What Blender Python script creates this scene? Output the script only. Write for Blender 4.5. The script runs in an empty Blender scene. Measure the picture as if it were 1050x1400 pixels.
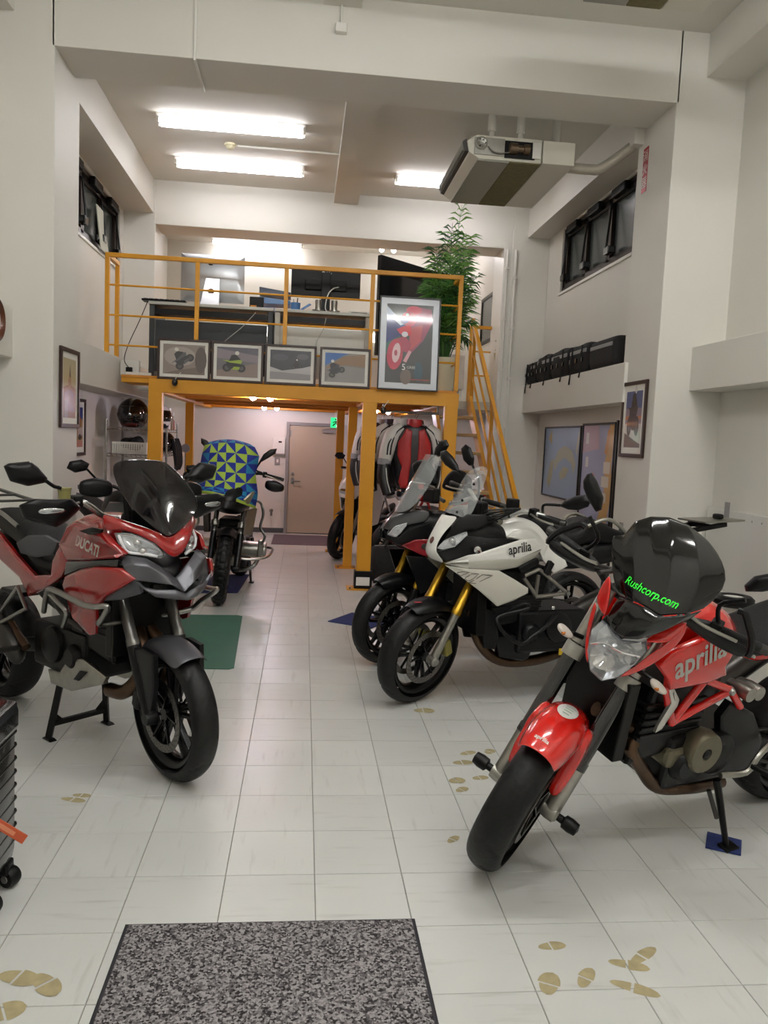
import bpy, bmesh, math, random
from mathutils import Vector, Matrix
from mathutils.bvhtree import BVHTree
random.seed(7)
SC = bpy.context.scene
COL = SC.collection
# ------------------------------------------------------------------ camera
FPX = 1076.16
CAM = Vector((0, 0, 1.50469))
RV = Vector((0.994007, -0.100303, 0.0434675))
UV = Vector((-0.0339807, 0.094425, 0.9949519))
FV = Vector((0.103901, 0.990466, -0.0904507))
cd = bpy.data.cameras.new('camera')
cd.sensor_fit = 'HORIZONTAL'; cd.sensor_width = 36.0; cd.lens = 36.0 * FPX / 1050.0
cd.clip_start = 0.05; cd.clip_end = 200
cam = bpy.data.objects.new('camera', cd); COL.objects.link(cam)
cam.matrix_world = Matrix(((RV.x, UV.x, -FV.x, CAM.x), (RV.y, UV.y, -FV.y, CAM.y), (RV.z, UV.z, -FV.z, CAM.z), (0, 0, 0, 1)))
SC.camera = cam
# ------------------------------------------------------------------ world (night outside) and exposure
w = bpy.data.worlds.new('world'); SC.world = w; w.use_nodes = True
w.node_tree.nodes['Background'].inputs[0].default_value = (0.02, 0.025, 0.035, 1)
w.node_tree.nodes['Background'].inputs[1].default_value = 1.0
SC.view_settings.view_transform = 'Standard'
SC.view_settings.look = 'None'
SC.view_settings.gamma = 1.0
SC.view_settings.use_curve_mapping = False
SC.view_settings.exposure = 0.35
TUBE = 17.5          # emission of the rear ceiling tubes
TUBE_FRONT = 82.0    # emission of the near ceiling tubes

# ------------------------------------------------------------------ helpers
def ray(px, py):
    return FV + RV * ((px - 525.0) / FPX) - UV * ((py - 700.0) / FPX)
def atY(px, py, y):
    d = ray(px, py); return CAM + d * (y / d.y)
def atX(px, py, x):
    d = ray(px, py); return CAM + d * (x / d.x)
def atZ(px, py, z=0.0):
    d = ray(px, py); return CAM + d * ((z - CAM.z) / d.z)
def project(p):
    d = Vector(p) - CAM; w_ = d.dot(FV)
    return 525 + FPX * d.dot(RV) / w_, 700 - FPX * d.dot(UV) / w_, w_

def lin(c):
    if isinstance(c, str):
        c = c.lstrip('#'); c = [int(c[i:i + 2], 16) / 255 for i in (0, 2, 4)]
    return tuple((x / 12.92 if x <= 0.04045 else ((x + 0.055) / 1.055) ** 2.4) for x in c[:3]) + (1.0,)

MATS = {}
def mat(name, col='888888', rough=0.5, metal=0.0, coat=0.0, noise=0.0, nscale=8.0, bump=0.0, bscale=60.0, emit=0.0, ecol=None, trans=0.0, alpha=1.0, spec=None, ior=None):
    if name in MATS: return MATS[name]
    m = bpy.data.materials.new(name); m.use_nodes = True
    nt = m.node_tree; p = nt.nodes['Principled BSDF']; L = nt.links.new
    c = lin(col)
    p.inputs['Base Color'].default_value = c
    p.inputs['Roughness'].default_value = rough
    p.inputs['Metallic'].default_value = metal
    p.inputs['Coat Weight'].default_value = coat
    p.inputs['Coat Roughness'].default_value = 0.06
    if spec is not None: p.inputs['Specular IOR Level'].default_value = spec
    if ior: p.inputs['IOR'].default_value = ior
    if trans: p.inputs['Transmission Weight'].default_value = trans
    if alpha < 1: p.inputs['Alpha'].default_value = alpha
    if emit:
        p.inputs['Emission Color'].default_value = lin(ecol or col); p.inputs['Emission Strength'].default_value = emit
    if noise or bump:
        tc = nt.nodes.new('ShaderNodeTexCoord')
    if noise:
        n = nt.nodes.new('ShaderNodeTexNoise'); n.inputs['Scale'].default_value = nscale; n.inputs['Detail'].default_value = 6
        L(tc.outputs['Object'], n.inputs['Vector'])
        mx = nt.nodes.new('ShaderNodeMix'); mx.data_type = 'RGBA'; mx.blend_type = 'MULTIPLY'
        mx.inputs['Factor'].default_value = 1.0
        mp = nt.nodes.new('ShaderNodeMapRange'); mp.inputs[1].default_value = 0.3; mp.inputs[2].default_value = 0.7
        mp.inputs[3].default_value = 1 - noise; mp.inputs[4].default_value = 1.0
        L(n.outputs['Fac'], mp.inputs[0]); mx.inputs['A'].default_value = c; L(mp.outputs[0], mx.inputs['B'])
        L(mx.outputs['Result'], p.inputs['Base Color'])
    if bump:
        n2 = nt.nodes.new('ShaderNodeTexNoise'); n2.inputs['Scale'].default_value = bscale; n2.inputs['Detail'].default_value = 4
        L(tc.outputs['Object'], n2.inputs['Vector'])
        b = nt.nodes.new('ShaderNodeBump'); b.inputs['Strength'].default_value = bump; b.inputs['Distance'].default_value = 0.01
        L(n2.outputs['Fac'], b.inputs['Height']); L(b.outputs['Normal'], p.inputs['Normal'])
    MATS[name] = m
    return m

def crom(pts, k=6, closed=False):
    pts = [Vector(p) for p in pts]; n = len(pts)
    if n < 3 and not closed: return pts
    out = []
    rng = n if closed else n - 1
    for i in range(rng):
        if closed: a, b, c, d = pts[(i - 1) % n], pts[i], pts[(i + 1) % n], pts[(i + 2) % n]
        else:
            b, c = pts[i], pts[i + 1]
            a = pts[i - 1] if i else b * 2 - c
            d = pts[i + 2] if i + 2 < n else c * 2 - b
        for j in range(k):
            t = j / k
            out.append(0.5 * ((2 * b) + (c - a) * t + (2 * a - 5 * b + 4 * c - d) * t * t + (3 * b - a - 3 * c + d) * t ** 3))
    if not closed: out.append(pts[-1])
    return out

class B:
    """mesh builder"""
    def __init__(s): s.v = []; s.f = []; s.mi = []; s.cur = 0
    def add(s, v, f):
        o = len(s.v); s.v += [Vector(p) for p in v]; s.f += [[i + o for i in q] for q in f]; s.mi += [s.cur] * len(f); return s
    def box(s, a, b):
        x0, y0, z0 = a; x1, y1, z1 = b
        return s.hexa([(x0, y0, z0), (x1, y0, z0), (x1, y1, z0), (x0, y1, z0), (x0, y0, z1), (x1, y0, z1), (x1, y1, z1), (x0, y1, z1)])
    def hexa(s, p): return s.add(p, [(0, 3, 2, 1), (4, 5, 6, 7), (0, 1, 5, 4), (1, 2, 6, 5), (2, 3, 7, 6), (3, 0, 4, 7)])
    def bar(s, p, q, w, h, up=(0, 0, 1)):
        """rectangular bar from p to q: w across, h along up"""
        p = Vector(p); q = Vector(q); d = (q - p).normalized(); u = Vector(up)
        a = d.cross(u)
        if a.length < 1e-4: a = d.cross(Vector((1, 0, 0)))
        a.normalize(); u = a.cross(d); a *= w / 2; u = u * (h / 2)
        return s.hexa([p - a - u, p + a - u, q + a - u, q - a - u, p - a + u, p + a + u, q + a + u, q - a + u])
    def tube(s, path, r, n=10, k=0, closed=False, cap=True):
        path = crom(path, k, closed) if k else [Vector(p) for p in path]
        m = len(path)
        rs = r if isinstance(r, (list, tuple)) else [r]
        def rad(i):
            t = i / max(1, m - 1) * (len(rs) - 1); a = int(t)
            return rs[a] if a + 1 >= len(rs) else rs[a] + (rs[a + 1] - rs[a]) * (t - a)
        v = []; nrm = None
        for i, p in enumerate(path):
            a = path[(i - 1) % m] if (i or closed) else p; c = path[(i + 1) % m] if (i < m - 1 or closed) else p
            t = (c - a)
            if t.length < 1e-9: t = Vector((0, 0, 1))
            t.normalize()
            if nrm is None:
                nrm = t.cross(Vector((0, 0, 1)))
                if nrm.length < 0.05: nrm = t.cross(Vector((1, 0, 0)))
            nrm = (nrm - t * nrm.dot(t)).normalized(); bn = t.cross(nrm)
            R = rad(i)
            v += [p + (nrm * math.cos(2 * math.pi * j / n) + bn * math.sin(2 * math.pi * j / n)) * R for j in range(n)]
        f = []
        for i in range(m if closed else m - 1):
            for j in range(n):
                a = i * n + j; b = i * n + (j + 1) % n; i2 = ((i + 1) % m) * n
                f.append((a, b, i2 + (j + 1) % n, i2 + j))
        if cap and not closed: f += [tuple(range(n))[::-1], tuple((m - 1) * n + j for j in range(n))]
        return s.add(v, f)
    def lathe(s, prof, n=32, c=(0, 0, 0), ax=(0, 1, 0), closed=False, a0=0, a1=2 * math.pi):
        """prof: list of (radius, distance along axis)"""
        ax = Vector(ax).normalized(); c = Vector(c)
        e = ax.cross(Vector((0, 0, 1)));
        if e.length < 0.05: e = ax.cross(Vector((1, 0, 0)))
        e.normalize(); g = e.cross(ax)
        m = len(prof); v = []; full = abs(a1 - a0 - 2 * math.pi) < 1e-6; nn = n if full else n + 1
        for i in range(nn):
            t = a0 + (a1 - a0) * i / n; d = e * math.cos(t) + g * math.sin(t)
            v += [c + d * r + ax * h for r, h in prof]
        f = []
        for i in range(n):
            i2 = (i + 1) % nn
            for j in range(m if closed else m - 1):
                j2 = (j + 1) % m
                f.append((i * m + j, i2 * m + j, i2 * m + j2, i * m + j2))
        return s.add(v, f)
    def prism(s, pts, d):
        """polygon (3D points) extruded by vector d"""
        n = len(pts); d = Vector(d); pts = [Vector(p) for p in pts]
        return s.add(pts + [p + d for p in pts], [tuple(range(n))[::-1], tuple(range(n, 2 * n))] + [(i, (i + 1) % n, n + (i + 1) % n, n + i) for i in range(n)])
    def sheet(s, rows, wrap=False):
        n = len(rows[0]); v = [p for r in rows for p in r]; f = []
        for i in range(len(rows) - 1):
            for j in range(n if wrap else n - 1):
                j2 = (j + 1) % n
                f.append((i * n + j, i * n + j2, (i + 1) * n + j2, (i + 1) * n + j))
        return s.add(v, f)
    def loft(s, rings, cap=True):
        s.sheet(rings, True)
        if cap:
            n = len(rings[0]); o = len(s.v) - n * len(rings)
            s.f += [list(range(o, o + n))[::-1], list(range(len(s.v) - n, len(s.v)))]; s.mi += [s.cur] * 2
        return s
    def poly(s, pts): return s.add(pts, [tuple(range(len(pts)))])
    def ell(s, c, r, n=16, m=10, rot=None):
        c = Vector(c); v = []; f = []
        for i in range(m + 1):
            th = math.pi * i / m
            for j in range(n):
                ph = 2 * math.pi * j / n
                p = Vector((r[0] * math.sin(th) * math.cos(ph), r[1] * math.sin(th) * math.sin(ph), r[2] * math.cos(th)))
                if rot: p = rot @ p
                v.append(c + p)
        for i in range(m):
            for j in range(n): f.append((i * n + j, (i + 1) * n + j, (i + 1) * n + (j + 1) % n, i * n + (j + 1) % n))
        return s.add(v, f)
    def pillow(s, pts, bulge, th, inset=0.55, out=None, dens=1):
        """panel from an outline: rim, raised middle, flat back.  bulge along out (or the outline's normal)"""
        pts = [Vector(p) for p in pts]; n = len(pts)
        if dens > 1: pts = [pts[i].lerp(pts[(i + 1) % n], t) for i in range(n) for t in ([0, .12, .88] if dens == 3 else [0, .5])]; n = len(pts)
        c = sum(pts, Vector()) / n
        if out is None:
            nm = Vector()
            for i in range(n): nm += (pts[i] - c).cross(pts[(i + 1) % n] - c)
            out = nm.normalized()
        out = Vector(out).normalized()
        r1 = [c + (p - c) * (0.5 + inset * 0.5) + out * bulge * 0.7 for p in pts]
        r2 = [c + (p - c) * inset * 0.6 + out * bulge for p in pts]
        bk = [p - out * th for p in pts]; bk2 = [c + (p - c) * 0.5 - out * th for p in pts]
        v = bk2 + bk + pts + r1 + r2
        f = [tuple(range(n))[::-1], tuple(range(4 * n, 5 * n))]
        for k in range(4):
            for i in range(n): f.append((k * n + i, k * n + (i + 1) % n, (k + 1) * n + (i + 1) % n, (k + 1) * n + i))
        return s.add(v, f)
    def plate(s, pts, bulge, th, out, rim=0.014):
        """flat moulded panel: outline with rounded rim, slightly raised face"""
        pts = [Vector(p) for p in pts]; out = Vector(out).normalized(); n = len(pts)
        c = sum(pts, Vector()) / n; nm = Vector()
        for i in range(n): nm += (pts[i] - c).cross(pts[(i + 1) % n] - c)
        sg = 1 if nm.dot(out) > 0 else -1
        def inset(d):
            r = []
            for i in range(n):
                e0 = pts[i] - pts[i - 1]; e1 = pts[(i + 1) % n] - pts[i]
                n0 = out.cross(e0).normalized() * sg; n1 = out.cross(e1).normalized() * sg; b_ = n0 + n1
                if b_.length < .2: b_ = n0
                b_.normalize(); k = min(1.8, 1 / max(.5, b_.dot(n0))); r.append(pts[i] + b_ * d * k)
            return r
        r0 = [p - out * th for p in pts]; r2 = [p + out * bulge * .55 for p in inset(rim * .3)]; r3 = [p + out * bulge for p in inset(rim)]
        v = r0 + pts + r2 + r3; f = [tuple(range(n))[::-1], tuple(range(3 * n, 4 * n))]
        for k in range(3):
            for i in range(n): f.append((k * n + i, k * n + (i + 1) % n, (k + 1) * n + (i + 1) % n, (k + 1) * n + i))
        return s.add(v, f)
    def mirror(s):
        n = len(s.v); s.v += [Vector((p.x, -p.y, p.z)) for p in s.v]; s.f += [[i + n for i in q][::-1] for q in s.f]; s.mi += s.mi; return s

def ob(name, b, m, parent=None, smooth=None, sub=0, bevel=0.0, solid=0.0, xf=None, weld=0.0, off=0.0, kind=None, label=None):
    me = bpy.data.meshes.new(name)
    vs = b.v if xf is None else [xf @ p for p in b.v]
    me.from_pydata([tuple(p) for p in vs], [], b.f)
    ms = m if isinstance(m, (list, tuple)) else [m]
    for q in ms: me.materials.append(q)
    if len(ms) > 1: me.polygons.foreach_set('material_index', b.mi)
    bm = bmesh.new(); bm.from_mesh(me)
    if weld: bmesh.ops.remove_doubles(bm, verts=bm.verts, dist=weld)
    bmesh.ops.recalc_face_normals(bm, faces=bm.faces)
    bm.to_mesh(me); bm.free()
    if smooth is None: smooth = bool(sub)
    if smooth: me.polygons.foreach_set('use_smooth', [True] * len(me.polygons))
    o = bpy.data.objects.new(name, me); COL.objects.link(o)
    if parent is not None: o.parent = parent
    if smooth and not sub and smooth != 'all':
        me.set_sharp_from_angle(angle=math.radians(smooth if smooth is not True else 40))
    if solid:
        md = o.modifiers.new('solid', 'SOLIDIFY'); md.thickness = solid; md.offset = off
    if bevel:
        md = o.modifiers.new('bevel', 'BEVEL'); md.width = bevel; md.segments = 2; md.limit_method = 'ANGLE'; md.angle_limit = math.radians(40); md.use_clamp_overlap = True
    if sub:
        md = o.modifiers.new('sub', 'SUBSURF'); md.levels = sub; md.render_levels = sub
    if kind: o['kind'] = kind
    if label: o['label'] = label
    return o
def thing(name, label, cat, loc=(0, 0, 0), rz=0.0, group=None):
    o = bpy.data.objects.new(name, None); COL.objects.link(o); o.empty_display_size = 0.1
    o.location = loc; o.rotation_euler = (0, 0, rz); o['label'] = label; o['category'] = cat
    if group: o['group'] = group
    return o
def tag(o, label, cat, group=None):
    o['label'] = label; o['category'] = cat
    if group: o['group'] = group
    return o
def struct(name, b, m, label=None, cat='wall', parent=None, **k):
    o = ob(name, b, m, parent, **k)
    if parent is None:
        o['kind'] = 'structure'; o['category'] = cat
        if label: o['label'] = label
    return o
def clone(o, parent=None, **props):
    c = o.copy(); COL.objects.link(c)
    if parent is not None: c.parent = parent
    for k_, v_ in props.items(): c[k_] = v_
    for ch in list(o.children): clone(ch, c)
    return c
def text_mesh(body, size, depth=0.0, shear=0.0, bold=0.0, align='CENTER', spacing=1.0):
    cu = bpy.data.curves.new('t', 'FONT'); cu.body = body; cu.size = size; cu.extrude = depth; cu.shear = shear; cu.offset = bold
    cu.align_x = align; cu.align_y = 'CENTER'; cu.space_character = spacing; cu.resolution_u = 3
    o = bpy.data.objects.new('t', cu); COL.objects.link(o)
    dg = bpy.context.evaluated_depsgraph_get(); me = o.evaluated_get(dg).to_mesh()
    v = [p.co.copy() for p in me.vertices]; f = [list(p.vertices) for p in me.polygons]
    o.evaluated_get(dg).to_mesh_clear(); bpy.data.objects.remove(o); bpy.data.curves.remove(cu)
    return v, f
# ================================================================== materials of the place
WALL = mat('painted wall', 'dfdcd3', 0.55, noise=0.05, nscale=1.2, bump=0.05, bscale=90)
CEIL = mat('painted ceiling', 'dbd8ce', 0.7, noise=0.04, nscale=1.0, bump=0.04, bscale=120)
CONDUIT = mat('white conduit', 'e4e2da', 0.4)
DARKFRAME = mat('bronze window frame', '2a1d17', 0.35, 0.6)
NIGHTGLASS = mat('frosted night glass', '3c4442', 0.25, spec=0.6, noise=0.3, nscale=3)
YEL = mat('yellow painted steel', 'dd9a1e', 0.42, noise=0.08, nscale=5)
YELD = mat('orange painted underside', 'd98b22', 0.5, noise=0.12, nscale=3)
BLK = mat('black plastic', '0a0a0a', 0.42, noise=0.2, nscale=20, spec=.25)
BLKG = mat('gloss black', '0b0b0c', 0.12, coat=0.6)
STEEL = mat('brushed steel', '9a9a96', 0.3, 1.0)
ALU = mat('cast aluminium', 'a8a69e', 0.38, 1.0, noise=0.15, nscale=30)
WHITEP = mat('white plastic', 'e2e0d8', 0.4)
TUBEM = mat('fluorescent tube', 'ffffff', 0.4, emit=TUBE, ecol='fdfaff')
TUBEF = mat('near fluorescent tube', 'ffffff', 0.4, emit=TUBE_FRONT, ecol='ffffff')

# ------------------------------------------------------------------ floor of vinyl tiles
def tile_mat():
    m = bpy.data.materials.new('vinyl tile'); m.use_nodes = True; nt = m.node_tree; L = nt.links.new; N = nt.nodes.new
    p = nt.nodes['Principled BSDF']
    oi = N('ShaderNodeObjectInfo'); tc = N('ShaderNodeNewGeometry')
    mp = N('ShaderNodeMapping'); mp.inputs['Scale'].default_value = (4, 34, 1)
    mp2 = N('ShaderNodeMapping'); mp2.inputs['Scale'].default_value = (34, 4, 1)
    L(tc.outputs['Position'], mp.inputs[0]); L(tc.outputs['Position'], mp2.inputs[0])
    gt = N('ShaderNodeMath'); gt.operation = 'GREATER_THAN'; gt.inputs[1].default_value = 0.5; L(oi.outputs['Random'], gt.inputs[0])
    mv = N('ShaderNodeMix'); mv.data_type = 'VECTOR'; L(gt.outputs[0], mv.inputs['Factor']); L(mp.outputs[0], mv.inputs['A']); L(mp2.outputs[0], mv.inputs['B'])
    n = N('ShaderNodeTexNoise'); n.inputs['Scale'].default_value = 1.0; n.inputs['Detail'].default_value = 5; L(mv.outputs['Result'], n.inputs['Vector'])
    r = N('ShaderNodeValToRGB'); r.color_ramp.elements[0].position = 0.25; r.color_ramp.elements[0].color = lin('c6c6c1')
    r.color_ramp.elements[1].position = 0.42; r.color_ramp.elements[1].color = lin('d6d7d3'); L(n.outputs['Fac'], r.inputs[0])
    n2 = N('ShaderNodeTexNoise'); n2.inputs['Scale'].default_value = 1.6; n2.inputs['Detail'].default_value = 4; L(tc.outputs['Position'], n2.inputs['Vector'])
    r2 = N('ShaderNodeMapRange'); r2.inputs[1].default_value = 0.2; r2.inputs[2].default_value = 0.8; r2.inputs[3].default_value = 0.88; r2.inputs[4].default_value = 1.0; L(n2.outputs['Fac'], r2.inputs[0])
    rr = N('ShaderNodeMapRange'); rr.inputs[3].default_value = 0.95; rr.inputs[4].default_value = 1.03; L(oi.outputs['Random'], rr.inputs[0])
    mu = N('ShaderNodeMath'); mu.operation = 'MULTIPLY'; L(r2.outputs[0], mu.inputs[0]); L(rr.outputs[0], mu.inputs[1])
    mx = N('ShaderNodeMix'); mx.data_type = 'RGBA'; mx.blend_type = 'MULTIPLY'; mx.inputs['Factor'].default_value = 1
    L(r.outputs[0], mx.inputs['A']); L(mu.outputs[0], mx.inputs['B']); L(mx.outputs['Result'], p.inputs['Base Color'])
    ro = N('ShaderNodeMapRange'); ro.inputs[3].default_value = 0.29; ro.inputs[4].default_value = 0.33; L(n2.outputs['Fac'], ro.inputs[0]); L(ro.outputs[0], p.inputs['Roughness'])
    n3 = N('ShaderNodeTexNoise'); n3.inputs['Scale'].default_value = 9; n3.inputs['Detail'].default_value = 3; L(tc.outputs['Position'], n3.inputs['Vector'])
    bu = N('ShaderNodeBump'); bu.inputs['Strength'].default_value = 0.12; bu.inputs['Distance'].default_value = 0.01; L(n3.outputs['Fac'], bu.inputs['Height']); L(bu.outputs['Normal'], p.inputs['Normal'])
    p.inputs['Specular IOR Level'].default_value = 0.55
    return m
TILE = tile_mat()
T = 0.303; TX = 0.0866; TY = 3.2102
fl = struct('floor', B().box((-3.2, -1.6, -0.12), (3.4, 12.4, -0.0035)), mat('tile joint', '858277', 0.8), 'off-white vinyl tiled floor of the showroom', 'floor')
def tile_b(cx, cy, b):
    h = T / 2 - 0.0009; k = h - 0.0012
    lo = [(cx - h, cy - h, -0.003), (cx + h, cy - h, -0.003), (cx + h, cy + h, -0.003), (cx - h, cy + h, -0.003)]
    hi = [(cx - k, cy - k, 0), (cx + k, cy - k, 0), (cx + k, cy + k, 0), (cx - k, cy + k, 0)]
    b.add(lo + hi, [(4, 5, 6, 7)] + [(i, (i + 1) % 4, 4 + (i + 1) % 4, 4 + i) for i in range(4)])
cells = []
for i in range(-11, 11):
    for j in range(-31, 16):
        cx = TX + (i + 0.5) * T; cy = TY - (j + 0.5) * T
        px, py, wz = project((cx, cy, 0))
        vis = wz > 0.3 and -70 < px < 1120 and py < 1480
        cells.append((0 if vis else 1, cy, cx))
cells.sort()
proto = B(); tile_b(0, 0, proto)
first = None; rest = B()
for k, (nv, cy, cx) in enumerate(cells):
    if k < 300 and not nv:
        if first is None: first = o = ob('tile', proto, TILE, fl)
        else: o = first.copy(); COL.objects.link(o); o.parent = fl
        o.location = (cx, cy, 0)
    else: tile_b(cx, cy, rest)
ob('tile_field', rest, TILE, fl, kind='stuff')

# ------------------------------------------------------------------ shell
ZC1, ZC2 = 4.60, 4.34          # ceilings of the two bays
XL, XR = -1.783, 2.66          # faces of the front pillars
LW1, RW1 = -2.36, 3.19         # walls of the front bay
LW2, RW2 = -2.12, 2.85         # walls of the rear bay
Y1, Y2, YF, YB = 5.85, 6.34, 9.47, 12.3
struct('wall_back', B().box((-3.2, YB, 0), (3.4, YB + 0.1, 4.8)), WALL, 'plain white back wall behind the mezzanine')
struct('wall_front', B().box((-3.2, -1.6, 0), (3.4, -1.5, 4.8)), WALL, 'plain white wall behind the viewer')
def wall_with_hole(name, x0, x1, ya, yb, zt, hole, label):
    b = B()
    if hole is None: b.box((x0, ya, 0), (x1, yb, zt))
    else:
        h0, h1, z0, z1 = hole
        b.box((x0, ya, 0), (x1, h0, zt)); b.box((x0, h1, 0), (x1, yb, zt)); b.box((x0, h0, 0), (x1, h1, z0)); b.box((x0, h0, z1), (x1, h1, zt))
    return struct(name, b, WALL, label)
wall_with_hole('wall_left_front', LW1 - 0.1, LW1, -1.5, Y1 + 0.1, 4.8, None, 'white left wall of the near bay')
wall_with_hole('wall_right_front', RW1, RW1 + 0.1, -1.5, Y1 + 0.1, 4.8, None, 'white right wall of the near bay beside the white board')
WL = (7.15, 9.28, 3.28, 3.93); WR = (6.95, 8.96, 3.27, 3.97)
wall_with_hole('wall_left', LW2 - 0.12, LW2, Y1 + 0.1, YB, 4.8, WL, 'white left wall of the rear bay under the high window')
wall_with_hole('wall_right', RW2, RW2 + 0.12, Y1 + 0.1, YB, 4.8, WR, 'white right wall of the rear bay behind the maps')
struct('ceiling_front', B().box((-3.2, -1.5, ZC1), (3.4, Y1, ZC1 + 0.1)), CEIL, 'white ceiling of the near bay', 'ceiling')
struct('ceiling', B().box((-3.2, Y2, ZC2), (3.4, YB, ZC2 + 0.1)), CEIL, 'white ceiling of the rear bay with fluorescent lamps', 'ceiling')
# beams, pillars, ledges
BZ = 4.09
struct('trim_front_beam', B().box((XL - 0.02, Y1, BZ), (XR + 0.02, Y2, 4.75)), WALL, 'deep white concrete beam crossing the room in front', 'beam', bevel=0.004)
struct('trim_far_beam', B().box((-2.1, YF, 3.85), (2.8, YF + 0.45, 4.4)), WALL, 'white concrete beam above the mezzanine', 'beam', bevel=0.004)
struct('trim_pillar_left', B().box((LW1, Y1, 0), (XL, 6.45, 4.75)), WALL, 'white left pillar carrying the framed church picture', 'pillar', bevel=0.006)
struct('trim_pillar_right', B().box((XR, Y1, 0), (RW1 + 0.02, 6.5, 4.75)), WALL, 'white right pillar carrying the framed motorcycle picture', 'pillar', bevel=0.006)
struct('trim_far_pillar_left', B().box((LW2, YF - 0.01, 0), (-1.77, YF + 0.5, 4.4)), WALL, 'white far left pillar behind the yellow railing', 'pillar', bevel=0.005)
struct('trim_far_pillar_right', B().box((2.40, YF - 0.01, 0), (RW2, YF + 0.5, 4.4)), WALL, 'white far right pillar beside the stairs', 'pillar', bevel=0.005)
struct('trim_side_beam_left', B().box((LW2, 6.4, 3.97), (XL - 0.01, YF, 4.4)), WALL, 'white beam over the left high window', 'beam')
struct('trim_side_beam_right', B().box((2.58, 6.4, 3.99), (RW2, YF, 4.4)), WALL, 'white beam over the right high window', 'beam')
struct('trim_side_beam_near_right', B().box((2.88, -1.5, 4.29), (RW1, Y1 + 0.01, 4.65)), WALL, 'white side beam along the near right wall', 'beam')
struct('trim_side_beam_near_left', B().box((LW1, -1.5, 4.29), (-2.05, Y1 + 0.01, 4.65)), WALL, 'white side beam along the near left wall', 'beam')
struct('trim_ledge_left', B().box((LW2, 6.4, 1.86), (-1.82, YF, 2.20)), WALL, 'white concrete ledge on the left wall under the railing', 'ledge', bevel=0.004)
struct('trim_ledge_right', B().box((2.63, 6.4, 1.91), (RW2, YF, 2.24)), WALL, 'white concrete ledge on the right wall carrying black bags', 'ledge', bevel=0.004)
struct('trim_ledge_near_right', B().box((2.93, -1.5, 1.985), (RW1, Y1 + 0.01, 2.315)), WALL, 'white concrete ledge on the near right wall', 'ledge', bevel=0.004)
struct('trim_ledge_near_left', B().box((LW1, -1.5, 1.97), (-2.06, Y1 + 0.01, 2.32)), WALL, 'white concrete ledge on the near left wall behind the clock', 'ledge', bevel=0.004)
struct('trim_joist', B().box((0.25, Y2, 4.23), (0.53, YF + 0.01, 4.36)), CEIL, 'shallow white joist along the rear bay ceiling', 'beam')
struct('trim_joist_near', B().box((0.03, -1.5, 4.53), (0.30, Y1, 4.62)), CEIL, 'shallow white joist along the near bay ceiling', 'beam')
struct('trim_low_step', B().box((2.96, -1.5, 0), (RW1, Y1, 0.5)), WALL, 'low step along the near right wall under the white board', 'ledge')
struct('baseboard_back', B().box((-2.12, YB - 0.012, 0), (2.85, YB, 0.075)), mat('grey vinyl base', '4b4a4c', 0.5), 'dark grey vinyl baseboard on the back wall', 'baseboard')
# conduit on the front beam and plaster joints
c = ob('conduit', B().tube([(-0.845, Y1 - 0.012, 4.6), (-0.845, Y1 - 0.012, BZ - 0.012), (-0.845, Y2, BZ - 0.012)], 0.011, 8), CONDUIT, smooth=True)
tag(c, 'thin white conduit running down the front beam and under it', 'conduit')
b = B().tube([(2.34, YF - 0.03, 3.83), (2.34, YF - 0.03, 0.02)], 0.012, 8)
for zc in (0.6, 1.2, 1.8, 2.4, 3.0, 3.6): b.box((2.32, YF - 0.05, zc), (2.36, YF - 0.012, zc + 0.025))
tag(ob('conduit', b, CONDUIT, smooth=True), 'thin white clamped conduit left of the pair beside the stairs', 'conduit')
b = B().tube([(2.44, YF - 0.03, 3.83), (2.44, YF - 0.03, 0.02)], 0.014, 8)
for zc in (0.5, 1.1, 1.7, 2.3, 2.9, 3.5): b.box((2.418, YF - 0.05, zc), (2.462, YF - 0.01, zc + 0.03))
tag(ob('conduit', b, CONDUIT, smooth=True), 'thicker white clamped conduit right of the pair beside the stairs', 'conduit')
struct('trim_pipe_cover', B().box((2.30, YF - 0.012, 0), (2.40, YF + 0.48, 3.85)), CONDUIT, 'white pipe casing on the far right pillar', 'casing')
b = B().box((0.12, Y1 - 0.05, 4.34), (0.20, Y1 - 0.001, 4.40)).tube([(0.16, Y1 - 0.02, 4.40), (0.16, Y1 - 0.02, 4.53)], 0.008, 6)
tag(ob('junction_box', b, CONDUIT, bevel=0.004), 'small white junction box on the front beam below the joist', 'box')

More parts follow.
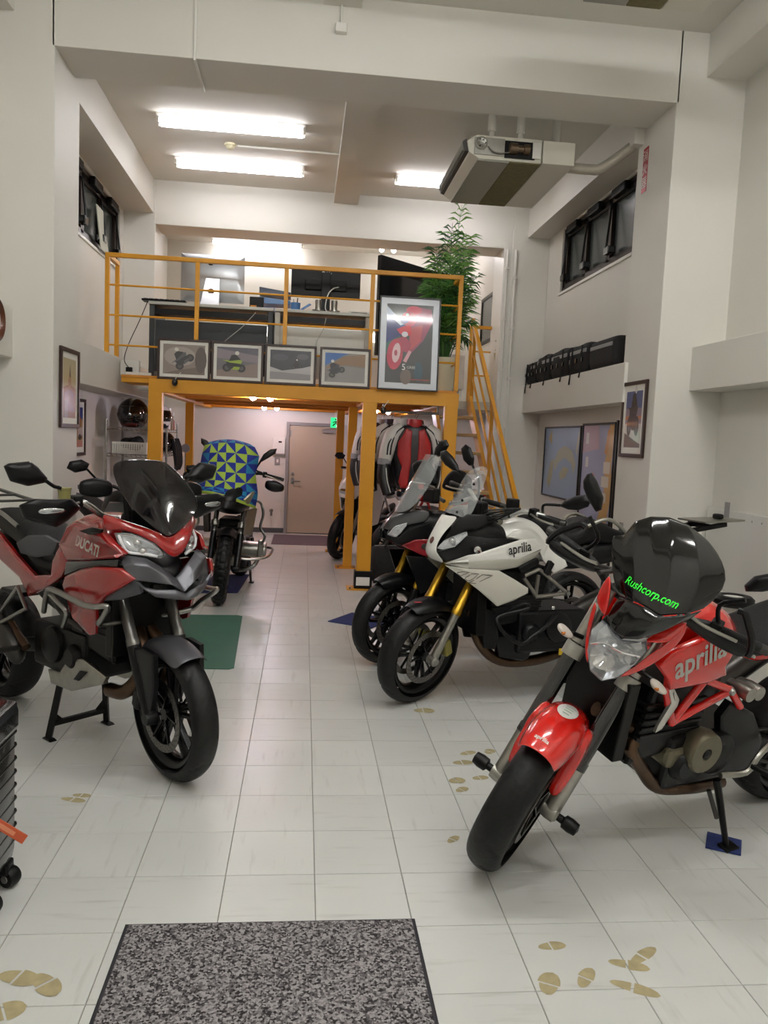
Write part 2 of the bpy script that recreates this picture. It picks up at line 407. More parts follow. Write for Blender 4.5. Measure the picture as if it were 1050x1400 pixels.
# ------------------------------------------------------------------ windows
def window(n, x, hole, s, mull, label):
    """x wall face, s = +1 if the room lies towards +x"""
    y0, y1, z0, z1 = hole
    b = B(); f = 0.045
    b.box((x - 0.10 * s, y0, z0), (x - 0.02 * s, y1, z0 + f)).box((x - 0.10 * s, y0, z1 - f), (x - 0.02 * s, y1, z1))
    b.box((x - 0.10 * s, y0, z0), (x - 0.02 * s, y0 + f, z1)).box((x - 0.10 * s, y1 - f, z0), (x - 0.02 * s, y1, z1))
    o = struct('window_%d' % n, b, DARKFRAME, label, 'window')
    ys = [y0 + f] + mull + [y1 - f]
    for k in range(len(ys) - 1):
        a, c_ = ys[k], ys[k + 1]
        ob('pane', B().box((x - 0.072 * s, a, z0 + f), (x - 0.066 * s, c_, z1 - f)), NIGHTGLASS, o)
        sb = B()
        for q in (a, c_ - 0.05): sb.box((x - 0.062 * s, q, z0 + f), (x - 0.03 * s, q + 0.05, z1 - f))
        sb.box((x - 0.062 * s, a, z0 + f), (x - 0.03 * s, c_, z0 + f + 0.04)).box((x - 0.062 * s, a, z1 - f - 0.05), (x - 0.03 * s, c_, z1 - f))
        ob('sash', sb, DARKFRAME, o, bevel=0.003)
        # stay arm and opener
        yc = (a + c_) / 2
        ob('stay_arm', B().bar((x - 0.02 * s, c_ - 0.06, z1 - 0.1), (x + 0.04 * s, c_ - 0.13, z0 + 0.16), 0.014, 0.02), BLK, o)
        ob('opener', B().box((x - 0.03 * s, c_ - 0.20, z0 + 0.10), (x + 0.05 * s, c_ - 0.08, z0 + 0.17)), BLKG, o, bevel=0.01)
        ob('hinge_cover', B().box((x - 0.03 * s, yc - 0.16, z1 - 0.09), (x + 0.035 * s, yc + 0.16, z1 - 0.01)), BLK, o, bevel=0.012)
    ob('window_sill', B().box((x - 0.1 * s, y0 - 0.02, z0 - 0.03), (x + 0.015 * s, y1 + 0.02, z0)), CONDUIT, o, bevel=0.004)
    return o
window(1, LW2, WL, 1, [7.9, 8.6], 'dark framed high window in the left wall')
window(2, RW2, WR, -1, [7.62, 8.29], 'dark framed high window in the right wall')
# a clipboard leaning in the left window
o = tag(ob('notice_board', B().hexa([(-2.085, 8.30, 3.282), (-2.085, 8.62, 3.282), (-2.075, 8.62, 3.282), (-2.075, 8.30, 3.282), (-2.12, 8.25, 3.70), (-2.12, 8.50, 3.70), (-2.11, 8.50, 3.70), (-2.11, 8.25, 3.70)]), mat('pale card', 'b9b8aa', 0.6)), 'pale card leaning in the left window', 'card')

# ------------------------------------------------------------------ fluorescent lamps
def tube_lamp(x0, x1, y, z, label, tubes=2, warm=False):
    t = thing('ceiling_lamp', label, 'lamp', ((x0 + x1) / 2, y, z), 0, 'fluorescent ceiling lamps')
    h = (x1 - x0) / 2
    g = 0.055 if tubes == 2 else 0.0
    b = B().prism([(-h, -0.04 - g, 0.0), (-h, 0.04 + g, 0.0), (-h, 0.03 + g * .5, -0.035), (-h, -0.03 - g * .5, -0.035)], (2 * h, 0, 0))
    ob('housing', b, WHITEP, t, bevel=0.003)
    for s in ((-1, 1) if tubes == 2 else (0,)):
        ob('tube', B().tube([(-h + 0.03, s * g, -0.055), (h - 0.03, s * g, -0.055)], 0.0165, 12), TUBEF if warm else TUBEM, t, smooth=True)
        for e in (-1, 1): ob('tube_holder', B().box((e * (h - 0.015) - 0.012, s * g - 0.014, -0.075), (e * (h - 0.015) + 0.012, s * g + 0.014, -0.02)), WHITEP, t, bevel=0.003)
    return t
lz = ZC2 - 0.001
a = atZ(215, 166, lz - 0.05); c = atZ(418, 183, lz - 0.05); tube_lamp(a.x, c.x, (a.y + c.y) / 2, lz, 'twin tube fluorescent lamp on the rear ceiling, nearest of the left pair')
a = atZ(240, 224, lz - 0.05); c = atZ(416, 237, lz - 0.05); tube_lamp(a.x, c.x, (a.y + c.y) / 2, lz, 'twin tube fluorescent lamp on the rear ceiling, farther of the left pair')
a = atZ(540, 247, lz - 0.05); tube_lamp(a.x, a.x + 1.27, a.y, lz, 'twin tube fluorescent lamp on the rear ceiling, partly hidden behind the air conditioner')
a = atZ(290, 331, lz - 0.05); c = atZ(414, 338, lz - 0.05); tube_lamp(a.x, c.x, (a.y + c.y) / 2, lz, 'fluorescent lamp on the ceiling above the mezzanine desks')
tube_lamp(1.0, 2.27, 11.6, lz, 'fluorescent lamp on the far ceiling at the right behind the plant')
for k, (x, y) in enumerate(((-0.9, 2.6), (1.25, 2.6), (-0.9, 0.3), (1.25, 0.3))):
    tube_lamp(x, x + 1.27, y, ZC1 - 0.001, ['twin tube lamp on the near ceiling above the red tourer', 'twin tube lamp on the near ceiling above the white tourer', 'twin tube lamp on the near ceiling above the suitcase', 'twin tube lamp on the near ceiling above the red naked motorcycle'][k], warm=True)
t = thing('smoke_detector', 'round cream smoke detector on the rear ceiling between the lamps', 'detector', atZ(315, 200, ZC2 - 0.02).to_tuple()[:2] + (ZC2,))
ob('base', B().lathe([(0.0, -0.02), (0.055, -0.02), (0.06, 0.0)], 24, ax=(0, 0, 1)), mat('cream plastic', 'd8d2b0', 0.5), t, smooth=True)
ob('sensor', B().lathe([(0.0, -0.05), (0.025, -0.05), (0.042, -0.035), (0.045, -0.02)], 24, ax=(0, 0, 1)), MATS['cream plastic'], t, smooth=True)
p0 = atZ(325, 200, ZC2 - 0.01); tag(ob('conduit', B().tube([(p0.x, p0.y, ZC2 - 0.008), (0.25, p0.y, ZC2 - 0.008)], 0.009, 6), CONDUIT, smooth=True), 'thin white conduit on the ceiling from the smoke detector', 'conduit')
# ================================================================== mezzanine
YM = 7.80
mz = thing('mezzanine', 'yellow steel mezzanine platform on square posts', 'mezzanine', (0, 0, 0))
def bx(name, a, b_, m, parent, bev=0.003, **k): return ob(name, B().box(a, b_), m, parent, bevel=bev, **k)
bx('front_beam', (-1.50, YM, 1.870), (1.52, YM + 0.10, 2.000), YEL, mz)
bx('side_beam', (-1.50, YM + 0.10, 1.875), (-1.40, YB - 0.02, 1.995), YEL, mz)
bx('side_beam', (1.38, YM + 0.10, 1.875), (1.48, YB - 0.02, 1.995), YEL, mz)
bx('centre_beam', (0.60, YM + 0.10, 1.875), (0.70, YB - 0.02, 1.995), YELD, mz)
for y in (8.65, 9.5, 10.35, 11.2, 12.05):
    bx('joist', (-1.40, y, 1.895), (0.60, y + 0.05, 1.99), YELD, mz); bx('joist', (0.70, y, 1.895), (1.38, y + 0.05, 1.99), YELD, mz)
for x in (-0.78, 0.0): bx('stringer', (x, YM + 0.10, 1.93), (x + 0.045, YB - 0.02, 1.975), mat('grey steel', '9b968e', 0.5, 0.4), mz)
bx('deck', (-1.76, YM + 0.02, 2.0), (1.50, YB - 0.01, 2.025), mat('orange plywood', 'd28a2a', 0.55, noise=0.15, nscale=3), mz)
bx('edge_plate', (-1.76, YM + 0.03, 1.955), (-1.50, YM + 0.5, 2.0), YEL, mz)
bx('anchor_bolt', (-1.60, YM + 0.03, 1.885), (-1.50, YM + 0.07, 1.905), STEEL, mz)
def post(x0, x1, y, foot=True, notice=False):
    p = bx('post', (x0, y, 0.012), (x1, y + 0.10, 1.872), YEL, mz, 0.004)
    if foot:
        ob('base_plate', B().box((x0 - 0.09, y - 0.06, 0.0005), (x1 + 0.05, y + 0.16, 0.012)), YEL, p, bevel=0.002)
        for q in (x0 - 0.06, x1 + 0.025):
            ob('anchor_bolt', B().lathe([(0, 0.03), (0.012, 0.03), (0.012, 0.012), (0.02, 0.012)], 6, (q, y - 0.03, 0), (0, 0, 1)), STEEL, p)
    return p
post(-1.50, -1.37, YM); post(1.385, 1.515, YM)
p = post(0.565, 0.705, YM)
nb = ob('post_guard', B().box((0.545, YM - 0.02, 0.013), (0.725, YM + 0.11, 0.19)), BLK, p, bevel=0.006)
ob('notice_sticker', B().box((0.565, YM - 0.0215, 0.045), (0.70, YM - 0.02, 0.13)), mat('paper', 'e8e6e0', 0.6), p)
post(0.50, 0.60, 9.1); post(0.42, 0.52, 10.4); post(-1.50, -1.40, 10.2)
# ------------------------------------------------------------------ railing
rl = thing('railing', 'yellow steel railing along the mezzanine edge', 'railing', (0, 0, 0))
RZ = 3.135; YR = YM + 0.02
bx('top_rail', (-1.92, YR, RZ - 0.02), (1.51, YR + 0.04, RZ + 0.02), YEL, rl)
for x in (-1.90, -1.065, -0.222, 0.616, 1.49):
    bx('baluster', (x - 0.02, YR, 2.026 if x > -1.6 else 2.201), (x + 0.02, YR + 0.04, RZ - 0.02), YEL, rl)
for z in (2.86, 2.58, 2.30):
    ob('mid_rail', B().tube([(-1.90, YR + 0.02, z), (1.49, YR + 0.02, z)], 0.0095, 8), YEL, rl, smooth=True)
bx('baluster', (-1.92, YR + 0.40, 2.201), (-1.88, YR + 0.44, RZ - 0.02), YEL, rl)
bx('return_rail', (-1.92, YR + 0.04, RZ - 0.02), (-1.88, YR + 0.44, RZ + 0.02), YEL, rl)
for z in (2.86, 2.58, 2.30): ob('mid_rail', B().tube([(1.49, YR + 0.04, z), (1.49, YR + 1.4, z)], 0.0095, 8), YEL, rl, smooth=True)
bx('return_rail', (1.47, YR + 0.04, RZ - 0.02), (1.51, YR + 1.42, RZ + 0.02), YEL, rl)
bx('baluster', (1.47, YR + 1.38, 2.026), (1.51, YR + 1.42, RZ - 0.02), YEL, rl)
# ------------------------------------------------------------------ stairs
st = thing('staircase', 'steep yellow steel staircase with wooden treads beside the mezzanine', 'staircase', (0, 0, 0))
WOOD = mat('worn tread wood', 'b08d5a', 0.55, noise=0.25, nscale=9)
sy0, sy1 = 9.45, 7.02      # top, foot
def syz(t): return sy0 + (sy1 - sy0) * t, 2.03 * (1 - t)
for x in (1.51, 1.955):
    (ya, za), (yb, zb) = syz(-0.02), syz(0.995)
    ob('stringer', B().hexa([(x, ya, za - 0.15), (x + 0.04, ya, za - 0.15), (x + 0.04, yb - 0.0, max(zb - 0.15, 0.001)), (x, yb, max(zb - 0.15, 0.001)), (x, ya, za + 0.07), (x + 0.04, ya, za + 0.07), (x + 0.04, yb, zb + 0.07), (x, yb, zb + 0.07)]), YEL, st, bevel=0.002)
for k in range(1, 10):
    y, z = syz(k / 10.0)
    ob('tread', B().box((1.552, y - 0.12, z - 0.035), (1.953, y + 0.12, z)), WOOD, st, bevel=0.004)
hx = 1.99
def rp(t, h): y, z = syz(t); return (hx, y, z + h)
ob('handrail', B().bar(rp(-0.06, 0.86), rp(0.97, 0.86), 0.04, 0.05), YEL, st, bevel=0.003)
ob('mid_rail', B().bar(rp(-0.02, 0.55), rp(0.97, 0.55), 0.02, 0.025), YEL, st); ob('mid_rail', B().bar(rp(-0.02, 0.28), rp(0.97, 0.28), 0.02, 0.025), YEL, st)
for t in (0.0, 0.45, 0.95):
    y, z = syz(t); ob('rail_post', B().box((hx - 0.02, y - 0.02, max(z - 0.12, 0.001)), (hx + 0.02, y + 0.02, z + 0.86)), YEL, st, bevel=0.002)
gf = thing('guard_frame', 'yellow guard rail frame at the head of the stairs', 'railing', (0, 0, 0))
a = atY(645, 446, 9.9); c = atY(677, 448, 9.9)
for x in (a.x, c.x): bx('post', (x - 0.02, 9.88, 2.03), (x + 0.02, 9.92, 2.95), YEL, gf)
bx('top_rail', (a.x - 0.02, 9.88, 2.95), (c.x + 0.02, 9.92, 2.99), YEL, gf)
for z in (2.36, 2.66): bx('mid_rail', (a.x + 0.02, 9.89, z), (c.x - 0.02, 9.91, z + 0.02), YEL, gf)
bx('post', (c.x - 0.02, 9.98, 2.03), (c.x + 0.02, 10.02, 2.99), YEL, gf)
tag(bx('landing', (1.505, 9.62, 1.93), (2.39, 12.28, 2.029), mat('landing board', 'b9b3a4', 0.6), None), 'pale landing floor at the head of the stairs', 'floor')

# ------------------------------------------------------------------ framed pictures
FR = mat('dark wood frame', '3a2219', 0.4, noise=0.3, nscale=12)
FRB = mat('black frame', '111111', 0.35)
MATB = mat('passe-partout', 'e6e3da', 0.7)
PC = {}
def pm(c, rough=0.35): return mat('print ' + c, c, rough, coat=0.5)
def ngon(cx, cy, rx, ry, n=14, rot=0.0):
    return [(cx + rx * math.cos(2 * math.pi * i / n) * math.cos(rot) - ry * math.sin(2 * math.pi * i / n) * math.sin(rot), cy + rx * math.cos(2 * math.pi * i / n) * math.sin(rot) + ry * math.sin(2 * math.pi * i / n) * math.cos(rot)) for i in range(n)]
def framed(name, label, cat, org, ux, uz, w, h, fw, mw, prints, fmat=FR, mmat=MATB, depth=0.022, group=None, texts=()):
    """org = lower left corner on the carrier, ux/uz unit axes of the picture, front = ux x uz"""
    org = Vector(org); ux = Vector(ux).normalized(); uz = Vector(uz).normalized(); nn = ux.cross(uz).normalized()
    t = thing(name, label, cat, org, 0, group)
    P_ = lambda u, v, d: ux * u + uz * v + nn * d
    b = B()
    for (u0, v0, u1, v1) in ((0, 0, w, fw), (0, h - fw, w, h), (0, fw, fw, h - fw), (w - fw, fw, w, h - fw)):
        b.hexa([P_(u0, v0, 0.001), P_(u1, v0, 0.001), P_(u1, v0, depth), P_(u0, v0, depth), P_(u0, v1, 0.001), P_(u1, v1, 0.001), P_(u1, v1, depth), P_(u0, v1, depth)])
    ob('frame', b, fmat, t, bevel=0.003)
    b = B().hexa([P_(fw, fw, 0.002), P_(w - fw, fw, 0.002), P_(w - fw, fw, 0.010), P_(fw, fw, 0.010), P_(fw, h - fw, 0.002), P_(w - fw, h - fw, 0.002), P_(w - fw, h - fw, 0.010), P_(fw, h - fw, 0.010)])
    ob('mount', b, mmat, t)
    iw, ih = w - 2 * (fw + mw), h - 2 * (fw + mw); mats = []; b = B()
    for k, (colr, pts) in enumerate(prints):
        if colr not in mats: mats.append(colr)
        b.cur = mats.index(colr)
        b.poly([P_(fw + mw + iw * u, fw + mw + ih * v, 0.0105 + 0.00012 * k) for u, v in pts])
    k = len(prints)
    for (colr, body, u, v, size) in texts:
        if colr not in mats: mats.append(colr)
        b.cur = mats.index(colr); tv, tf = text_mesh(body, size)
        b.add([P_(fw + mw + iw * u + q.x, fw + mw + ih * v + q.y, 0.0106 + 0.00012 * k) for q in tv], tf)
    if prints: ob('picture', b, [pm(c_) for c_ in mats], t)
    return t
FULL = [(0, 0), (1, 0), (1, 1), (0, 1)]
def bike_sil(cx, cy, s, body, dark='1c1c1e', flip=1, lean=0.0):
    R = lambda pts: [(cx + flip * (x * math.cos(lean) - y * math.sin(lean)) * s, cy + (x * math.sin(lean) + y * math.cos(lean)) * s * 1.3) for x, y in pts]
    return [(dark, R(ngon(-0.55, 0, .33, .33))), (dark, R(ngon(0.55, 0, .33, .33))), ('55524e', R(ngon(-0.55, 0, .17, .17))), ('55524e', R(ngon(0.55, 0, .17, .17))),
            (dark, R([(-.5, .0), (.2, -.15), (.55, .1), (.35, .5), (-.6, .5)])), (body, R([(-.9, .62), (-.3, .42), (.1, .4), (.5, .35), (.62, .6), (.3, .75), (-.2, .6)])),
            (body, R([(-.2, -.12), (.35, -.15), (.45, .1), (0, .12)])), (dark, R([(-.4, .55), (-.2, 1.05), (.15, 1.1), (.5, .7), (.2, .65), (-.05, .6)])), ('d8d4cc', R(ngon(.22, 1.22, .16, .17)))]
YP = YM + 0.0
def small_pic(tl, br, prints, label):
    a = atY(tl[0], br[1] - (br[0] - tl[0]) * 0.075, YP - 0.012); h = 0.385; w_ = 0.497
    a.z = 2.001
    return framed('framed_photo', label, 'picture', (a.x, YP + 0.008, 2.0265 - 0.026), (1, 0, 0), (0, 0.02, 1), w_, h, 0.022, 0.03, prints, group='framed photos on the mezzanine edge')
small_pic((214.6, 464), (285, 518), [('8d8078', FULL), ('a89c92', ngon(.4, .6, .38, .33)), ('75655c', [(0, 0), (1, 0), (1, .3), (.3, .12)]), ('5d524c', ngon(.9, .5, .14, .45))] + bike_sil(.52, .42, .30, '5c5c60', '3b3a3c', 1, .75), 'framed sepia photo of a leaning race motorcycle, leftmost on the mezzanine edge')
small_pic((288, 467), (358, 524), [('6a6468', FULL), ('857a80', [(0, .62), (1, .5), (1, .75), (0, .95)]), ('8a7970', [(0, 0), (1, 0), (1, .5), (0, .2)]), ('55505c', [(0, .95), (1, .75), (1, 1), (0, 1)])] + bike_sil(.42, .3, .32, '9db43c', '17181a'), 'framed photo of a lime green motorcycle with rider on a track')
small_pic((361, 473), (431, 528), [('34343c', FULL), ('b8b4b4', [(0, 0), (1, 0), (1, .5), (.8, .42), (.55, .36), (.3, .3), (0, .42)]), ('8e8a8a', [(0, 0), (1, 0), (1, .2), (0, .26)]), ('4a4a52', ngon(.25, .75, .2, .12)), ('55555d', ngon(.8, .8, .15, .1))] + bike_sil(.66, .46, .14, '26262a', '1a1a1c', 1, .2), 'framed photo of a dark motorcycle by a snowy bank')
small_pic((436, 478), (503, 533), [('7c7672', FULL), ('2e62a8', [(0, .55), (.5, .95), (.6, 1), (0, 1)]), ('8a6a4c', [(0, .45), (.45, .88), (1, 1), (1, .55), (.5, .6)]), ('8d8984', [(0, 0), (1, 0), (1, .5), (.4, .58)])] + bike_sil(.3, .34, .25, '2a2c34', '17171a', 1, .55), 'framed photo of a motorcycle cornering under blue sky, beside the large poster')
a = atY(515, 533.6, YM - 0.06)
framed('framed_poster', 'large framed poster with a red scooter rider on dark ground', 'poster', (a.x, YM - 0.055, 2.001), (1, 0, 0), (0, 0.045, 1), 0.60, 0.905, 0.014, 0.058,
       [('2f2f2d', FULL), ('1c2470', [(0, .35), (.22, .5), (.42, .72), (.0, .95)]), ('1f5a52', [(0, .35), (.3, .45), (.3, .6), (0, .5)]), ('b8c4d8', [(0, .97), (.12, .9), (.38, .75), (.3, .73), (0, .88)]),
        ('a0405e', [(.5, .35), (.8, .55), (1, .8), (.95, .95), (.6, .98), (.5, .8)]), ('c04a50', [(.5, .4), (.75, .55), (.78, .75), (.52, .7)]), ('d23a55', ngon(.58, .93, .17, .055)), ('c8485e', ngon(.48, .82, .16, .1)), ('5c4c80', ngon(.38, .8, .09, .05)),
        ('d42a3c', [(.22, .68), (.35, .72), (.52, .74), (.55, .62), (.45, .6), (.3, .62)]), ('a82848', [(.18, .55), (.4, .6), (.55, .5), (.5, .38), (.3, .42)]), ('b82040', ngon(.2, .36, .17, .2, 18, -.3)), ('e8c4c8', ngon(.23, .38, .085, .13, 16, -.3)), ('a01c3c', ngon(.22, .38, .035, .04)),
        ('d8a0a8', [(.38, .28), (.5, .42), (.56, .4), (.45, .26)]), ('e0d8e0', ngon(.4, .62, .07, .035)), ('1c3e4a', ngon(.72, .15, .1, .13)), ('6a5a50', ngon(.45, .08, .12, .1)), ('dedcd6', ngon(.44, .87, .035, .02)), ('8a3030', [(.56, .04), (.97, .04), (.97, .055), (.56, .055)])], FRB, mat('silver mount', 'b9bcc0', 0.4, 0.3),
       texts=[('e8e6e2', '5', .40, .20, 0.085), ('c8c6c2', 'GREE', .56, .20, 0.036)])
YC = (XL, XR)
framed('framed_picture', 'tall framed church picture on the left pillar', 'picture', (XL, 5.975, 1.497), (0, 1, 0), (0, 0, 1), 0.47, 0.59, 0.03, 0.045,
       [('b9ac84', FULL), ('8e5e4a', [(0, 0), (1, 0), (1, .5), (.7, .55), (.3, .55), (0, .5)]), ('7c6474', [(.1, .1), (.9, .1), (.9, .42), (.5, .5), (.1, .42)]), ('46382f', [(.4, .55), (.62, .55), (.58, .75), (.52, .92), (.46, .75)]), ('a47a64', ngon(.5, .6, .12, .1)), ('8a8088', [(.1, .0), (.35, .0), (.35, .3), (.1, .3)])])
framed('framed_picture', 'framed colourful street picture on the left wall behind the pillar', 'picture', (LW2, 7.42, 1.237), (0, 1, 0), (0, 0, 1), 0.48, 0.535, 0.03, 0.05,
       [('b08448', FULL), ('2c3c8c', [(0, .75), (1, .7), (1, 1), (0, 1)]), ('a8683c', [(0, .45), (.7, .5), (.8, .75), (0, .8)]), ('c8b8b4', [(.5, .25), (1, .3), (1, .5), (.5, .5)]), ('3a2c28', ngon(.7, .25, .15, .08)), ('b0604c', [(0, 0), (1, 0), (1, .15), (0, .2)])])
framed('framed_picture', 'framed picture of a standing motorcycle on the right pillar', 'picture', (XR, 6.435, 1.455), (0, -1, 0), (0, 0, 1), 0.47, 0.615, 0.03, 0.05,
       [('8a7c8c', FULL), ('4a5a8c', [(0, .7), (1, .7), (1, 1), (0, 1)]), ('c8c4bc', [(0, .25), (1, .05), (1, .42), (0, .42)]), ('4c3c3a', [(0, 0), (1, 0), (1, .06), (0, .26)]), ('c07850', [(0, .5), (1, .5), (1, .56), (0, .56)])] + bike_sil(.5, .38, .42, '3c3432', '26221f'))
def map_print(seed, land, sea):
    r = random.Random(seed); out = [(sea, FULL)]
    return out
framed('wall_map', 'black framed wall map in pale blue with a tan coast, farther of two', 'map', (RW2 - 0.001, 9.13, 0.945), (0, -1, 0), (0, 0, 1), 1.22, 0.80, 0.018, 0.0,
       [('8ea2c0', FULL), ('a9a890', [(.3, .5), (.42, .68), (.6, .75), (.8, .68), (.92, .5), (.88, .35), (.8, .5), (.62, .58), (.45, .5), (.34, .36)]), ('a9a27e', [(.12, .2), (.2, .5), (.3, .55), (.28, .3), (.2, .1)]), ('aaa684', [(.48, .34), (.6, .45), (.75, .42), (.66, .3), (.52, .25)]), ('b39a5e', [(.1, .85), (.2, .98), (.22, .75)]), ('b9b59a', [(.93, .6), (1, .95), (.97, .98), (.9, .7)])], FRB)
framed('wall_map', 'black framed city map in mauve and orange, nearer of two', 'map', (RW2 - 0.001, 7.86, 0.80), (0, -1, 0), (0, 0, 1), 0.86, 0.965, 0.02, 0.0,
       [('9a9fc0', FULL), ('b99cab', [(0, .7), (.55, .75), (.5, 1), (0, 1)]), ('c9a060', [(.62, 0), (.78, .3), (.75, .6), (.85, 1), (1, 1), (.95, .6), (1, .3), (.9, 0)]), ('d8d6d0', [(.1, .8), (.2, .8), (.2, .92), (.1, .92)]), ('d8d6d0', [(.13, .55), (.22, .55), (.22, .66), (.13, .66)]), ('dcd4c4', [(.72, .5), (.92, .5), (.92, .62), (.72, .62)]), ('d4cfc0', [(.68, .36), (.9, .36), (.9, .47), (.68, .47)]), ('d0c8bc', [(.66, .2), (.85, .2), (.85, .3), (.66, .3)]), ('c08068', [(.25, .3), (.4, .5), (.48, .45), (.4, .25)]), ('d69a50', [(.72, .7), (.8, .95), (.88, .95), (.82, .7)])], FRB)
t = ob('panel_edge', B().box((RW2 - 0.03, 6.93, 0.35), (RW2 - 0.001, 6.96, 1.78)), FRB); tag(t, 'narrow black panel edge standing right of the city map', 'panel')

# ------------------------------------------------------------------ desks and electronics on the deck
DARKP = mat('charcoal desk panel', '2b3034', 0.5); DESKT = mat('grey desk top', 'c4c6bf', 0.45); DESKW = mat('white desk panel', 'd2d1c8', 0.5)
ZD = 2.026
def desk(name, label, x0, x1, zt, panel, front_y):
    t = thing(name, label, 'desk', ((x0 + x1) / 2, front_y, ZD)); cx = (x0 + x1) / 2; hw = (x1 - x0) / 2; H = zt - ZD
    ob('desk_top', B().box((-hw, 0, H - 0.03), (hw, 0.7, H)), DESKT, t, bevel=0.004)
    ob('modesty_panel', B().box((-hw + 0.06, 0.05, 0.06), (hw - 0.06, 0.07, H - 0.17)), panel, t)
    ob('cable_tray', B().box((-hw + 0.06, 0.04, H - 0.12), (hw - 0.06, 0.2, H - 0.06)), BLK, t)
    for s in (-1, 1): ob('leg', B().box((s * (hw - 0.03) - 0.025, 0.03, 0), (s * (hw - 0.03) + 0.025, 0.62, H - 0.03)), panel, t, bevel=0.003)
    return t
a = atY(203, 405, 7.98); c = atY(374, 424, 7.98); zt = 2.745
zt = (atY(290, 416, 7.98).z); desk('desk', 'charcoal office desk behind the left pictures', a.x, c.x, zt, DARKP, 7.98)
d0, d1 = atY(375, 426, 7.98), atY(508, 438, 7.98); desk('desk', 'white office desk behind the right pictures', c.x + 0.01, d1.x, zt, DESKW, 7.98)
# all-in-one computer seen from behind
SILV = mat('satin aluminium', 'b9bcc0', 0.32, 0.85)
a = atY(246, 400, 8.2); c = atY(333, 408, 8.2); cx = (a.x + c.x) / 2
t = thing('computer', 'silver all-in-one computer seen from behind on the charcoal desk', 'computer', (cx, 8.25, zt + 0.0005)); hw = (c.x - a.x) / 2
zb, zh = 0.06, atY(290, 347, 8.2).z - zt
b = B().prism([(-hw, 0, zb), (hw, 0, zb), (hw, 0, zh), (-hw, 0, zh)], (0, 0.012, 0))
ob('rim', b, SILV, t, bevel=0.004)
ob('back_shell', B().pillow([(-hw, 0, zb), (hw, 0, zb), (hw, 0, zh), (-hw, 0, zh)], 0.045, 0.0, 0.5, (0, -1, 0)), SILV, t, smooth=30)
ob('stand', B().prism([(-0.10, -0.20, 0), (0.09, -0.20, 0), (0.075, -0.05, 0.29), (-0.065, -0.05, 0.29)], (0, 0.014, 0)), SILV, t, bevel=0.005)
ob('foot', B().box((-0.10, -0.21, 0.0), (0.09, 0.06, 0.008)), SILV, t, bevel=0.002)
ob('camera', B().box((-0.04, -0.06, zh - 0.11), (0.0, -0.02, zh - 0.07)), BLK, t, bevel=0.006)
ob('cable_hole', B().lathe([(0, 0), (0.028, 0.0), (0.03, 0.004)], 18, (0.0, -0.135, 0.145), (0, 1, 0)), mat('rust disc', '6b5238', 0.5), t)
# flat monitor
a = atY(399, 358, 8.2); c = atY(494, 367, 8.2); cx = (a.x + c.x) / 2; hw = (c.x - a.x) / 2
t = thing('monitor', 'black flat monitor seen from behind on the white desk', 'monitor', (cx, 8.25, zt + 0.0005))
z1 = atY(446, 363, 8.2).z - zt; z0 = atY(446, 405, 8.2).z - zt
ob('screen_body', B().box((-hw, 0, z0), (hw, 0.03, z1)), BLK, t, bevel=0.006)
ob('back_hump', B().box((-hw * .6, -0.03, z0 + 0.06), (hw * .6, 0.0, z1 - 0.14)), BLK, t, bevel=0.008)
ob('stand', B().box((-0.045, -0.06, 0.01), (0.045, -0.03, z1 - 0.07)), BLK, t, bevel=0.004)
ob('foot', B().box((-0.13, -0.10, 0), (0.13, 0.1, 0.012)), BLK, t, bevel=0.004)
b = B(); tv, tf = text_mesh('LG', 0.045); b.add([(q.x + 0.03, -0.0012, q.y + z1 - 0.062) for q in tv], tf); b.lathe([(0, 0), (0.016, 0)], 16, (-0.028, -0.0012, z1 - 0.062), (0, 1, 0))
ob('logo', b, WHITEP, t)
ob('cable', B().tube([(0.13, -0.034, z0 + 0.1), (0.07, -0.08, z0 + 0.07), (0.02, -0.09, z0), (0.0, -0.09, 0.06), (0.03, -0.1, 0.012)], 0.006, 6, 5), WHITEP, t, smooth=True)
# television turned away
t = thing('television', 'large black television turned aside behind the poster', 'television', (atY(513, 440, 8.9).x, 8.9, ZD))
a = atY(513, 349, 8.9); zz = a.z - ZD
b = B().prism([(0, 0, 0.42), (0.9, 0.75, 0.42), (0.9, 0.75, zz - 0.02), (0, 0, zz)], (0.03, -0.045, 0)); ob('panel', b, BLKG, t, bevel=0.008)
ob('speaker_bar', B().prism([(0.0, -0.001, zz - 0.16), (0.9, 0.749, zz - 0.18), (0.9, 0.749, zz - 0.02), (0, -0.001, zz)], (0.033, -0.05, 0)), BLK, t)
ob('stand', B().bar((0.42, 0.30, 0), (0.42, 0.30, 0.45), 0.08, 0.06), BLK, t); ob('foot', B().box((0.15, 0.1, 0), (0.7, 0.5, 0.02)), BLK, t, bevel=0.004)
# small things on the desks
def on_desk(px, py, y=8.15): p = atY(px, py, y); return (p.x, y, zt + 0.0005)
t = thing('tape_dispenser', 'black box with orange stripe on the charcoal desk', 'box', on_desk(351, 418)); ob('box_body', B().box((-0.07, -0.04, 0), (0.07, 0.05, 0.12)), BLK, t, bevel=0.006); ob('stripe', B().box((-0.06, -0.0415, 0.02), (0.0, -0.04, 0.035)), mat('orange print', 'd88a20', 0.4), t)
t = thing('file_tray', 'blue file tray on the white desk left of the monitor', 'tray', on_desk(376, 420, 8.42)); BLUE = mat('blue translucent plastic', '4f7fb8', 0.25)
for k in range(3): ob('tray', B().prism([(-0.16, -0.1, 0.01 + k * .085), (0.16, -0.1, 0.01 + k * .085), (0.16, -0.1, 0.05 + k * .085), (-0.16, -0.1, 0.06 + k * .1)], (0, 0.25, 0)), BLUE if k < 2 else mat('dark blue plastic', '27364f', 0.3), t, bevel=0.004)
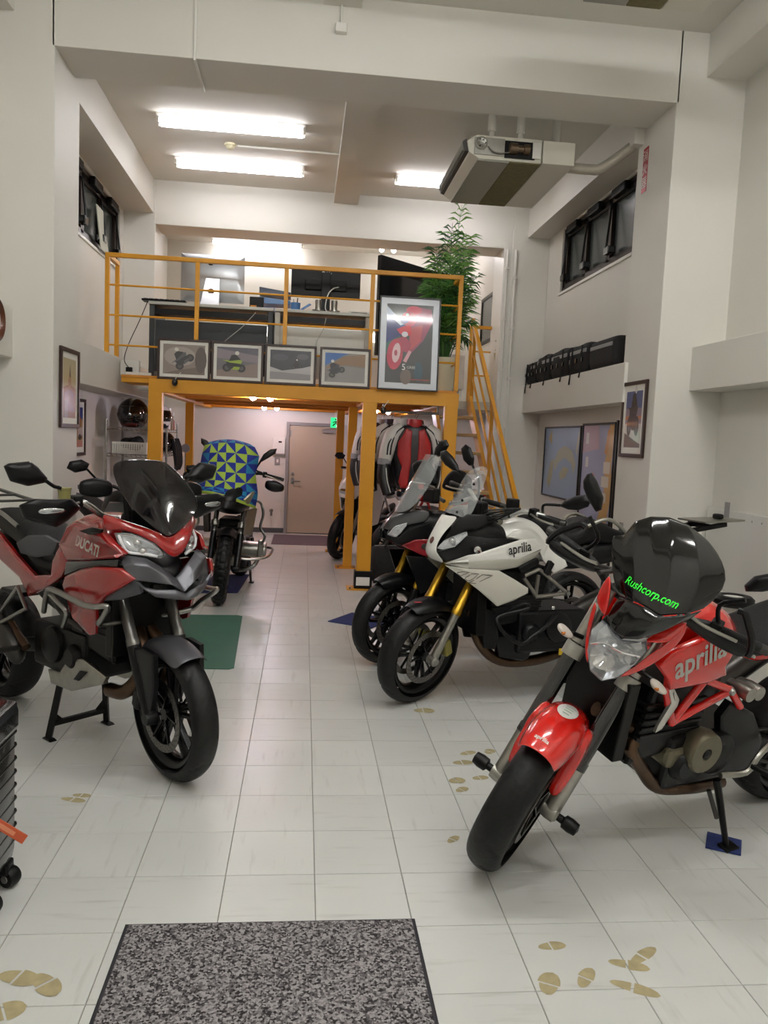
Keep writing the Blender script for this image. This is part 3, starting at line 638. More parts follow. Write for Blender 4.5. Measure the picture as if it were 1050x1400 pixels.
for k, (px, lab) in enumerate(((435, 'grey metal cylinder left of the monitor stand'), (457, 'grey metal cylinder right of the monitor stand'))):
    t = thing('canister', lab, 'canister', on_desk(px, 420, 8.02)); ob('body', B().lathe([(0, 0), (0.06, 0), (0.06, 0.012), (0.03, 0.014), (0.03, 0.11), (0, 0.11)], 18, ax=(0, 0, 1)), ALU, t, smooth=True); ob('cap', B().lathe([(0.031, 0.075), (0.032, 0.1), (0.0, 0.115)], 18, ax=(0, 0, 1)), STEEL, t, smooth=True)
t = thing('stapler', 'blue stapler standing on the white desk', 'stapler', on_desk(416, 420)); ob('lower_arm', B().box((-0.07, -0.02, 0), (0.07, 0.02, 0.02)), BLUE, t, bevel=0.004); ob('upper_arm', B().hexa([(-0.05, -0.02, 0.02), (-0.02, -0.02, 0.02), (-0.02, 0.02, 0.02), (-0.05, 0.02, 0.02), (0.05, -0.02, 0.09), (0.07, -0.02, 0.08), (0.07, 0.02, 0.08), (0.05, 0.02, 0.09)]), BLUE, t)
t = thing('pen_cup', 'teal cup of pens on the white desk', 'cup', on_desk(404, 419, 8.1)); ob('cup', B().lathe([(0, 0), (0.045, 0), (0.05, 0.08), (0.044, 0.08), (0.04, 0.01)], 16, ax=(0, 0, 1)), BLUE, t, smooth=True); ob('pen', B().tube([(0.01, 0, 0.01), (0.02, 0.0, 0.13)], 0.006, 6), BLK, t); ob('pen', B().tube([(-0.015, 0.01, 0.01), (-0.02, 0.02, 0.12)], 0.006, 6), STEEL, t)
t = thing('router', 'flat white network box on the white desk near the poster', 'router', on_desk(490, 432)); ob('case', B().box((-0.1, -0.08, 0), (0.1, 0.08, 0.03)), WHITEP, t, bevel=0.008); ob('vent', B().box((-0.08, -0.081, 0.01), (0.08, -0.08, 0.018)), BLK, t)
t = thing('keyboard', 'black flat keyboard overhanging the charcoal desk', 'keyboard', on_desk(232, 407, 8.02)); ob('case', B().box((-0.26, -0.05, 0), (0.16, 0.1, 0.018)), BLK, t, bevel=0.005)
for k in range(8): ob('key_row', B().box((-0.24 + k * .05, -0.04, 0.018), (-0.2 + k * .05, 0.09, 0.022)), mat('dark key', '222224', 0.5), t)
# light in the rear office and office back
DL = mat('office task lamp', 'ffffff', 0.4, emit=4.0, ecol='fff8f0')
t = thing('task_lamp', 'bright white tube lamp on the far office wall behind the desks', 'lamp', (0.1, YB - 0.1, 3.02)); ob('housing', B().box((-1.2, 0.03, -0.03), (1.0, 0.095, 0.12)), WHITEP, t, bevel=0.004); ob('diffuser', B().box((-1.18, -0.03, -0.025), (0.98, 0.03, 0.11)), DL, t, bevel=0.01)
t = thing('shelf_unit', 'white office cupboard against the far mezzanine wall', 'cupboard', (0, YB - 0.45, ZD)); ob('carcass', B().box((-1.2, 0, 0), (1.35, 0.43, 0.86)), mat('off-white laminate', 'd9d7d0', 0.5), t, bevel=0.004)
for k in range(4): d = ob('door', B().box((-1.19 + k * .635, -0.018, 0.03), (-1.19 + k * .635 + .625, -0.001, 0.84)), MATS['off-white laminate'], t, bevel=0.003); ob('handle', B().box((-1.19 + k * .635 + .56, -0.03, 0.5), (-1.19 + k * .635 + .575, -0.018, 0.65)), STEEL, d)
# cables
def cable(name, pts, r, m, label, k=6): return tag(ob(name, B().tube(pts, r, 6, k), m, smooth=True), label, 'cable')
a = [atY(*q, 7.96) for q in ((202, 412), (190, 440), (176, 470), (170, 492), (178, 505))]; cable('cable', a, 0.004, BLK, 'thin black cable hanging left of the charcoal desk')
a = [atY(*q, 7.94) for q in ((312, 426), (330, 446), (312, 462), (298, 474), (292, 485))]
cable('cable', [atY(*q, 7.93) for q in ((350, 427), (330, 448), (308, 466), (298, 478))], 0.004, mat('grey cable', 'aaa9a2', 0.5), 'slanting pale cable across the charcoal desk front')
cable('cable', [atY(*q, 7.95) for q in ((446, 434), (442, 450), (434, 465), (430, 480))], 0.004, MATS['grey cable'], 'thin grey cable on the white desk front')
p = atY(178, 500, 8.0); t = thing('outlet_box', 'small white outlet box with plugs at the mezzanine edge', 'outlet', (p.x, 7.98, ZD)); ob('box_body', B().box((-0.09, 0, 0), (0.09, 0.05, 0.15)), WHITEP, t, bevel=0.006); ob('plug', B().box((-0.03, -0.04, 0.03), (0.03, 0.0, 0.08)), BLK, t, bevel=0.006); ob('power_strip', B().box((-0.02, -0.1, 0.0), (0.22, -0.05, 0.03)), WHITEP, t, bevel=0.006)

# ------------------------------------------------------------------ potted palm
LEAF = [mat('palm leaf', '3f7a2c', 0.4), mat('dark palm leaf', '2c5a22', 0.4), mat('pale palm leaf', '6fa347', 0.4)]
p = atY(606, 527, 8.25)
t = thing('potted_palm', 'tall green palm in a cream pot at the mezzanine corner', 'plant', (p.x, 8.25, ZD))
POTM = mat('cream pot', 'd6cfb4', 0.5)
ob('pot', B().lathe([(0.0, 0.0), (0.10, 0.0), (0.135, 0.30), (0.155, 0.31), (0.155, 0.36), (0.14, 0.36), (0.13, 0.30), (0, 0.30)], 28, ax=(0, 0, 1)), POTM, t, smooth=True)
ob('soil', B().lathe([(0, 0.31), (0.13, 0.305)], 20, ax=(0, 0, 1)), mat('soil', '2c2018', 0.9, noise=0.4, nscale=40), t)
rp_ = random.Random(3)
def frond(base, top, sag, n, ll, mt):
    base = Vector(base); top = Vector(top); mid = (base + top) / 2 + Vector((0, 0, sag))
    path = crom([base, mid, top], 10); b = B().tube(path, [0.007, 0.002], 5)
    m_ = len(path)
    for i in range(n):
        t_ = 0.25 + 0.75 * i / (n - 1); q = path[min(m_ - 2, int(t_ * (m_ - 1)))]; d = (path[min(m_ - 1, int(t_ * (m_ - 1)) + 1)] - q).normalized()
        side = d.cross(Vector((rp_.uniform(-.3, .3), rp_.uniform(-.3, .3), 1)));
        if side.length < .1: side = d.cross(Vector((0, 1, 0)))
        side.normalize(); l = ll * (1 - 0.75 * abs(t_ - 0.5)) * rp_.uniform(.8, 1.1)
        for s in (-1, 1):
            dr = (side * s + d * 0.75 + Vector((0, 0, -0.25))).normalized(); w_ = d * 0.009
            a_ = q; m1 = q + dr * l * .5 + Vector((0, 0, 0.01)); e_ = q + dr * l + Vector((0, 0, -0.05 * l / 0.2))
            b.add([a_ - w_ * .4, a_ + w_ * .4, m1 + w_, m1 - w_, e_], [(0, 1, 2, 3), (3, 2, 4)])
    return ob('frond', b, mt, t)
for k in range(30):
    an = k * 2.4 + rp_.uniform(-.3, .3); h = 0.45 + 0.95 * (k / 29) + rp_.uniform(-.08, .08); rr = rp_.uniform(.16, .34) * (1.1 - .35 * k / 29)
    frond((0.02 * math.cos(an), 0.02 * math.sin(an), 0.31), (rr * math.cos(an) + 0.03 * k / 29, rr * .6 * math.sin(an) + .05, 0.31 + h * 0.98), 0.16, 20, 0.26, LEAF[k % 3])
frond((0, 0, 0.31), (0.10, 0, 1.93), 0.18, 26, 0.24, LEAF[2])
for k in range(7): an = k * .9; frond((0.03 * math.cos(an), 0.03 * math.sin(an), 0.31), (0.24 * math.cos(an), 0.2 * math.sin(an), 0.55 + .05 * (k % 3)), 0.14, 14, 0.18, LEAF[1])
p = atY(684, 455, 9.65); t = thing('hanging_plant', 'small trailing green plant at the head of the stairs', 'plant', (p.x, 9.65, p.z - .25)); b = B()
for k in range(40):
    q = Vector((rp_.uniform(-.05, .05), rp_.uniform(-.08, .08), rp_.uniform(0, .32))); d = Vector((rp_.uniform(-1, 1), rp_.uniform(-1, 1), rp_.uniform(-.6, .6))).normalized() * .05; e_ = d.cross(Vector((0, 0, 1))) * .35
    b.add([q, q + d * .5 + e_, q + d, q + d * .5 - e_], [(0, 1, 2, 3)])
ob('foliage', b, LEAF[0], t, kind='stuff'); ob('pot', B().lathe([(0, -0.12), (0.05, -0.12), (0.07, 0), (0.06, 0)], 16, ax=(0, 0, 1)), POTM, t, smooth=True); ob('bracket', B().bar((0, 0, -.06), (0.0, 0.08, -.06), .03, .03), BLK, t)
# clutter by the landing
p = atY(632, 500, 10.6); t = thing('draped_table', 'small table under a white cloth at the head of the stairs', 'table', (1.72, 10.4, 2.0295)); ob('tablecloth', B().pillow([(-.3, -.3, .62), (.3, -.3, .62), (.3, .3, .62), (-.3, .3, .62)], 0.01, 0.45), mat('white cloth', 'd9d6d0', 0.8), t, bevel=0.01); ob('table_leg', B().box((-.25, -.25, 0), (-.2, -.2, .3)), STEEL, t); ob('table_leg', B().box((.2, -.25, 0), (.25, -.2, .3)), STEEL, t)

# rear office: right wall with its dark window, small twin spot, spare wheel on the low step
wr = struct('wall_right_rear', B().box((2.43, 9.975, 2.03), (RW2, YB - .001, ZC2)), WALL, 'white wall of the rear office behind the stairs')
a_, c_ = atX(690, 388, 2.43), atX(664, 470, 2.43)
wn = struct('window_3', B().box((2.405, a_.y, c_.z), (2.4295, c_.y + .3, c_.z + .04)).box((2.405, a_.y, a_.z - .04), (2.4295, c_.y + .3, a_.z)).box((2.405, a_.y, c_.z + .04), (2.4295, a_.y + .04, a_.z - .04)).box((2.405, c_.y + .26, c_.z + .04), (2.4295, c_.y + .3, a_.z - .04)), DARKFRAME, 'dark window in the rear office wall above the stairs', 'window')
ob('pane', B().box((2.418, a_.y + .04, c_.z + .04), (2.429, c_.y + .26, a_.z - .04)), NIGHTGLASS, wn)
p = atZ(530, 344, ZC2 - .08); t = thing('twin_spot', 'small twin spot lamp on the far ceiling above the poster', 'lamp', (p.x, min(p.y, YB - .2), ZC2))
ob('base', B().box((-.05, -.03, -.04), (.05, .03, -.001)), WHITEP, t, bevel=.004)
for sd in (-1, 1): ob('bulb', B().ell((sd * .09, 0, -.06), (.035, .035, .035), 12, 8), mat('spot bulb', 'ffffff', .4, emit=14.0, ecol='fff6ec'), t, smooth='all'); ob('socket', B().tube([(sd * .04, 0, -.03), (sd * .07, 0, -.05)], .014, 8), WHITEP, t, smooth=True)
p = atZ(1002, 822, .53); t = thing('spare_wheel', 'small black rubber wheel lying on the low step behind the red naked motorcycle', 'wheel', (min(p.x, 3.02), p.y, .501)); ob('tire', B().lathe([(.07, .0), (.115, .0), (.135, .02), (.135, .05), (.115, .068), (.07, .068)], 32, ax=(0, 0, 1), closed=True), BLK, t, smooth=True); ob('hub', B().lathe([(0, .01), (.07, .01), (.07, .06), (.05, .055), (0, .04)], 24, ax=(0, 0, 1)), WHITEP, t, smooth=True)
# ================================================================== back wall under the mezzanine
DG = mat('beige steel door', 'b5a894', 0.5, noise=0.04, nscale=3); GREYF = mat('grey door frame', '8f8c8a', 0.45)
dr = struct('door_1', B().box((-0.225, YB - 0.035, 0.012), (0.545, YB - 0.015, 1.675)), DG, 'beige steel door in the back wall', 'door', bevel=0.002)
b = B().box((-0.275, YB - 0.06, 0), (-0.228, YB, 1.725)).box((0.548, YB - 0.06, 0), (0.598, YB, 1.725)).box((-0.228, YB - 0.06, 1.678), (0.548, YB, 1.725))
ob('door_frame', b, GREYF, dr, bevel=0.003)
ob('door_handle', B().tube([(-0.16, YB - 0.035, 0.82), (-0.16, YB - 0.085, 0.82), (-0.04, YB - 0.085, 0.82)], 0.011, 8), STEEL, dr, smooth=True)
ob('lock', B().lathe([(0, -0.02), (0.022, -0.02), (0.025, 0)], 16, (-0.16, YB - 0.035, 0.93), (0, 1, 0)), STEEL, dr)
ob('escutcheon', B().box((-0.185, YB - 0.04, 0.77), (-0.135, YB - 0.034, 0.87)), STEEL, dr, bevel=0.002)
ob('door_closer', B().box((0.28, YB - 0.09, 1.58), (0.47, YB - 0.035, 1.63)), GREYF, dr, bevel=0.006)
ob('closer_arm', B().bar((0.3, YB - 0.07, 1.64), (0.52, YB - 0.07, 1.665), 0.02, 0.008), GREYF, dr)
ob('hinge', B().box((-0.222, YB - 0.04, 1.50), (-0.195, YB - 0.034, 1.60)), STEEL, dr)
t = thing('control_panel', 'white control box on the back wall left of the door', 'box', (-0.38, YB, 1.35)); ob('case', B().box((-0.10, -0.06, -0.13), (0.09, -0.001, 0.13)), WHITEP, t, bevel=0.006); ob('display', B().box((-0.01, -0.0615, 0.05), (0.04, -0.06, 0.075)), BLK, t); ob('tray_line', B().box((-0.10, -0.062, -0.125), (0.09, -0.06, -0.115)), GREYF, t)
t = thing('wall_switch', 'small grey switch plate below the white control box', 'switch', (-0.40, YB, 1.12)); ob('plate', B().box((-0.04, -0.012, -0.06), (0.04, -0.001, 0.06)), GREYF, t, bevel=0.003); ob('rocker', B().box((-0.015, -0.016, -0.025), (0.015, -0.012, 0.025)), WHITEP, t, bevel=0.002)
t = thing('fire_hose_valve', 'small metal valve on the back wall near the floor', 'valve', (-0.47, YB, 0.35)); ob('body', B().tube([(0, -0.001, 0), (0, -0.05, 0), (0, -0.05, -0.08)], 0.018, 8), STEEL, t, smooth=True); ob('wheel', B().lathe([(0.02, -0.075), (0.03, -0.07), (0.03, -0.06), (0.02, -0.06)], 12, ax=(0, 1, 0), closed=True), STEEL, t)
t = thing('exit_sign', 'green lit exit sign with a white running figure', 'sign', tuple(atY(459, 578, 11.2)))
GRN = mat('exit green', '18b060', 0.4, emit=1.6, ecol='22c070'); EXW = mat('exit white', 'ffffff', 0.4, emit=2.2, ecol='e8fff0')
ob('case', B().box((-0.075, 0.0, -0.075), (0.075, 0.03, 0.075)), WHITEP, t, bevel=0.003)
ob('face', B().box((-0.07, -0.003, -0.07), (0.07, 0.0, 0.07)), GRN, t)
b = B().poly([(0.01, -0.004, -0.06), (0.055, -0.004, -0.06), (0.055, -0.004, 0.06), (0.01, -0.004, 0.06)]); ob('doorway', b, EXW, t)
b = B()
for q in ([(-.02, .02), (.015, .03), (.02, .0), (-.005, -.015)], [(-.005, -.01), (.02, -.005), (.045, -.04), (.03, -.05)], [(-.02, -.005), (0, -.015), (-.03, -.05), (-.05, -.045)], [(-.02, .02), (-.05, .0), (-.045, -.01), (-.015, .005)], ngon(.0, .045, .013, .013, 10)): b.poly([(x, -0.005, z) for x, z in q])
ob('figure', b, mat('exit dark green', '0a5a30', 0.5), t); ob('hanger', B().box((-0.01, 0.01, 0.075), (0.01, 0.02, 0.95 if False else 0.16)), WHITEP, t)
BULB = mat('warm bulb', 'fff4e4', 0.4, emit=190.0, ecol='f6ecff')
def spot(px, py, z, lab):
    p = atZ(px, py, z); t = thing('spot_lamp', lab, 'lamp', (p.x, p.y, 1.93), 0, 'twin bulb lamps under the mezzanine')
    ob('base', B().box((-0.09, -0.03, 0.0), (0.09, 0.03, 0.064)), WHITEP, t, bevel=0.004)
    for s in (-1, 1):
        ob('socket', B().tube([(s * 0.05, 0, 0), (s * 0.075, -0.02, -0.015)], 0.018, 8), WHITEP, t, smooth=True)
        ob('bulb', B().ell((s * 0.09, -0.03, -0.028), (0.034, 0.034, 0.034), 12, 8), BULB, t, smooth='all')
    return t
spot(358, 543, 1.91, 'twin bulb lamp under the mezzanine, nearest to the front beam')
spot(370, 557, 1.91, 'twin bulb lamp under the mezzanine, nearest to the door')
spot(522, 562, 1.91, 'twin bulb lamp under the mezzanine beside the hanging jackets')
p = atY(320, 535, 7.77)
def clip_lamp(px, py, lab):
    p = atY(px, py, 7.74); t = thing('clip_lamp', lab, 'lamp', tuple(p)); ob('head', B().ell((0, 0, 0), (0.03, 0.03, 0.035), 12, 8), BLKG, t, smooth='all'); ob('clip', B().box((-0.01, 0.0, 0.0), (0.01, 0.059, 0.04)), BLK, t); ob('cord', B().tube([(0, 0, .03), (0.03, -.01, .07), (0.05, 0.03, .10)], 0.003, 5, 4), WHITEP, t, smooth=True)
clip_lamp(239, 523, 'small black lamp clipped to the beam above the shelving'); clip_lamp(524, 561, 'small black lamp clipped under the beam beside the jackets')

# ------------------------------------------------------------------ wire shelving with helmets
CHR = mat('chrome wire', 'b4b2ae', 0.25, 1.0)
rk = thing('wire_rack', 'chrome wire shelving rack along the left wall', 'rack', (-1.82, 8.35, 0))
RX0, RX1, RY0, RY1 = -0.20, 0.28, 0.0, 1.5
for x in (RX0, RX1):
    for y in (RY0, 0.75, RY1): ob('post', B().tube([(x, y, 0.0), (x, y, 1.60)], 0.0125, 8), CHR, rk, smooth=True)
SHZ = (0.35, 0.72, 1.00, 1.30, 1.58)
SHZ = (0.30, 0.72, atY(175, 621, 8.35).z, atY(175, 585, 8.35).z)
for z in SHZ:
    b = B()
    for q in ((RX0, RY0, RX1, RY0), (RX0, RY1, RX1, RY1), (RX0, RY0, RX0, RY1), (RX1, RY0, RX1, RY1), (RX0, 0.75, RX1, 0.75)):
        for dz in (0, -0.03): b.tube([(q[0], q[1], z + dz), (q[2], q[3], z + dz)], 0.004, 5)
    for k in range(16):
        x = RX0 + (RX1 - RX0) * k / 15; b.tube([(x, RY0, z), (x, RY1, z)], 0.0025, 4)
    for k in range(10):
        u0, u1 = k / 10, (k + .5) / 10; b.tube([(RX0 + (RX1 - RX0) * u0, RY0, z), (RX0 + (RX1 - RX0) * u1, RY0, z - .03)], 0.003, 4)
        b.tube([(RX1, RY0 + 1.5 * u0, z), (RX1, RY0 + 1.5 * u1, z - .03)], 0.003, 4)
    ob('shelf', b, CHR, rk, smooth=True)
def helmet(name, label, loc, rz, shell, vis, r=0.13, chin=None):
    t = thing(name, label, 'helmet', loc, rz, 'helmets on the wire shelving')
    b = B(); n, m = 28, 16
    def pt(th, ph, k=1.0):
        x = r * 1.12 * math.sin(th) * math.cos(ph); y = r * 0.92 * math.sin(th) * math.sin(ph); z = r * 1.02 * math.cos(th)
        if z < 0 and x > 0: x *= 1.08
        return Vector((x * k, y * k, max(z, -r * 0.86) * k + r * 0.87))
    v = [pt(math.pi * i / m, 2 * math.pi * j / n) for i in range(m + 1) for j in range(n)]; f = []
    for i in range(m):
        for j in range(n):
            th = (i + .5) / m * math.pi; ph = ((j + .5) / n * 2 * math.pi + math.pi) % (2 * math.pi) - math.pi
            if abs(ph) < 1.15 and 1.12 < th < 1.85: continue
            f.append((i * n + j, (i + 1) * n + j, (i + 1) * n + (j + 1) % n, i * n + (j + 1) % n))
    b.add(v, f); ob('shell', b, shell, t, smooth='all', weld=0.0005, solid=0.008, off=-1)
    b = B(); rows = [[pt(th, ph, 1.012) for ph in [(-1.25 + 2.5 * q / 12) for q in range(13)]] for th in [1.08 + .8 * q / 6 for q in range(7)]]
    ob('visor', b.sheet(rows), vis, t, smooth='all', solid=0.003)
    ob('chin_vent', B().ell(pt(2.15, 0, 1.0), (0.012, 0.03, 0.014), 10, 6), BLK, t, smooth='all')
    ob('lining', B().ell((0, 0, r * .87), (r * .9, r * .78, r * .8), 14, 8), BLK, t, smooth='all')
    if chin: ob('chin_trim', B().sheet([[pt(th, ph, 1.006) for ph in [(-1.0 + 2.0 * q / 12) for q in range(13)]] for th in (2.2, 2.35, 2.5)]), chin, t, smooth='all', solid=0.002)
    return t
VIS = mat('dark visor', '0c0d10', 0.06, coat=1.0)
zt_ = SHZ[3] + 0.005
helmet('helmet', 'large glossy black helmet on the top shelf', (atY(182, 570, 8.55).x, 8.56, zt_), -1.9, BLKG, VIS, 0.165, mat('red trim', '5a1a14', 0.3))
helmet('helmet', 'white helmet with dark visor on the top shelf right of the post', (-1.61, 8.95, zt_), -1.0, mat('gloss white shell', 'e4e2de', 0.15, coat=0.6), VIS, 0.15, BLK)
helmet('helmet', 'white helmet on the lower shelf behind the yellow post', (-1.58, 8.75, SHZ[1] + 0.005), -1.2, MATS['gloss white shell'], VIS, 0.15)
helmet('helmet', 'black helmet standing deep on the second shelf', (-1.62, 9.45, SHZ[2] + 0.005), -1.4, BLKG, VIS, 0.13)
bk_ = thing('basket', 'white perforated plastic basket on the second shelf', 'basket', (-1.79, 8.37, SHZ[2] + 0.005)); b = B()
for k in range(15): b.box((-0.17 + k * .0235, -0.002, 0), (-0.17 + k * .0235 + .011, 0.002, 0.115))
for k in range(7): b.box((-0.172, -0.003, k * .0175), (0.172, 0.002, k * .0175 + .008))
b.box((-0.175, -0.006, 0.1), (0.175, 0.004, 0.12)); b.box((-0.172, 0.004, 0), (-0.168, 0.28, 0.12)); b.box((0.168, 0.004, 0), (0.172, 0.28, 0.12)); b.box((-0.172, 0.28, 0), (0.172, 0.284, 0.12)); b.box((-0.17, 0, 0), (0.17, 0.28, 0.004))
ob('body', b, WHITEP, bk_)
FAB = mat('black fabric', '0d0d0e', 0.8, bump=0.5, bscale=45)
b = B()
for k in range(7): b.ell((rp_.uniform(-.1, .1), .14 + rp_.uniform(-.08, .08), .09 + rp_.uniform(0, .03)), (rp_.uniform(.05, .08), rp_.uniform(.05, .09), rp_.uniform(.04, .075)), 12, 8)
o = tag(ob('gloves', b, FAB, smooth='all'), 'heap of black gloves in the white basket', 'gloves'); o.location = bk_.location
for k, (x, y, h_, cw, colr, lab) in enumerate(((-1.60, 9.35, .24, .10, 'e4e2de', 'white boxed item on the top shelf'), (-1.58, 9.55, .2, .07, 'b49a78', 'tan box on the top shelf'), (-1.58, 9.72, .15, .05, 'a83a38', 'red and white bottle on the top shelf'))):
    t = thing('storage_box' if k < 2 else 'spray_bottle', lab, 'box' if k < 2 else 'bottle', (x, y, zt_))
    if k < 2: ob('carton', B().box((-cw / 2, -cw / 2, 0), (cw / 2, cw / 2, h_)), mat('carton ' + colr, colr, 0.6), t, bevel=0.004); ob('lid', B().box((-cw / 2 - .004, -cw / 2 - .004, h_ - .04), (cw / 2 + .004, cw / 2 + .004, h_ + .002)), WHITEP, t, bevel=0.003)
    else: ob('bottle_body', B().lathe([(0, 0), (.025, 0), (.025, .1), (.01, .13), (.01, .15), (0, .15)], 14, ax=(0, 0, 1)), mat('carton ' + colr, colr, 0.3), t, smooth=True); ob('cap', B().lathe([(.013, .15), (.013, .17), (0, .17)], 12, ax=(0, 0, 1)), WHITEP, t)
t = thing('storage_box', 'tall white box on the second shelf behind the yellow post', 'box', (-1.62, 8.95, SHZ[2] + .005)); ob('carton', B().box((-.05, -.1, 0), (.05, .1, .22)), mat('paper box', 'dcd8d4', 0.6), t, bevel=.003); ob('label_sheet', B().box((.05, -.08, .06), (.0515, .08, .18)), MATS['paper'], t)
t = thing('hanging_straps', 'black straps and masks hanging from the wire rack', 'straps', (-1.545, 9.35, 1.42))
for k in range(4): ob('strap', B().tube([(0.03 + .0 * k, k * .13, .0), (0.05, k * .13 + .03, -.12), (0.06, k * .13 + .08, -.3), (0.05, k * .13 + .05, -.38)], [0.012, 0.028, 0.02, .006], 8, 5), FAB, t, smooth=True)
t = thing('mirror_disc', 'small round grey mirror disc on a stick by the rack end', 'mirror', (-1.47, 10.05, 1.30)); ob('disc', B().lathe([(0, 0), (.05, 0), (.055, .008), (0, .012)], 20, ax=(0, 1, 0)), GREYF, t, smooth=True); ob('stick', B().tube([(0, .01, -.05), (0, .01, -1.30)], .008, 6), CHR, t, smooth=True)

# ------------------------------------------------------------------ hanging riding jackets
RAIL = tag(ob('clothes_rail', B().tube([(0.78, 8.02, 1.80), (1.36, 8.02, 1.80)], 0.014, 10).tube([(0.79, 8.02, 1.80), (0.79, 8.02, 1.874)], 0.01, 8).tube([(1.35, 8.02, 1.80), (1.35, 8.02, 1.874)], 0.01, 8), STEEL, smooth=True), 'steel clothes rail under the mezzanine beam', 'rail')
LRED = mat('red leather', 'a31d1e', 0.42, noise=0.15, nscale=10, bump=0.2, bscale=30); LWHT = mat('white leather', 'c9c5c0', 0.45, noise=0.1, nscale=12); LBLK = mat('black leather', '161417', 0.45, bump=0.3, bscale=25)
LGRY = mat('grey leather', '8f8d90', 0.5)
def jacket(x, y, z, rz, label, chest, shoulder, s=1.0):
    t = thing('riding_jacket', label, 'jacket', (x, y, z), rz, 'riding jackets on the rail')
    def ring(zz, w_, d_, cy=0.0): return [Vector((w_ * math.cos(a) * s, d_ * math.copysign(abs(math.sin(a)) ** .8, math.sin(a)) * s + cy, zz * s)) for a in [2 * math.pi * i / 20 for i in range(20)]]
    ob('torso', B().loft([ring(-.70, .17, .075), ring(-.55, .18, .085), ring(-.38, .20, .095), ring(-.2, .215, .1), ring(-.1, .21, .09), ring(-.045, .13, .075), ring(-.02, .08, .06)]), LBLK, t, smooth='all', sub=1)
    ob('collar', B().lathe([(.078, -.05), (.082, -.01), (.075, .03), (.066, .03), (.068, -.03)], 20, (0, 0.0, 0), (0, 0, 1)), chest if chest is not LBLK else shoulder, t, smooth=True)
    ob('neck_lining', B().ell((0, 0.005, 0.005), (.066, .05, .03), 14, 6), LBLK, t, smooth='all')
    if chest is not LBLK:
        for sd in (-1, 1):
            pts = [(sd * .03, -.08), (sd * .09, -.055), (sd * .13, -.14), (sd * .165, -.2), (sd * .17, -.33), (sd * .12, -.45), (sd * .15, -.6), (sd * .12, -.66), (sd * .055, -.66), (sd * .03, -.4), (sd * .035, -.22)]
            P3 = [Vector((u * s, -.098 * s + .03 * (abs(u) / .2) ** 2, v * s)) for u, v in pts]
            ob('chest_panel', B().pillow(P3, 0.012, 0.02, 0.6, (0, -1, 0), dens=3), chest, t, smooth='all', sub=1)
    for sd in (-1, 1):
        path = [Vector((sd * .12, 0, -.06)) * s, Vector((sd * .215, -.005, -.14)) * s, Vector((sd * .265, -.01, -.3)) * s, Vector((sd * .285, -.015, -.4)) * s]
        sl = ob('upper_sleeve', B().tube(path, [.065 * s, .085 * s, .075 * s, .065 * s], 14, 5), shoulder, t, smooth=True)
        ob('cuff_band', B().tube([path[-1] + Vector((0, 0, .03 * s)), path[-1] + Vector((sd * .006, 0, -.03 * s))], .069 * s, 14), LGRY, t, smooth=True)
        ob('lower_sleeve', B().tube([path[-1], Vector((sd * .29, -.04, -.55)) * s, Vector((sd * .25, -.08, -.72)) * s], [.064 * s, .066 * s, .048 * s], 14, 5), LBLK, t, smooth=True)
        ob('piping', B().tube([Vector((sd * .275, -.085, -.46)) * s, Vector((sd * .262, -.115, -.58)) * s, Vector((sd * .225, -.13, -.70)) * s], .006 * s, 6, 4), LWHT, t, smooth=True)
        for q in (0, 1):
            o_ = .03 * q
            ob('stripe', B().tube([Vector((sd * (.10 + o_), -.055, -.035 - .9 * o_)) * s, Vector((sd * (.185 + o_ * .7), -.075, -.11 - o_)) * s, Vector((sd * (.228 + o_), -.083, -.22)) * s, Vector((sd * (.24 + o_), -.079, -.33)) * s], .009 * s, 6, 5), LBLK, t, smooth=True)
    ob('hanger', B().tube([(0, 0, .0), (0, 0, .055), (.02, 0, .085), (0, 0, .10), (-.02, 0, .088)], .004, 6, 4).tube([(-.16 * s, 0, -.06), (0, 0, .01), (.16 * s, 0, -.06)], .012, 8), STEEL, t, smooth=True)
    return t
jz = 1.70
jx = atY(567, 580, 7.95).x
jacket(jx, 7.96, jz, 0.0, 'red, white and black leather riding jacket, frontmost on the rail', LRED, LWHT, 1.02)
jacket(jx - .12, 8.12, jz, -.3, 'dark riding jacket with white sleeves just behind the red one', LBLK, LWHT, 1.0)
jacket(jx - .20, 8.28, jz, -.4, 'black and plum riding jacket third on the rail', LBLK, mat('plum leather', '38202c', 0.45), .98)
jacket(jx - .27, 8.48, jz, -.3, 'white riding jacket, leftmost on the rail', LWHT, LWHT, .95)
jacket(jx + .06, 8.26, jz, .2, 'plain black riding jacket behind the right shoulder of the red one', LBLK, LBLK, 1.0)
# black bags on the floor behind the post
t = thing('duffel_bag', 'black duffel bag on the floor behind the front post', 'bag', (0.98, 8.25, 0)); ob('body', B().loft([[Vector((x, .2 * math.cos(a), .2 + .195 * math.sin(a))) for a in [2 * math.pi * i / 16 for i in range(16)]] for x in (-.24, -.2, 0, .2, .25)]), FAB, t, smooth='all', sub=1); ob('handle', B().tube([(-.1, -.08, .38), (-.05, -.08, .46), (.05, -.08, .46), (.1, -.08, .38)], .012, 6, 4), FAB, t, smooth=True); ob('zip', B().tube([(-.2, 0, .39), (0, 0, .397), (.2, 0, .39)], .006, 6), STEEL, t)
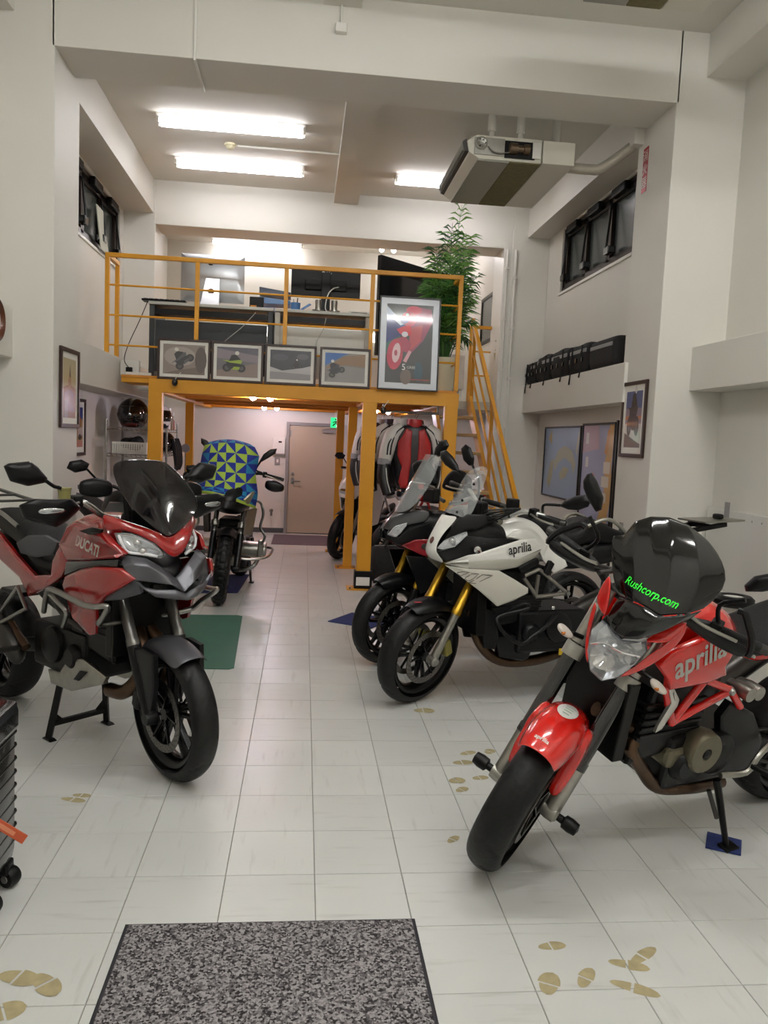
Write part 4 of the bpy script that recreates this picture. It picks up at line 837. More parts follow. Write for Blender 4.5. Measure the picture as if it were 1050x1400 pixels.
# ------------------------------------------------------------------ air conditioners
ACW = mat('ac cream steel', 'd3d0c2', 0.4); MESH = mat('olive filter mesh', '77704a', 0.7, noise=0.25, nscale=25, bump=0.6, bscale=400); ACG = mat('ac grey panel', '9b9990', 0.5)
def ac(x0, x1, y0, y1, z0, z1, label, ztop, detailed=True):
    t = thing('air_conditioner', label, 'air conditioner', (0, 0, 0), 0, 'ceiling air conditioners')
    ob('body', B().prism([(x0 + .10, y0 + .02, z0), (x1 - .27, y0 + .02, z0), (x1 - .27, y0 + .02, z1), (x0 + .08, y0 + .02, z1), (x0 + .0, y0 + .02, z1 - .05), (x0 + .02, y0 + .02, z0 + .05)], (0, y1 - y0 - .02, 0)), ACW, t, bevel=.006)
    ob('duct_box', B().box((x1 - .265, y0, z0 - .005), (x1, y1, z1 - .01)), ACW, t, bevel=.005)
    ob('grey_panel', B().box((x0 + .09, y0 + .03, z0 - .012), (x0 + .355, y1 - .01, z0)), ACG, t, bevel=.003)
    ob('filter_mesh', B().box((x0 + .36, y0 + .03, z0 - .010), (x1 - .275, y1 - .01, z0)), MESH, t)
    ob('louvre_frame', B().prism([(x0 - .012, y0 + .03, z0 + .06), (x0 - .03, y0 + .03, z1 - .05), (x0 - .0, y0 + .03, z1 - .03), (x0 + .02, y0 + .03, z0 + .05)], (0, y1 - y0 - .05, 0)), mat('dark louvre', '2e2b28', 0.5), t, bevel=.003)
    b = B()
    for k in range(34): y = y0 + .06 + k * (y1 - y0 - .1) / 34; b.box((x0 - .034, y, z0 + .07), (x0 - .015, y + .009, z1 - .06))
    ob('louvre', b, mat('grey louvre', '8d8b80', 0.5), t)
    rods = ((x0 + .22, y0 + .12), (x0 + .46, y0 + .12), (x1 - .07, y0 + .3), (x0 + .22, y1 - .15), (x1 - .1, y1 - .15))
    for k, (x, y) in enumerate(rods):
        if detailed or k < 2:
            ob('hanger_rod', B().lathe([(0, 0), (.034, 0), (.034, ztop - z1 - .07), (0, ztop - z1 - .07)], 16, (x, y, z1 + .07), (0, 0, 1)), WHITEP, t, smooth=True)
            ob('rod_nut', B().lathe([(.018, -.02), (.022, 0), (.022, .075)], 6, (x, y, z1), (0, 0, 1)), WHITEP, t)
    if detailed:
        ob('motor', B().lathe([(0, 0), (.035, 0), (.045, .01), (.045, .07), (.03, .075), (.03, .12), (.04, .125), (.04, .17), (0, .17)], 20, (x0 + .34, y0 + .005, (z0 + z1) / 2), (1, 0, 0)), mat('bronze motor', '6a5a48', 0.35, .8), t, smooth=True)
        ob('motor_bay', B().box((x0 + .31, y0 + .012, z0 + .02), (x0 + .56, y0 + .018, z1 - .03)), BLK, t)
        ob('end_plate', B().box((x0 + .06, y0 + .008, z0 + .03), (x0 + .31, y0 + .016, z1 - .02)), ALU, t, bevel=.003)
        ob('fan_gear', B().lathe([(.01, 0), (.04, -.005), (.05, .0), (.045, .012), (0, .012)], 14, (x0 + .115, y0 - .006, z1 - .07), (0, 1, 0)), ALU, t)
        for k in range(6): a_ = k * 1.05; ob('gear_pin', B().tube([(x0 + .115 + .03 * math.cos(a_), y0 - .02, z1 - .07 + .03 * math.sin(a_)), (x0 + .115 + .03 * math.cos(a_), y0, z1 - .07 + .03 * math.sin(a_))], .006, 6), STEEL if k % 2 else BLK, t)
        ob('control_board', B().box((x1 - .35, y0 + .006, z0 + .03), (x1 - .28, y0 + .015, z1 - .03)), WHITEP, t, bevel=.003)
        ob('wiring', B().tube([(x0 + .17, y0, z1 - .09), (x0 + .22, y0 - .01, z0 + .05), (x0 + .3, y0 - .005, z0 + .05), (x0 + .36, y0 - .01, z0 + .06)], .005, 6, 5), mat('grey wire', '77736c', .5), t, smooth=True)
    return t
ac(1.22, 2.11, 6.46, 7.66, 3.80, 3.985, 'cream ceiling air conditioner with its end cover missing', ZC2)
p = atZ(960, 18, 4.2); ac(p.x - .85, p.x, p.y - 1.2, p.y, 4.2, 4.38, 'air conditioner on the near ceiling, its filter just in view at the top', ZC1, False)
b = B().tube([(2.11, 6.62, 3.835), (2.30, 6.62, 3.835), (2.40, 6.60, 3.85), (2.60, 6.53, 4.0), (2.655, 6.51, 4.045), (2.80, 6.51, 4.05)], .042, 14, 4)
t = tag(ob('drain_pipe', b, mat('lagged pipe', 'b3ad9e', .5, .2, noise=.15, nscale=12), smooth=True), 'grey lagged pipe from the air conditioner into the right wall', 'pipe')
# ------------------------------------------------------------------ signs on the right pillar
t = thing('fire_sign', 'narrow red fire extinguisher sign with white characters on the right pillar', 'sign', (XR, 6.335, 3.765)); SRED = mat('sign red', 'a8232c', .4); ob('plate', B().box((-.004, -.045, -.175), (-.0005, .045, .175)), SRED, t)
for k, ch in enumerate('消火器'):
    tv, tf = text_mesh(ch, .095); ob('character', B().add([(-.0048, -q.x, q.y + .105 - .105 * k) for q in tv], tf), WHITEP, t)
t = thing('wall_outlet', 'small grey outlet low on the right pillar', 'outlet', (XR, 6.3, atX(843, 722, XR).z)); ob('plate', B().box((-.01, -.035, -.06), (-.0005, .035, .06)), GREYF, t, bevel=.003); ob('socket', B().box((-.013, -.015, -.03), (-.01, .015, .03)), BLK, t)
t = thing('wall_board', 'long white board against the near right wall', 'board', (RW1 - .02, 4.2, 0)); ob('panel', B().box((-.03, -2.2, .501), (.019, 1.62, 1.10)), mat('white board', 'd6d4ce', .35), t, bevel=.004); ob('clip', B().box((-.04, 1.3, 1.02), (-.029, 1.36, 1.16)), GREYF, t, bevel=.003)
for k in range(3): ob('screw', B().lathe([(0, -.004), (.006, -.003), (.007, 0)], 8, (-.03, 1.0 - .12 * k, 1.05), (1, 0, 0)), STEEL, t)
# ------------------------------------------------------------------ bags on the right ledge
def lbag(x, y0, y1, h, w_, label, strap=True, round_=.06):
    t = thing('luggage_bag', label, 'bag', (x, (y0 + y1) / 2, 2.2405), 0, 'black bags on the right ledge'); L_ = (y1 - y0) / 2
    def ring(y, k): return [Vector((w_ * k * math.copysign(abs(math.cos(a)) ** .5, math.cos(a)), y, h / 2 + h / 2 * k * math.copysign(abs(math.sin(a)) ** .5, math.sin(a)))) for a in [2 * math.pi * i / 20 for i in range(20)]]
    rj = random.Random(int(y0 * 100)); J = (lambda rg: [v + Vector((rj.uniform(-.016, .004), rj.uniform(-.01, .01), rj.uniform(-.03, .02) if v.z > .05 else 0)) for v in rg]) if strap else (lambda rg: rg)
    ob('body', B().loft([ring(-L_, .9), ring(-L_ + .03, 1.0)] + [J(ring(-L_ + 2 * L_ * q / 6, 1.0)) for q in range(1, 6)] + [ring(L_ - .03, 1.0), ring(L_, .9)]), FAB, t, smooth='all', sub=1)
    ob('reflective_strip', B().box((-w_ - .006, -L_ + .05, h * .66), (-w_ + .004, L_ - .05, h * .78)), mat('grey reflective tape', '8c8c8a', .4), t)
    if strap:
        for k in range(1 if h > .29 else 2): ob('strap', B().tube([(-w_ - .01, -L_ * .5 + k * L_, h * .9), (-w_ - .015, -L_ * .5 + k * L_, h * .5), (-w_ - .012, -L_ * .5 + k * L_ + .02, 0.02), (-w_ - .02, -L_ * .5 + k * L_ + .03, -.05 - .05 * k)], .008, 6, 4), FAB, t, smooth=True)
        for k in range(3): ob('buckle', B().box((-w_ - .02, -L_ * .6 + k * L_ * .6, h * .35), (-w_ - .004, -L_ * .6 + k * L_ * .6 + .04, h * .5)), BLKG, t, bevel=.004)
    return t
lbag(2.74, 6.68, 7.30, .27, .10, 'black boxy bag with a grey reflective strip, nearest on the right ledge', False)
lbag(2.735, 7.32, 7.87, .29, .095, 'black strapped bag second nearest on the right ledge'); lbag(2.735, 7.88, 8.47, .30, .095, 'crumpled black strapped bag in the middle of the right ledge'); lbag(2.735, 8.48, 9.0, .30, .095, 'black bag with piping, second farthest on the right ledge'); lbag(2.735, 9.01, 9.44, .27, .095, 'small black box bag, farthest on the right ledge')
# ------------------------------------------------------------------ clock, suitcase, mats
t = thing('wall_clock', 'round brown clock on the near left ledge', 'clock', (-2.06, 5.46, atX(0, 441, -2.06).z)); ob('rim', B().lathe([(.11, 0), (.15, 0), (.155, .025), (.14, .045), (.12, .03)], 32, ax=(1, 0, 0), closed=True), mat('brown clock rim', '5a2c14', .35, coat=.4), t, smooth=True); ob('dial', B().lathe([(0, .02), (.12, .02)], 28, ax=(1, 0, 0)), WHITEP, t); ob('hand', B().bar((.024, 0, 0), (.024, .05, .06), .008, .003), BLK, t); ob('hand', B().bar((.026, 0, 0), (.026, -.03, .02), .01, .003), BLK, t)
SUIT = mat('suitcase shell', '1d1e1c', .25, coat=.4)
q = atZ(14, 1230)
t = thing('suitcase', 'black ribbed hard suitcase with an orange tag at the left edge', 'suitcase', (q.x - .22, q.y + .0, 0))
H_ = .635; rings = []
def rr(x, z, r=.06): pass
def sring(y, k):
    pts = []
    for (cx, cz, a0) in ((.20 - .07, H_ - .07, 0), (-.20 + .07, H_ - .07, 90), (-.20 + .07, .075 + .05, 180), (.20 - .07, .075 + .05, 270)):
        for j in range(5): a_ = math.radians(a0 + 22.5 * j); pts.append(Vector((cx + .07 * k * math.cos(a_), y, cz + .07 * k * math.sin(a_))))
    return pts
ob('shell', B().loft([sring(-.125, .4), sring(-.115, .9), sring(-.09, 1), sring(.09, 1), sring(.115, .9), sring(.125, .4)]), SUIT, t, smooth=30)
for k in range(11): z = .14 + .045 * k; ob('rib', B().box((-.2015, -.1215, z), (.2015, .1215, z + .02)), SUIT, t, bevel=.009)
ob('corner_guard', B().box((.13, -.135, H_ - .13), (.208, .135, H_ - .02)), BLKG, t, bevel=.03)
for sx in (-1, 1):
    for sy in (-1, 1):
        ob('wheel_housing', B().box((sx * .16 - .035, sy * .08 - .03, .045), (sx * .16 + .035, sy * .08 + .03, .085)), BLK, t, bevel=.008)
        w_ = ob('wheel', B().lathe([(.008, -.024), (.028, -.022), (.032, -.012), (.032, .012), (.028, .022), (.008, .024)], 20, (sx * .17 + .02, sy * .08, .032), (.45, 1, 0)), BLK, t, smooth=True)
        ob('wheel_hub', B().lathe([(0, -.026), (.012, -.026), (.014, -.02)], 10, (sx * .17 + .02, sy * .08, .032), (.45, 1, 0)), STEEL, w_)
a_, c_ = atY(0, 1120, q.y - .16) - t.location, atY(38, 1143, q.y - .16) - t.location; d_ = (c_ - a_).normalized(); n_ = Vector((d_.z, 0, -d_.x)) * .03
ob('luggage_tag', B().prism([a_ - n_ * .0 + d_ * -.04, c_ - n_ * 0, c_ - n_ * -1.0, a_ - n_ * -1.0 + d_ * -.04], (0, .003, 0)), mat('orange tag', 'c0532c', .5), t)
ob('tag_text', B().prism([a_ + n_ * .3, a_ + n_ * .3 + d_ * .06, a_ + n_ * .75 + d_ * .06, a_ + n_ * .75], (0, -.001, 0)), mat('tag print', 'd98a68', .5), t)
def speckle(name, c0, c1, c2, sc):
    m = bpy.data.materials.new(name); m.use_nodes = True; nt = m.node_tree; p = nt.nodes['Principled BSDF']; p.inputs['Roughness'].default_value = .95; p.inputs['Specular IOR Level'].default_value = .1
    g = nt.nodes.new('ShaderNodeNewGeometry'); v = nt.nodes.new('ShaderNodeTexVoronoi'); v.inputs['Scale'].default_value = sc; nt.links.new(g.outputs['Position'], v.inputs['Vector'])
    r = nt.nodes.new('ShaderNodeValToRGB'); r.color_ramp.elements[0].color = lin(c0); r.color_ramp.elements[1].color = lin(c2); e = r.color_ramp.elements.new(.45); e.color = lin(c1); r.color_ramp.elements[0].position = .15; r.color_ramp.elements[2].position = .85
    s_ = nt.nodes.new('ShaderNodeSeparateColor'); nt.links.new(v.outputs['Color'], s_.inputs[0]); nt.links.new(s_.outputs[0], r.inputs[0]); nt.links.new(r.outputs[0], p.inputs['Base Color'])
    b_ = nt.nodes.new('ShaderNodeBump'); b_.inputs['Strength'].default_value = .7; b_.inputs['Distance'].default_value = .004; nt.links.new(v.outputs['Distance'], b_.inputs['Height']); nt.links.new(b_.outputs['Normal'], p.inputs['Normal'])
    return m
t = thing('entrance_mat', 'grey speckled entrance mat with dark rubber edge in the foreground', 'mat', (-.046, 1.75, 0))
hw, hl = .446, .59
ob('rubber_edge', B().hexa([(-hw, -hl, .0008), (hw, -hl, .0008), (hw, hl, .0008), (-hw, hl, .0008), (-hw + .005, -hl + .005, .004), (hw - .005, -hl + .005, .004), (hw - .005, hl - .005, .004), (-hw + .005, hl - .005, .004)]), mat('rubber edge', '26242a', .7), t)
ob('pile', B().box((-hw + .012, -hl + .012, .003), (hw - .012, hl - .012, .0075)), speckle('speckled pile', '333132', '6c686a', '9c9898', 150), t, bevel=.002)
def flat(name, label, cat, pts, h, m, bev=.001):
    o = ob(name, B().prism([(x, y, .0006) for x, y in pts], (0, 0, h)), m, bevel=bev); return tag(o, label, cat)
flat('door_mat', 'mauve grey door mat before the back door', 'mat', [(-.41, 10.95), (.55, 10.95), (.55, 12.05), (-.41, 12.05)], .006, mat('mauve pile', '6d6068', .95, noise=.2, nscale=80))
flat('floor_mat', 'green rubber mat under the red and black tourer', 'mat', [(-1.28, 5.02), (-.43, 5.0), (-.40, 5.03), (-.46, 6.50), (-.50, 6.53), (-1.30, 6.5)], .005, mat('green rubber', '3c6a58', .6, noise=.12, nscale=4))
NAVY = mat('navy carpet', '22316a', .9, noise=.2, nscale=60)
flat('carpet_tile', 'navy carpet square under the towel covered motorcycle', 'mat', [atZ(*q).to_tuple()[:2] for q in ((268, 811), (325, 811), (341, 786), (270, 786))], .006, NAVY)
flat('carpet_tile', 'navy carpet piece beyond the towel covered motorcycle', 'mat', [atZ(*q).to_tuple()[:2] for q in ((343, 761), (352, 761), (362, 747), (354, 747))], .006, NAVY)
a_ = atZ(448, 850); flat('carpet_tile', 'navy carpet square poking out left of the dark grey motorcycle', 'mat', [(a_.x, a_.y), (a_.x + .34, a_.y - .22), (a_.x + .56, a_.y + .12), (a_.x + .22, a_.y + .34)], .006, NAVY)
# dried footprints
MUD = mat('dried mud', 'b3a67e', .7, noise=.3, nscale=30)
r5 = random.Random(11)
FZ = [0.0006]
def foot(px, py, l, wdt, ang):
    FZ[0] += 0.00008
    p = atZ(px, py); b = B(); ca, sa = math.cos(ang), math.sin(ang)
    for (u0, u1, w_) in ((-.5, -.08, .42), (-.02, .5, .5)):
        pts = []
        n = 9
        for i in range(n): u = u0 + (u1 - u0) * i / (n - 1); k = math.sqrt(max(0, 1 - (2 * u) ** 2)); pts.append((u, w_ * k))
        for i in range(n)[::-1]: u = u0 + (u1 - u0) * i / (n - 1); k = math.sqrt(max(0, 1 - (2 * u) ** 2)); pts.append((u, -w_ * k * .8))
        b.poly([Vector((p.x + (u * l) * ca - v * wdt * sa, p.y + (u * l) * sa + v * wdt * ca, FZ[0])) for u, v in pts])
    ob('dried_footprint', b, MUD, fl)
for a_ in ((880, 1307, .13, .045, .6), (860, 1320, .12, .05, -.35), (868, 1352, .14, .05, -.5), (755, 1294, .09, .045, .1), (752, 1345, .10, .07, 1.1), (802, 1337, .1, .05, .9), (100, 1094, .11, .045, -.3), (112, 1088, .08, .04, -.2), (620, 1148, .07, .04, .8), (25, 1338, .12, .07, -.3), (62, 1347, .12, .07, -.8), (8, 1385, .1, .08, .5), (633, 1043, .1, .06, .1), (640, 1030, .09, .05, .4), (632, 1080, .07, .05, .6), (657, 1064, .08, .05, .2), (670, 1028, .07, .06, .9), (580, 972, .12, .09, 0), (625, 1068, .08, .07, .3)): foot(*a_)
# ================================================================== motorcycles
RUB = mat('tyre rubber', '0e0e0f', 0.5, bump=0.15, bscale=60, spec=.3); BLKM = mat('matt black paint', '0b0b0d', 0.36, noise=0.15, nscale=12, spec=.28); RIMK = mat('black rim', '121214', 0.25, 0.5)
GUN = mat('gunmetal', '4c4a48', 0.38, 0.9); ENG = mat('engine grey', '151414', 0.42, 0.25, noise=0.3, nscale=25, spec=.3); DISC = mat('brake disc', '7e7a74', 0.3, 1.0, noise=.2, nscale=40); SEATM = mat('seat vinyl', '0d0d0f', 0.55, bump=0.25, bscale=120, spec=.25)
GOLD = mat('gold anodised', 'b08a2c', 0.3, 1.0, noise=.15, nscale=20); PIPE = mat('heat stained pipe', '5a4636', 0.35, 0.9, noise=0.35, nscale=14); CHROME = mat('chrome', 'd6d6d6', 0.08, 1.0)
LENS = mat('clear lens', 'e8ecf0', 0.02, alpha=0.16, coat=1.0, spec=1.0); REFL = mat('lamp reflector', 'c9ccd0', 0.12, 1.0); AMB = mat('amber lens', 'd87828', 0.15, trans=.4); TINT = mat('dark tinted screen', '0e0b10', 0.05, coat=.5, alpha=0.8, spec=.5); CLEAR = mat('clear screen', 'd8dcdc', 0.03, alpha=0.22, coat=1.0, spec=1.0)
REDD = mat('crimson paint', '8e0b0b', 0.22, coat=1.0); REDA = mat('bright red paint', 'c9130a', 0.2, coat=1.0); WHTP = mat('white paint', 'e2e1da', 0.25, coat=.8); GRYP = mat('pale grey paint', 'aeaca0', 0.3, coat=.5); DGRY = mat('dark metallic grey', '3a3b3e', 0.3, 0.6, coat=.6); MGRY = mat('graphite matt', '5a5a5f', 0.36, 0.6)
LED = mat('led strip', 'ffffff', .3); TSIL = mat('silver lettering', 'b8b4ae', 0.35, .4); MIRG = mat('mirror glass', 'a0a4a8', .04, 1.0)

class Bike:
    def __init__(s, label, cpx, phi, lean, wb, cast, steer, r=0.30, w=0.06, group=None, world=None):
        h = math.radians(phi - 90); s.wb = wb; s.r = r; s.w = w; s.c = math.radians(cast)
        s.M = Matrix.Rotation(h, 3, 'Z') @ Matrix.Rotation(-math.radians(lean), 3, 'X')
        A = Vector((-0.04, 0, r)); s.ax = Vector((-math.sin(s.c), 0, math.cos(s.c)))
        s.S = Matrix.Translation(A) @ Matrix.Rotation(math.radians(steer), 4, s.ax) @ Matrix.Translation(-A); s.Si = s.S.inverted()
        best = None; zr = 9
        for i in range(120):
            for j in range(15):
                t = 2 * math.pi * i / 120; k = -1.8 + 3.6 * j / 14; q = r - w + w * math.cos(k)
                p = s.M @ (s.S @ Vector((q * math.cos(t), w * math.sin(k), r + q * math.sin(t))))
                if best is None or p.z < best.z: best = p
                zr = min(zr, (s.M @ Vector((q * math.cos(t) - wb, w * math.sin(k), r + q * math.sin(t)))).z)
        c = atZ(*cpx) if world is None else Vector((world[0], world[1], 0))
        s.L = Vector((c.x - best.x, c.y - best.y, -min(best.z, zr) + 0.0008))
        s.root = thing('motorcycle', label, 'motorcycle', s.L, 0, group)
        s.root.rotation_euler = s.M.to_euler(); s.Mi = s.M.inverted()
        bpy.context.view_layer.update()
    def _pl(s, o, d, ax, v): t = (v - o[ax]) / d[ax]; return o + d * t
    def P(s, px, py, y): return s._pl(s.Mi @ (CAM - s.L), s.Mi @ ray(px, py), 1, y)
    def PX(s, px, py, x): return s._pl(s.Mi @ (CAM - s.L), s.Mi @ ray(px, py), 0, x)
    def SP(s, px, py, y):
        o = s.Mi @ (CAM - s.L); d = s.Mi @ ray(px, py); return s._pl(s.Si @ o, s.Si.to_3x3() @ d, 1, y)
    def SX(s, px, py, x):
        o = s.Mi @ (CAM - s.L); d = s.Mi @ ray(px, py); return s._pl(s.Si @ o, s.Si.to_3x3() @ d, 0, x)
    def pl(s, pts, y=None): return [s.P(p[0], p[1], p[2] if len(p) > 2 else y) for p in pts]
    def sx(s, pts, x=None): return [s.SX(p[0], p[1], p[2] if len(p) > 2 else x) for p in pts]
    def part(s, name, b, m, parent=None, steer=False, **k): return ob(name, b, m, parent or s.root, xf=s.S if steer else None, **k)
    def pan(s, name, pts, m, bulge=0.02, th=0.012, y=None, mirror=True, out=(0, -1, 0), sub=2, parent=None, steer=False, inset=.6):
        o = None
        for sd in ((1, -1) if mirror else (1,)):
            q = [Vector((v.x, v.y * sd, v.z)) for v in pts]; o_ = (out[0], out[1] * sd, out[2])
            if bulge < 0 or sub == 3: b = B().pillow(q, bulge, th, inset, o_, dens=2)
            else: b = B().plate(q, max(bulge * .5, .004), th, o_)
            r = s.part(name, b, m, parent if sd == 1 else None, steer, smooth=48); o = o or r
        return o
    def sheet(s, name, rows, m, th=0.005, sym=True, sub=2, parent=None, steer=False):
        """rows run from the centre line outwards (y <= 0 or >= 0); mirrored into a whole sheet"""
        if sym: rows = [[Vector((p.x, -p.y, p.z)) for p in r[:0:-1]] + [Vector((r[0].x, 0, r[0].z))] + list(r[1:]) for r in rows]
        return s.part(name, B().sheet(rows), m, parent, steer, smooth='all', sub=sub, solid=th)
    def tubes(s, name, path, r, m, mirror=True, k=5, n=10, parent=None, steer=False):
        o = s.part(name, B().tube(path, r, n, k), m, parent, steer, smooth=True)
        if mirror: s.part(name, B().tube([Vector((p[0], -p[1], p[2])) for p in path], r, n, k), m, parent, steer, smooth=True)
        return o
    def body(s, name, secs, m, sub=2, parent=None, steer=False, pw=.7):
        """lofted body: secs = (x, halfwidth, zlow, zhigh)"""
        rings = []
        for x, hw, z0, z1 in secs:
            rings.append([Vector((x, hw * math.copysign(abs(math.cos(a)) ** pw, math.cos(a)), (z0 + z1) / 2 + (z1 - z0) / 2 * math.copysign(abs(math.sin(a)) ** pw, math.sin(a)))) for a in [2 * math.pi * i / 16 for i in range(16)]])
        return s.part(name, B().loft(rings), m, parent, steer, smooth='all', sub=sub)
    def wheel(s, x, steer, r=None, w=None, spokes=5, rimm=RIMK, discs=(-1, 1), dr=0.16, tread='v', name='front_wheel', rimr=0.222, wire=False):
        r = r or s.r; w = w or s.w; z = r
        c = Vector((x, 0, z)); hr = rimr
        b = B().lathe([(hr, -w * .72), (hr + .010, -w * .74), (hr + .012, -w * .66), (hr - .004, -w * .55), (hr - .014, -w * .3), (hr - .016, 0), (hr - .014, w * .3), (hr - .004, w * .55), (hr + .012, w * .66), (hr + .010, w * .74), (hr, w * .72), (hr - .02, w * .5), (hr - .03, 0), (hr - .02, -w * .5)], 64, c, closed=True)
        b.lathe([(0, -.05), (.03, -.05), (.036, -.03), (.036, .03), (.03, .05), (0, .05)], 20, c)
        o = s.part(name, b, rimm, None, steer, smooth=True)
        if wire:
            q = B()
            for k in range(32):
                a = 2 * math.pi * k / 32; a2 = a + (.35 if k % 2 else -.35); sd = (-1 if k % 4 < 2 else 1)
                q.tube([c + Vector((.036 * math.cos(a2), sd * .03, .036 * math.sin(a2))), c + Vector(((hr - .02) * math.cos(a), 0, (hr - .02) * math.sin(a)))], .002, 5)
            s.part('spokes', q, STEEL, o, steer, smooth=True)
        else:
            for k in range(spokes):
                a = 2 * math.pi * k / spokes + .3
                q = B()
                for da in (-.16, .16):
                    p0 = c + Vector((.034 * math.cos(a + da * 2.2), 0, .034 * math.sin(a + da * 2.2))); p1 = c + Vector(((hr - .02) * math.cos(a + da), 0, (hr - .02) * math.sin(a + da)))
                    q.bar(p0, p1, .018, .026, (0, 1, 0))
                s.part('spoke', q, rimm, o, steer, bevel=.004)
        # tyre
        rc = rimr + .012; hgt = r - rc; n = 216; cross = [(-1.45 + 2.9 * j / 18) for j in range(19)]; v = []; f = []
        N = 26 if tread == 'v' else 34
        for i in range(n):
            t = 2 * math.pi * i / n
            for j, a in enumerate(cross):
                yy = w * math.sin(a) * 1.02; rr = rc + hgt * max(0.0, math.cos(a)) ** .75
                u = a / 1.45
                if tread == 'v' and .12 < abs(u) < .72:
                    ph = (t * N / (2 * math.pi) + abs(u) * 1.6) % 1.0
                    if ph < .2 and int(t * N / (2 * math.pi) + abs(u) * 1.6) % 2 == 0: rr -= .005
                if tread == 'knob':
                    ph = (t * N / (2 * math.pi) + (.5 if abs(u) < .3 else 0) + abs(u) * .6) % 1.0
                    if abs(u) < .78 and (ph < .28 or .26 < abs(u) < .36): rr -= .007
                v.append(c + Vector((rr * math.cos(t), yy, rr * math.sin(t))))
            m_ = len(cross)
            for j in range(m_ - 1): i2 = (i + 1) % n; f.append((i * m_ + j, i2 * m_ + j, i2 * m_ + j + 1, i * m_ + j + 1))
        s.part('tire', B().add(v, f), RUB, o, steer, smooth=50)
        for d in discs:
            y = d * (.062 if len(discs) > 1 else .06)
            q = B().lathe([(dr - .034, -.0025), (dr, -.0025), (dr, .0025), (dr - .034, .0025)], 56, c + Vector((0, y, 0)), closed=True)
            do = s.part('brake_disc', q, DISC, o, steer, smooth=True)
            q = B()
            for k in range(30):
                for e, rr in enumerate((dr - .026, dr - .017, dr - .008)):
                    a = 2 * math.pi * (k + e * .33) / 30; q.lathe([(0, d * .0031), (.0035, d * .0031)], 6, c + Vector((rr * math.cos(a), y, rr * math.sin(a))))
            q2 = B()
            for k in range(6):
                a = 2 * math.pi * k / 6; q2.bar(c + Vector((.03 * math.cos(a + .3), y * .8, .03 * math.sin(a + .3))), c + Vector(((dr - .03) * math.cos(a), y, (dr - .03) * math.sin(a))), .008, .012, (0, 1, 0))
            do2 = s.part('disc_carrier', q2, RIMK, o, steer)
            s.part('disc_holes', q, BLK, o, steer)
        return o
    def fork(s, y, z0, z1, z2, rl, ru, ml, mu, x0=0.0, guard=None):
        """z0 axle, z1 joint, z2 top (heights along the raked leg)"""
        for sd in (-1, 1):
            P_ = lambda z: Vector((x0, sd * y, z0)) + s.ax * ((z - z0) / math.cos(s.c))
            s.part('fork_slider', B().lathe([(0, 0), (rl * .9, 0), (rl, .02), (rl, (P_(z1) - P_(z0)).length), (0, (P_(z1) - P_(z0)).length)], 18, P_(z0), s.ax), ml, None, True, smooth=True)
            s.part('fork_tube', B().lathe([(rl * .8, 0), (ru * 1.12, 0), (ru * 1.12, .03), (ru, .035), (ru, (P_(z2) - P_(z1)).length), (0, (P_(z2) - P_(z1)).length)], 18, P_(z1), s.ax), mu, None, True, smooth=True)
            s.part('axle_clamp', B().lathe([(0, -.03), (.026, -.03), (.03, -.01), (.03, .02), (.02, .03), (0, .03)], 16, P_(z0)), ml, None, True, smooth=True)
    def caliper(s, y, ang=2.6, rad=.13, m=None, z=None):
        z = z or s.r
        for sd in (-1, 1):
            c = Vector((rad * math.cos(ang), sd * y, z + rad * math.sin(ang))); t = Vector((-math.sin(ang), 0, math.cos(ang)))
            o = s.part('brake_caliper', B().bar(c - t * .05, c + t * .05, .055, .06, (0, 1, 0)), m or BLK, None, True, bevel=.012)
    def mirror_(s, pts, thick, stem, m=BLK, steer=True, mirror=True, out=(1, 0, 0)):
        for sd in ((1, -1) if mirror else (1,)):
            q = [Vector((p.x, p.y * sd, p.z)) for p in pts]; o_ = Vector((out[0], out[1] * sd, out[2]))
            o = s.part('mirror', B().pillow(q, thick, thick * .5, .6, o_, dens=3), m, None, steer, smooth='all', sub=1)
            c = sum(q, Vector()) / len(q)
            s.part('mirror_glass', B().poly([c + (p - c) * .85 - o_.normalized() * (thick * .5 + .002) for p in q]), MIRG, o, steer)
            s.part('mirror_stem', B().tube([Vector((p[0], p[1] * sd, p[2])) for p in stem], .008, 8, 4), m, o, steer, smooth=True)
    def bars(s, pts, r=.013, m=BLK, grip=.13):
        """right half handlebar path from centre to end; mirrored"""
        for sd in (1, -1):
            q = [Vector((p[0], p[1] * sd, p[2])) for p in pts]; s.part('handlebar', B().tube(q, r, 10, 5), m, None, True, smooth=True)
            e = q[-1]; d = (q[-1] - q[-2]).normalized()
            s.part('grip', B().tube([e - d * grip, e], .018, 12), RUB, None, True, smooth=True)
            s.part('bar_end', B().tube([e, e + d * .03], .017, 12), GUN, None, True, smooth=True)
            s.part('lever', B().tube([e - d * (grip + .03) + Vector((.03, 0, 0)), e - d * grip * .6 + Vector((.07, 0, -.005)), e - d * .0 + Vector((.065, 0, -.01))], .006, 8, 4), ALU, None, True, smooth=True)
            s.part('switchgear', B().box(e - d * (grip + .03) - Vector((.025, .02, .025)), e - d * (grip + .03) + Vector((.03, .02, .03))), BLK, None, True, bevel=.006)
    def decal(s, name, body, p0, p1, y, target, m, size=1.0, bold=0.0, shear=0.0, steer=False, parent=None, ax=1, lift=.0045, direct=None, flat=False):
        """text running from p0 to p1 (local points), pressed on to target along local axis ax"""
        tv, tf = text_mesh(body, 1.0, bold=bold, shear=shear)
        x0 = min(q.x for q in tv); x1 = max(q.x for q in tv); k = (p1 - p0).length / (x1 - x0); e = (p1 - p0).normalized()
        n = Vector((0, 1 if y > 0 else -1, 0)) if direct is None else Vector(direct); u = n.cross(e).normalized()
        bpy.context.view_layer.update(); dg = bpy.context.evaluated_depsgraph_get(); bv = BVHTree.FromObject(target, dg) if target else None
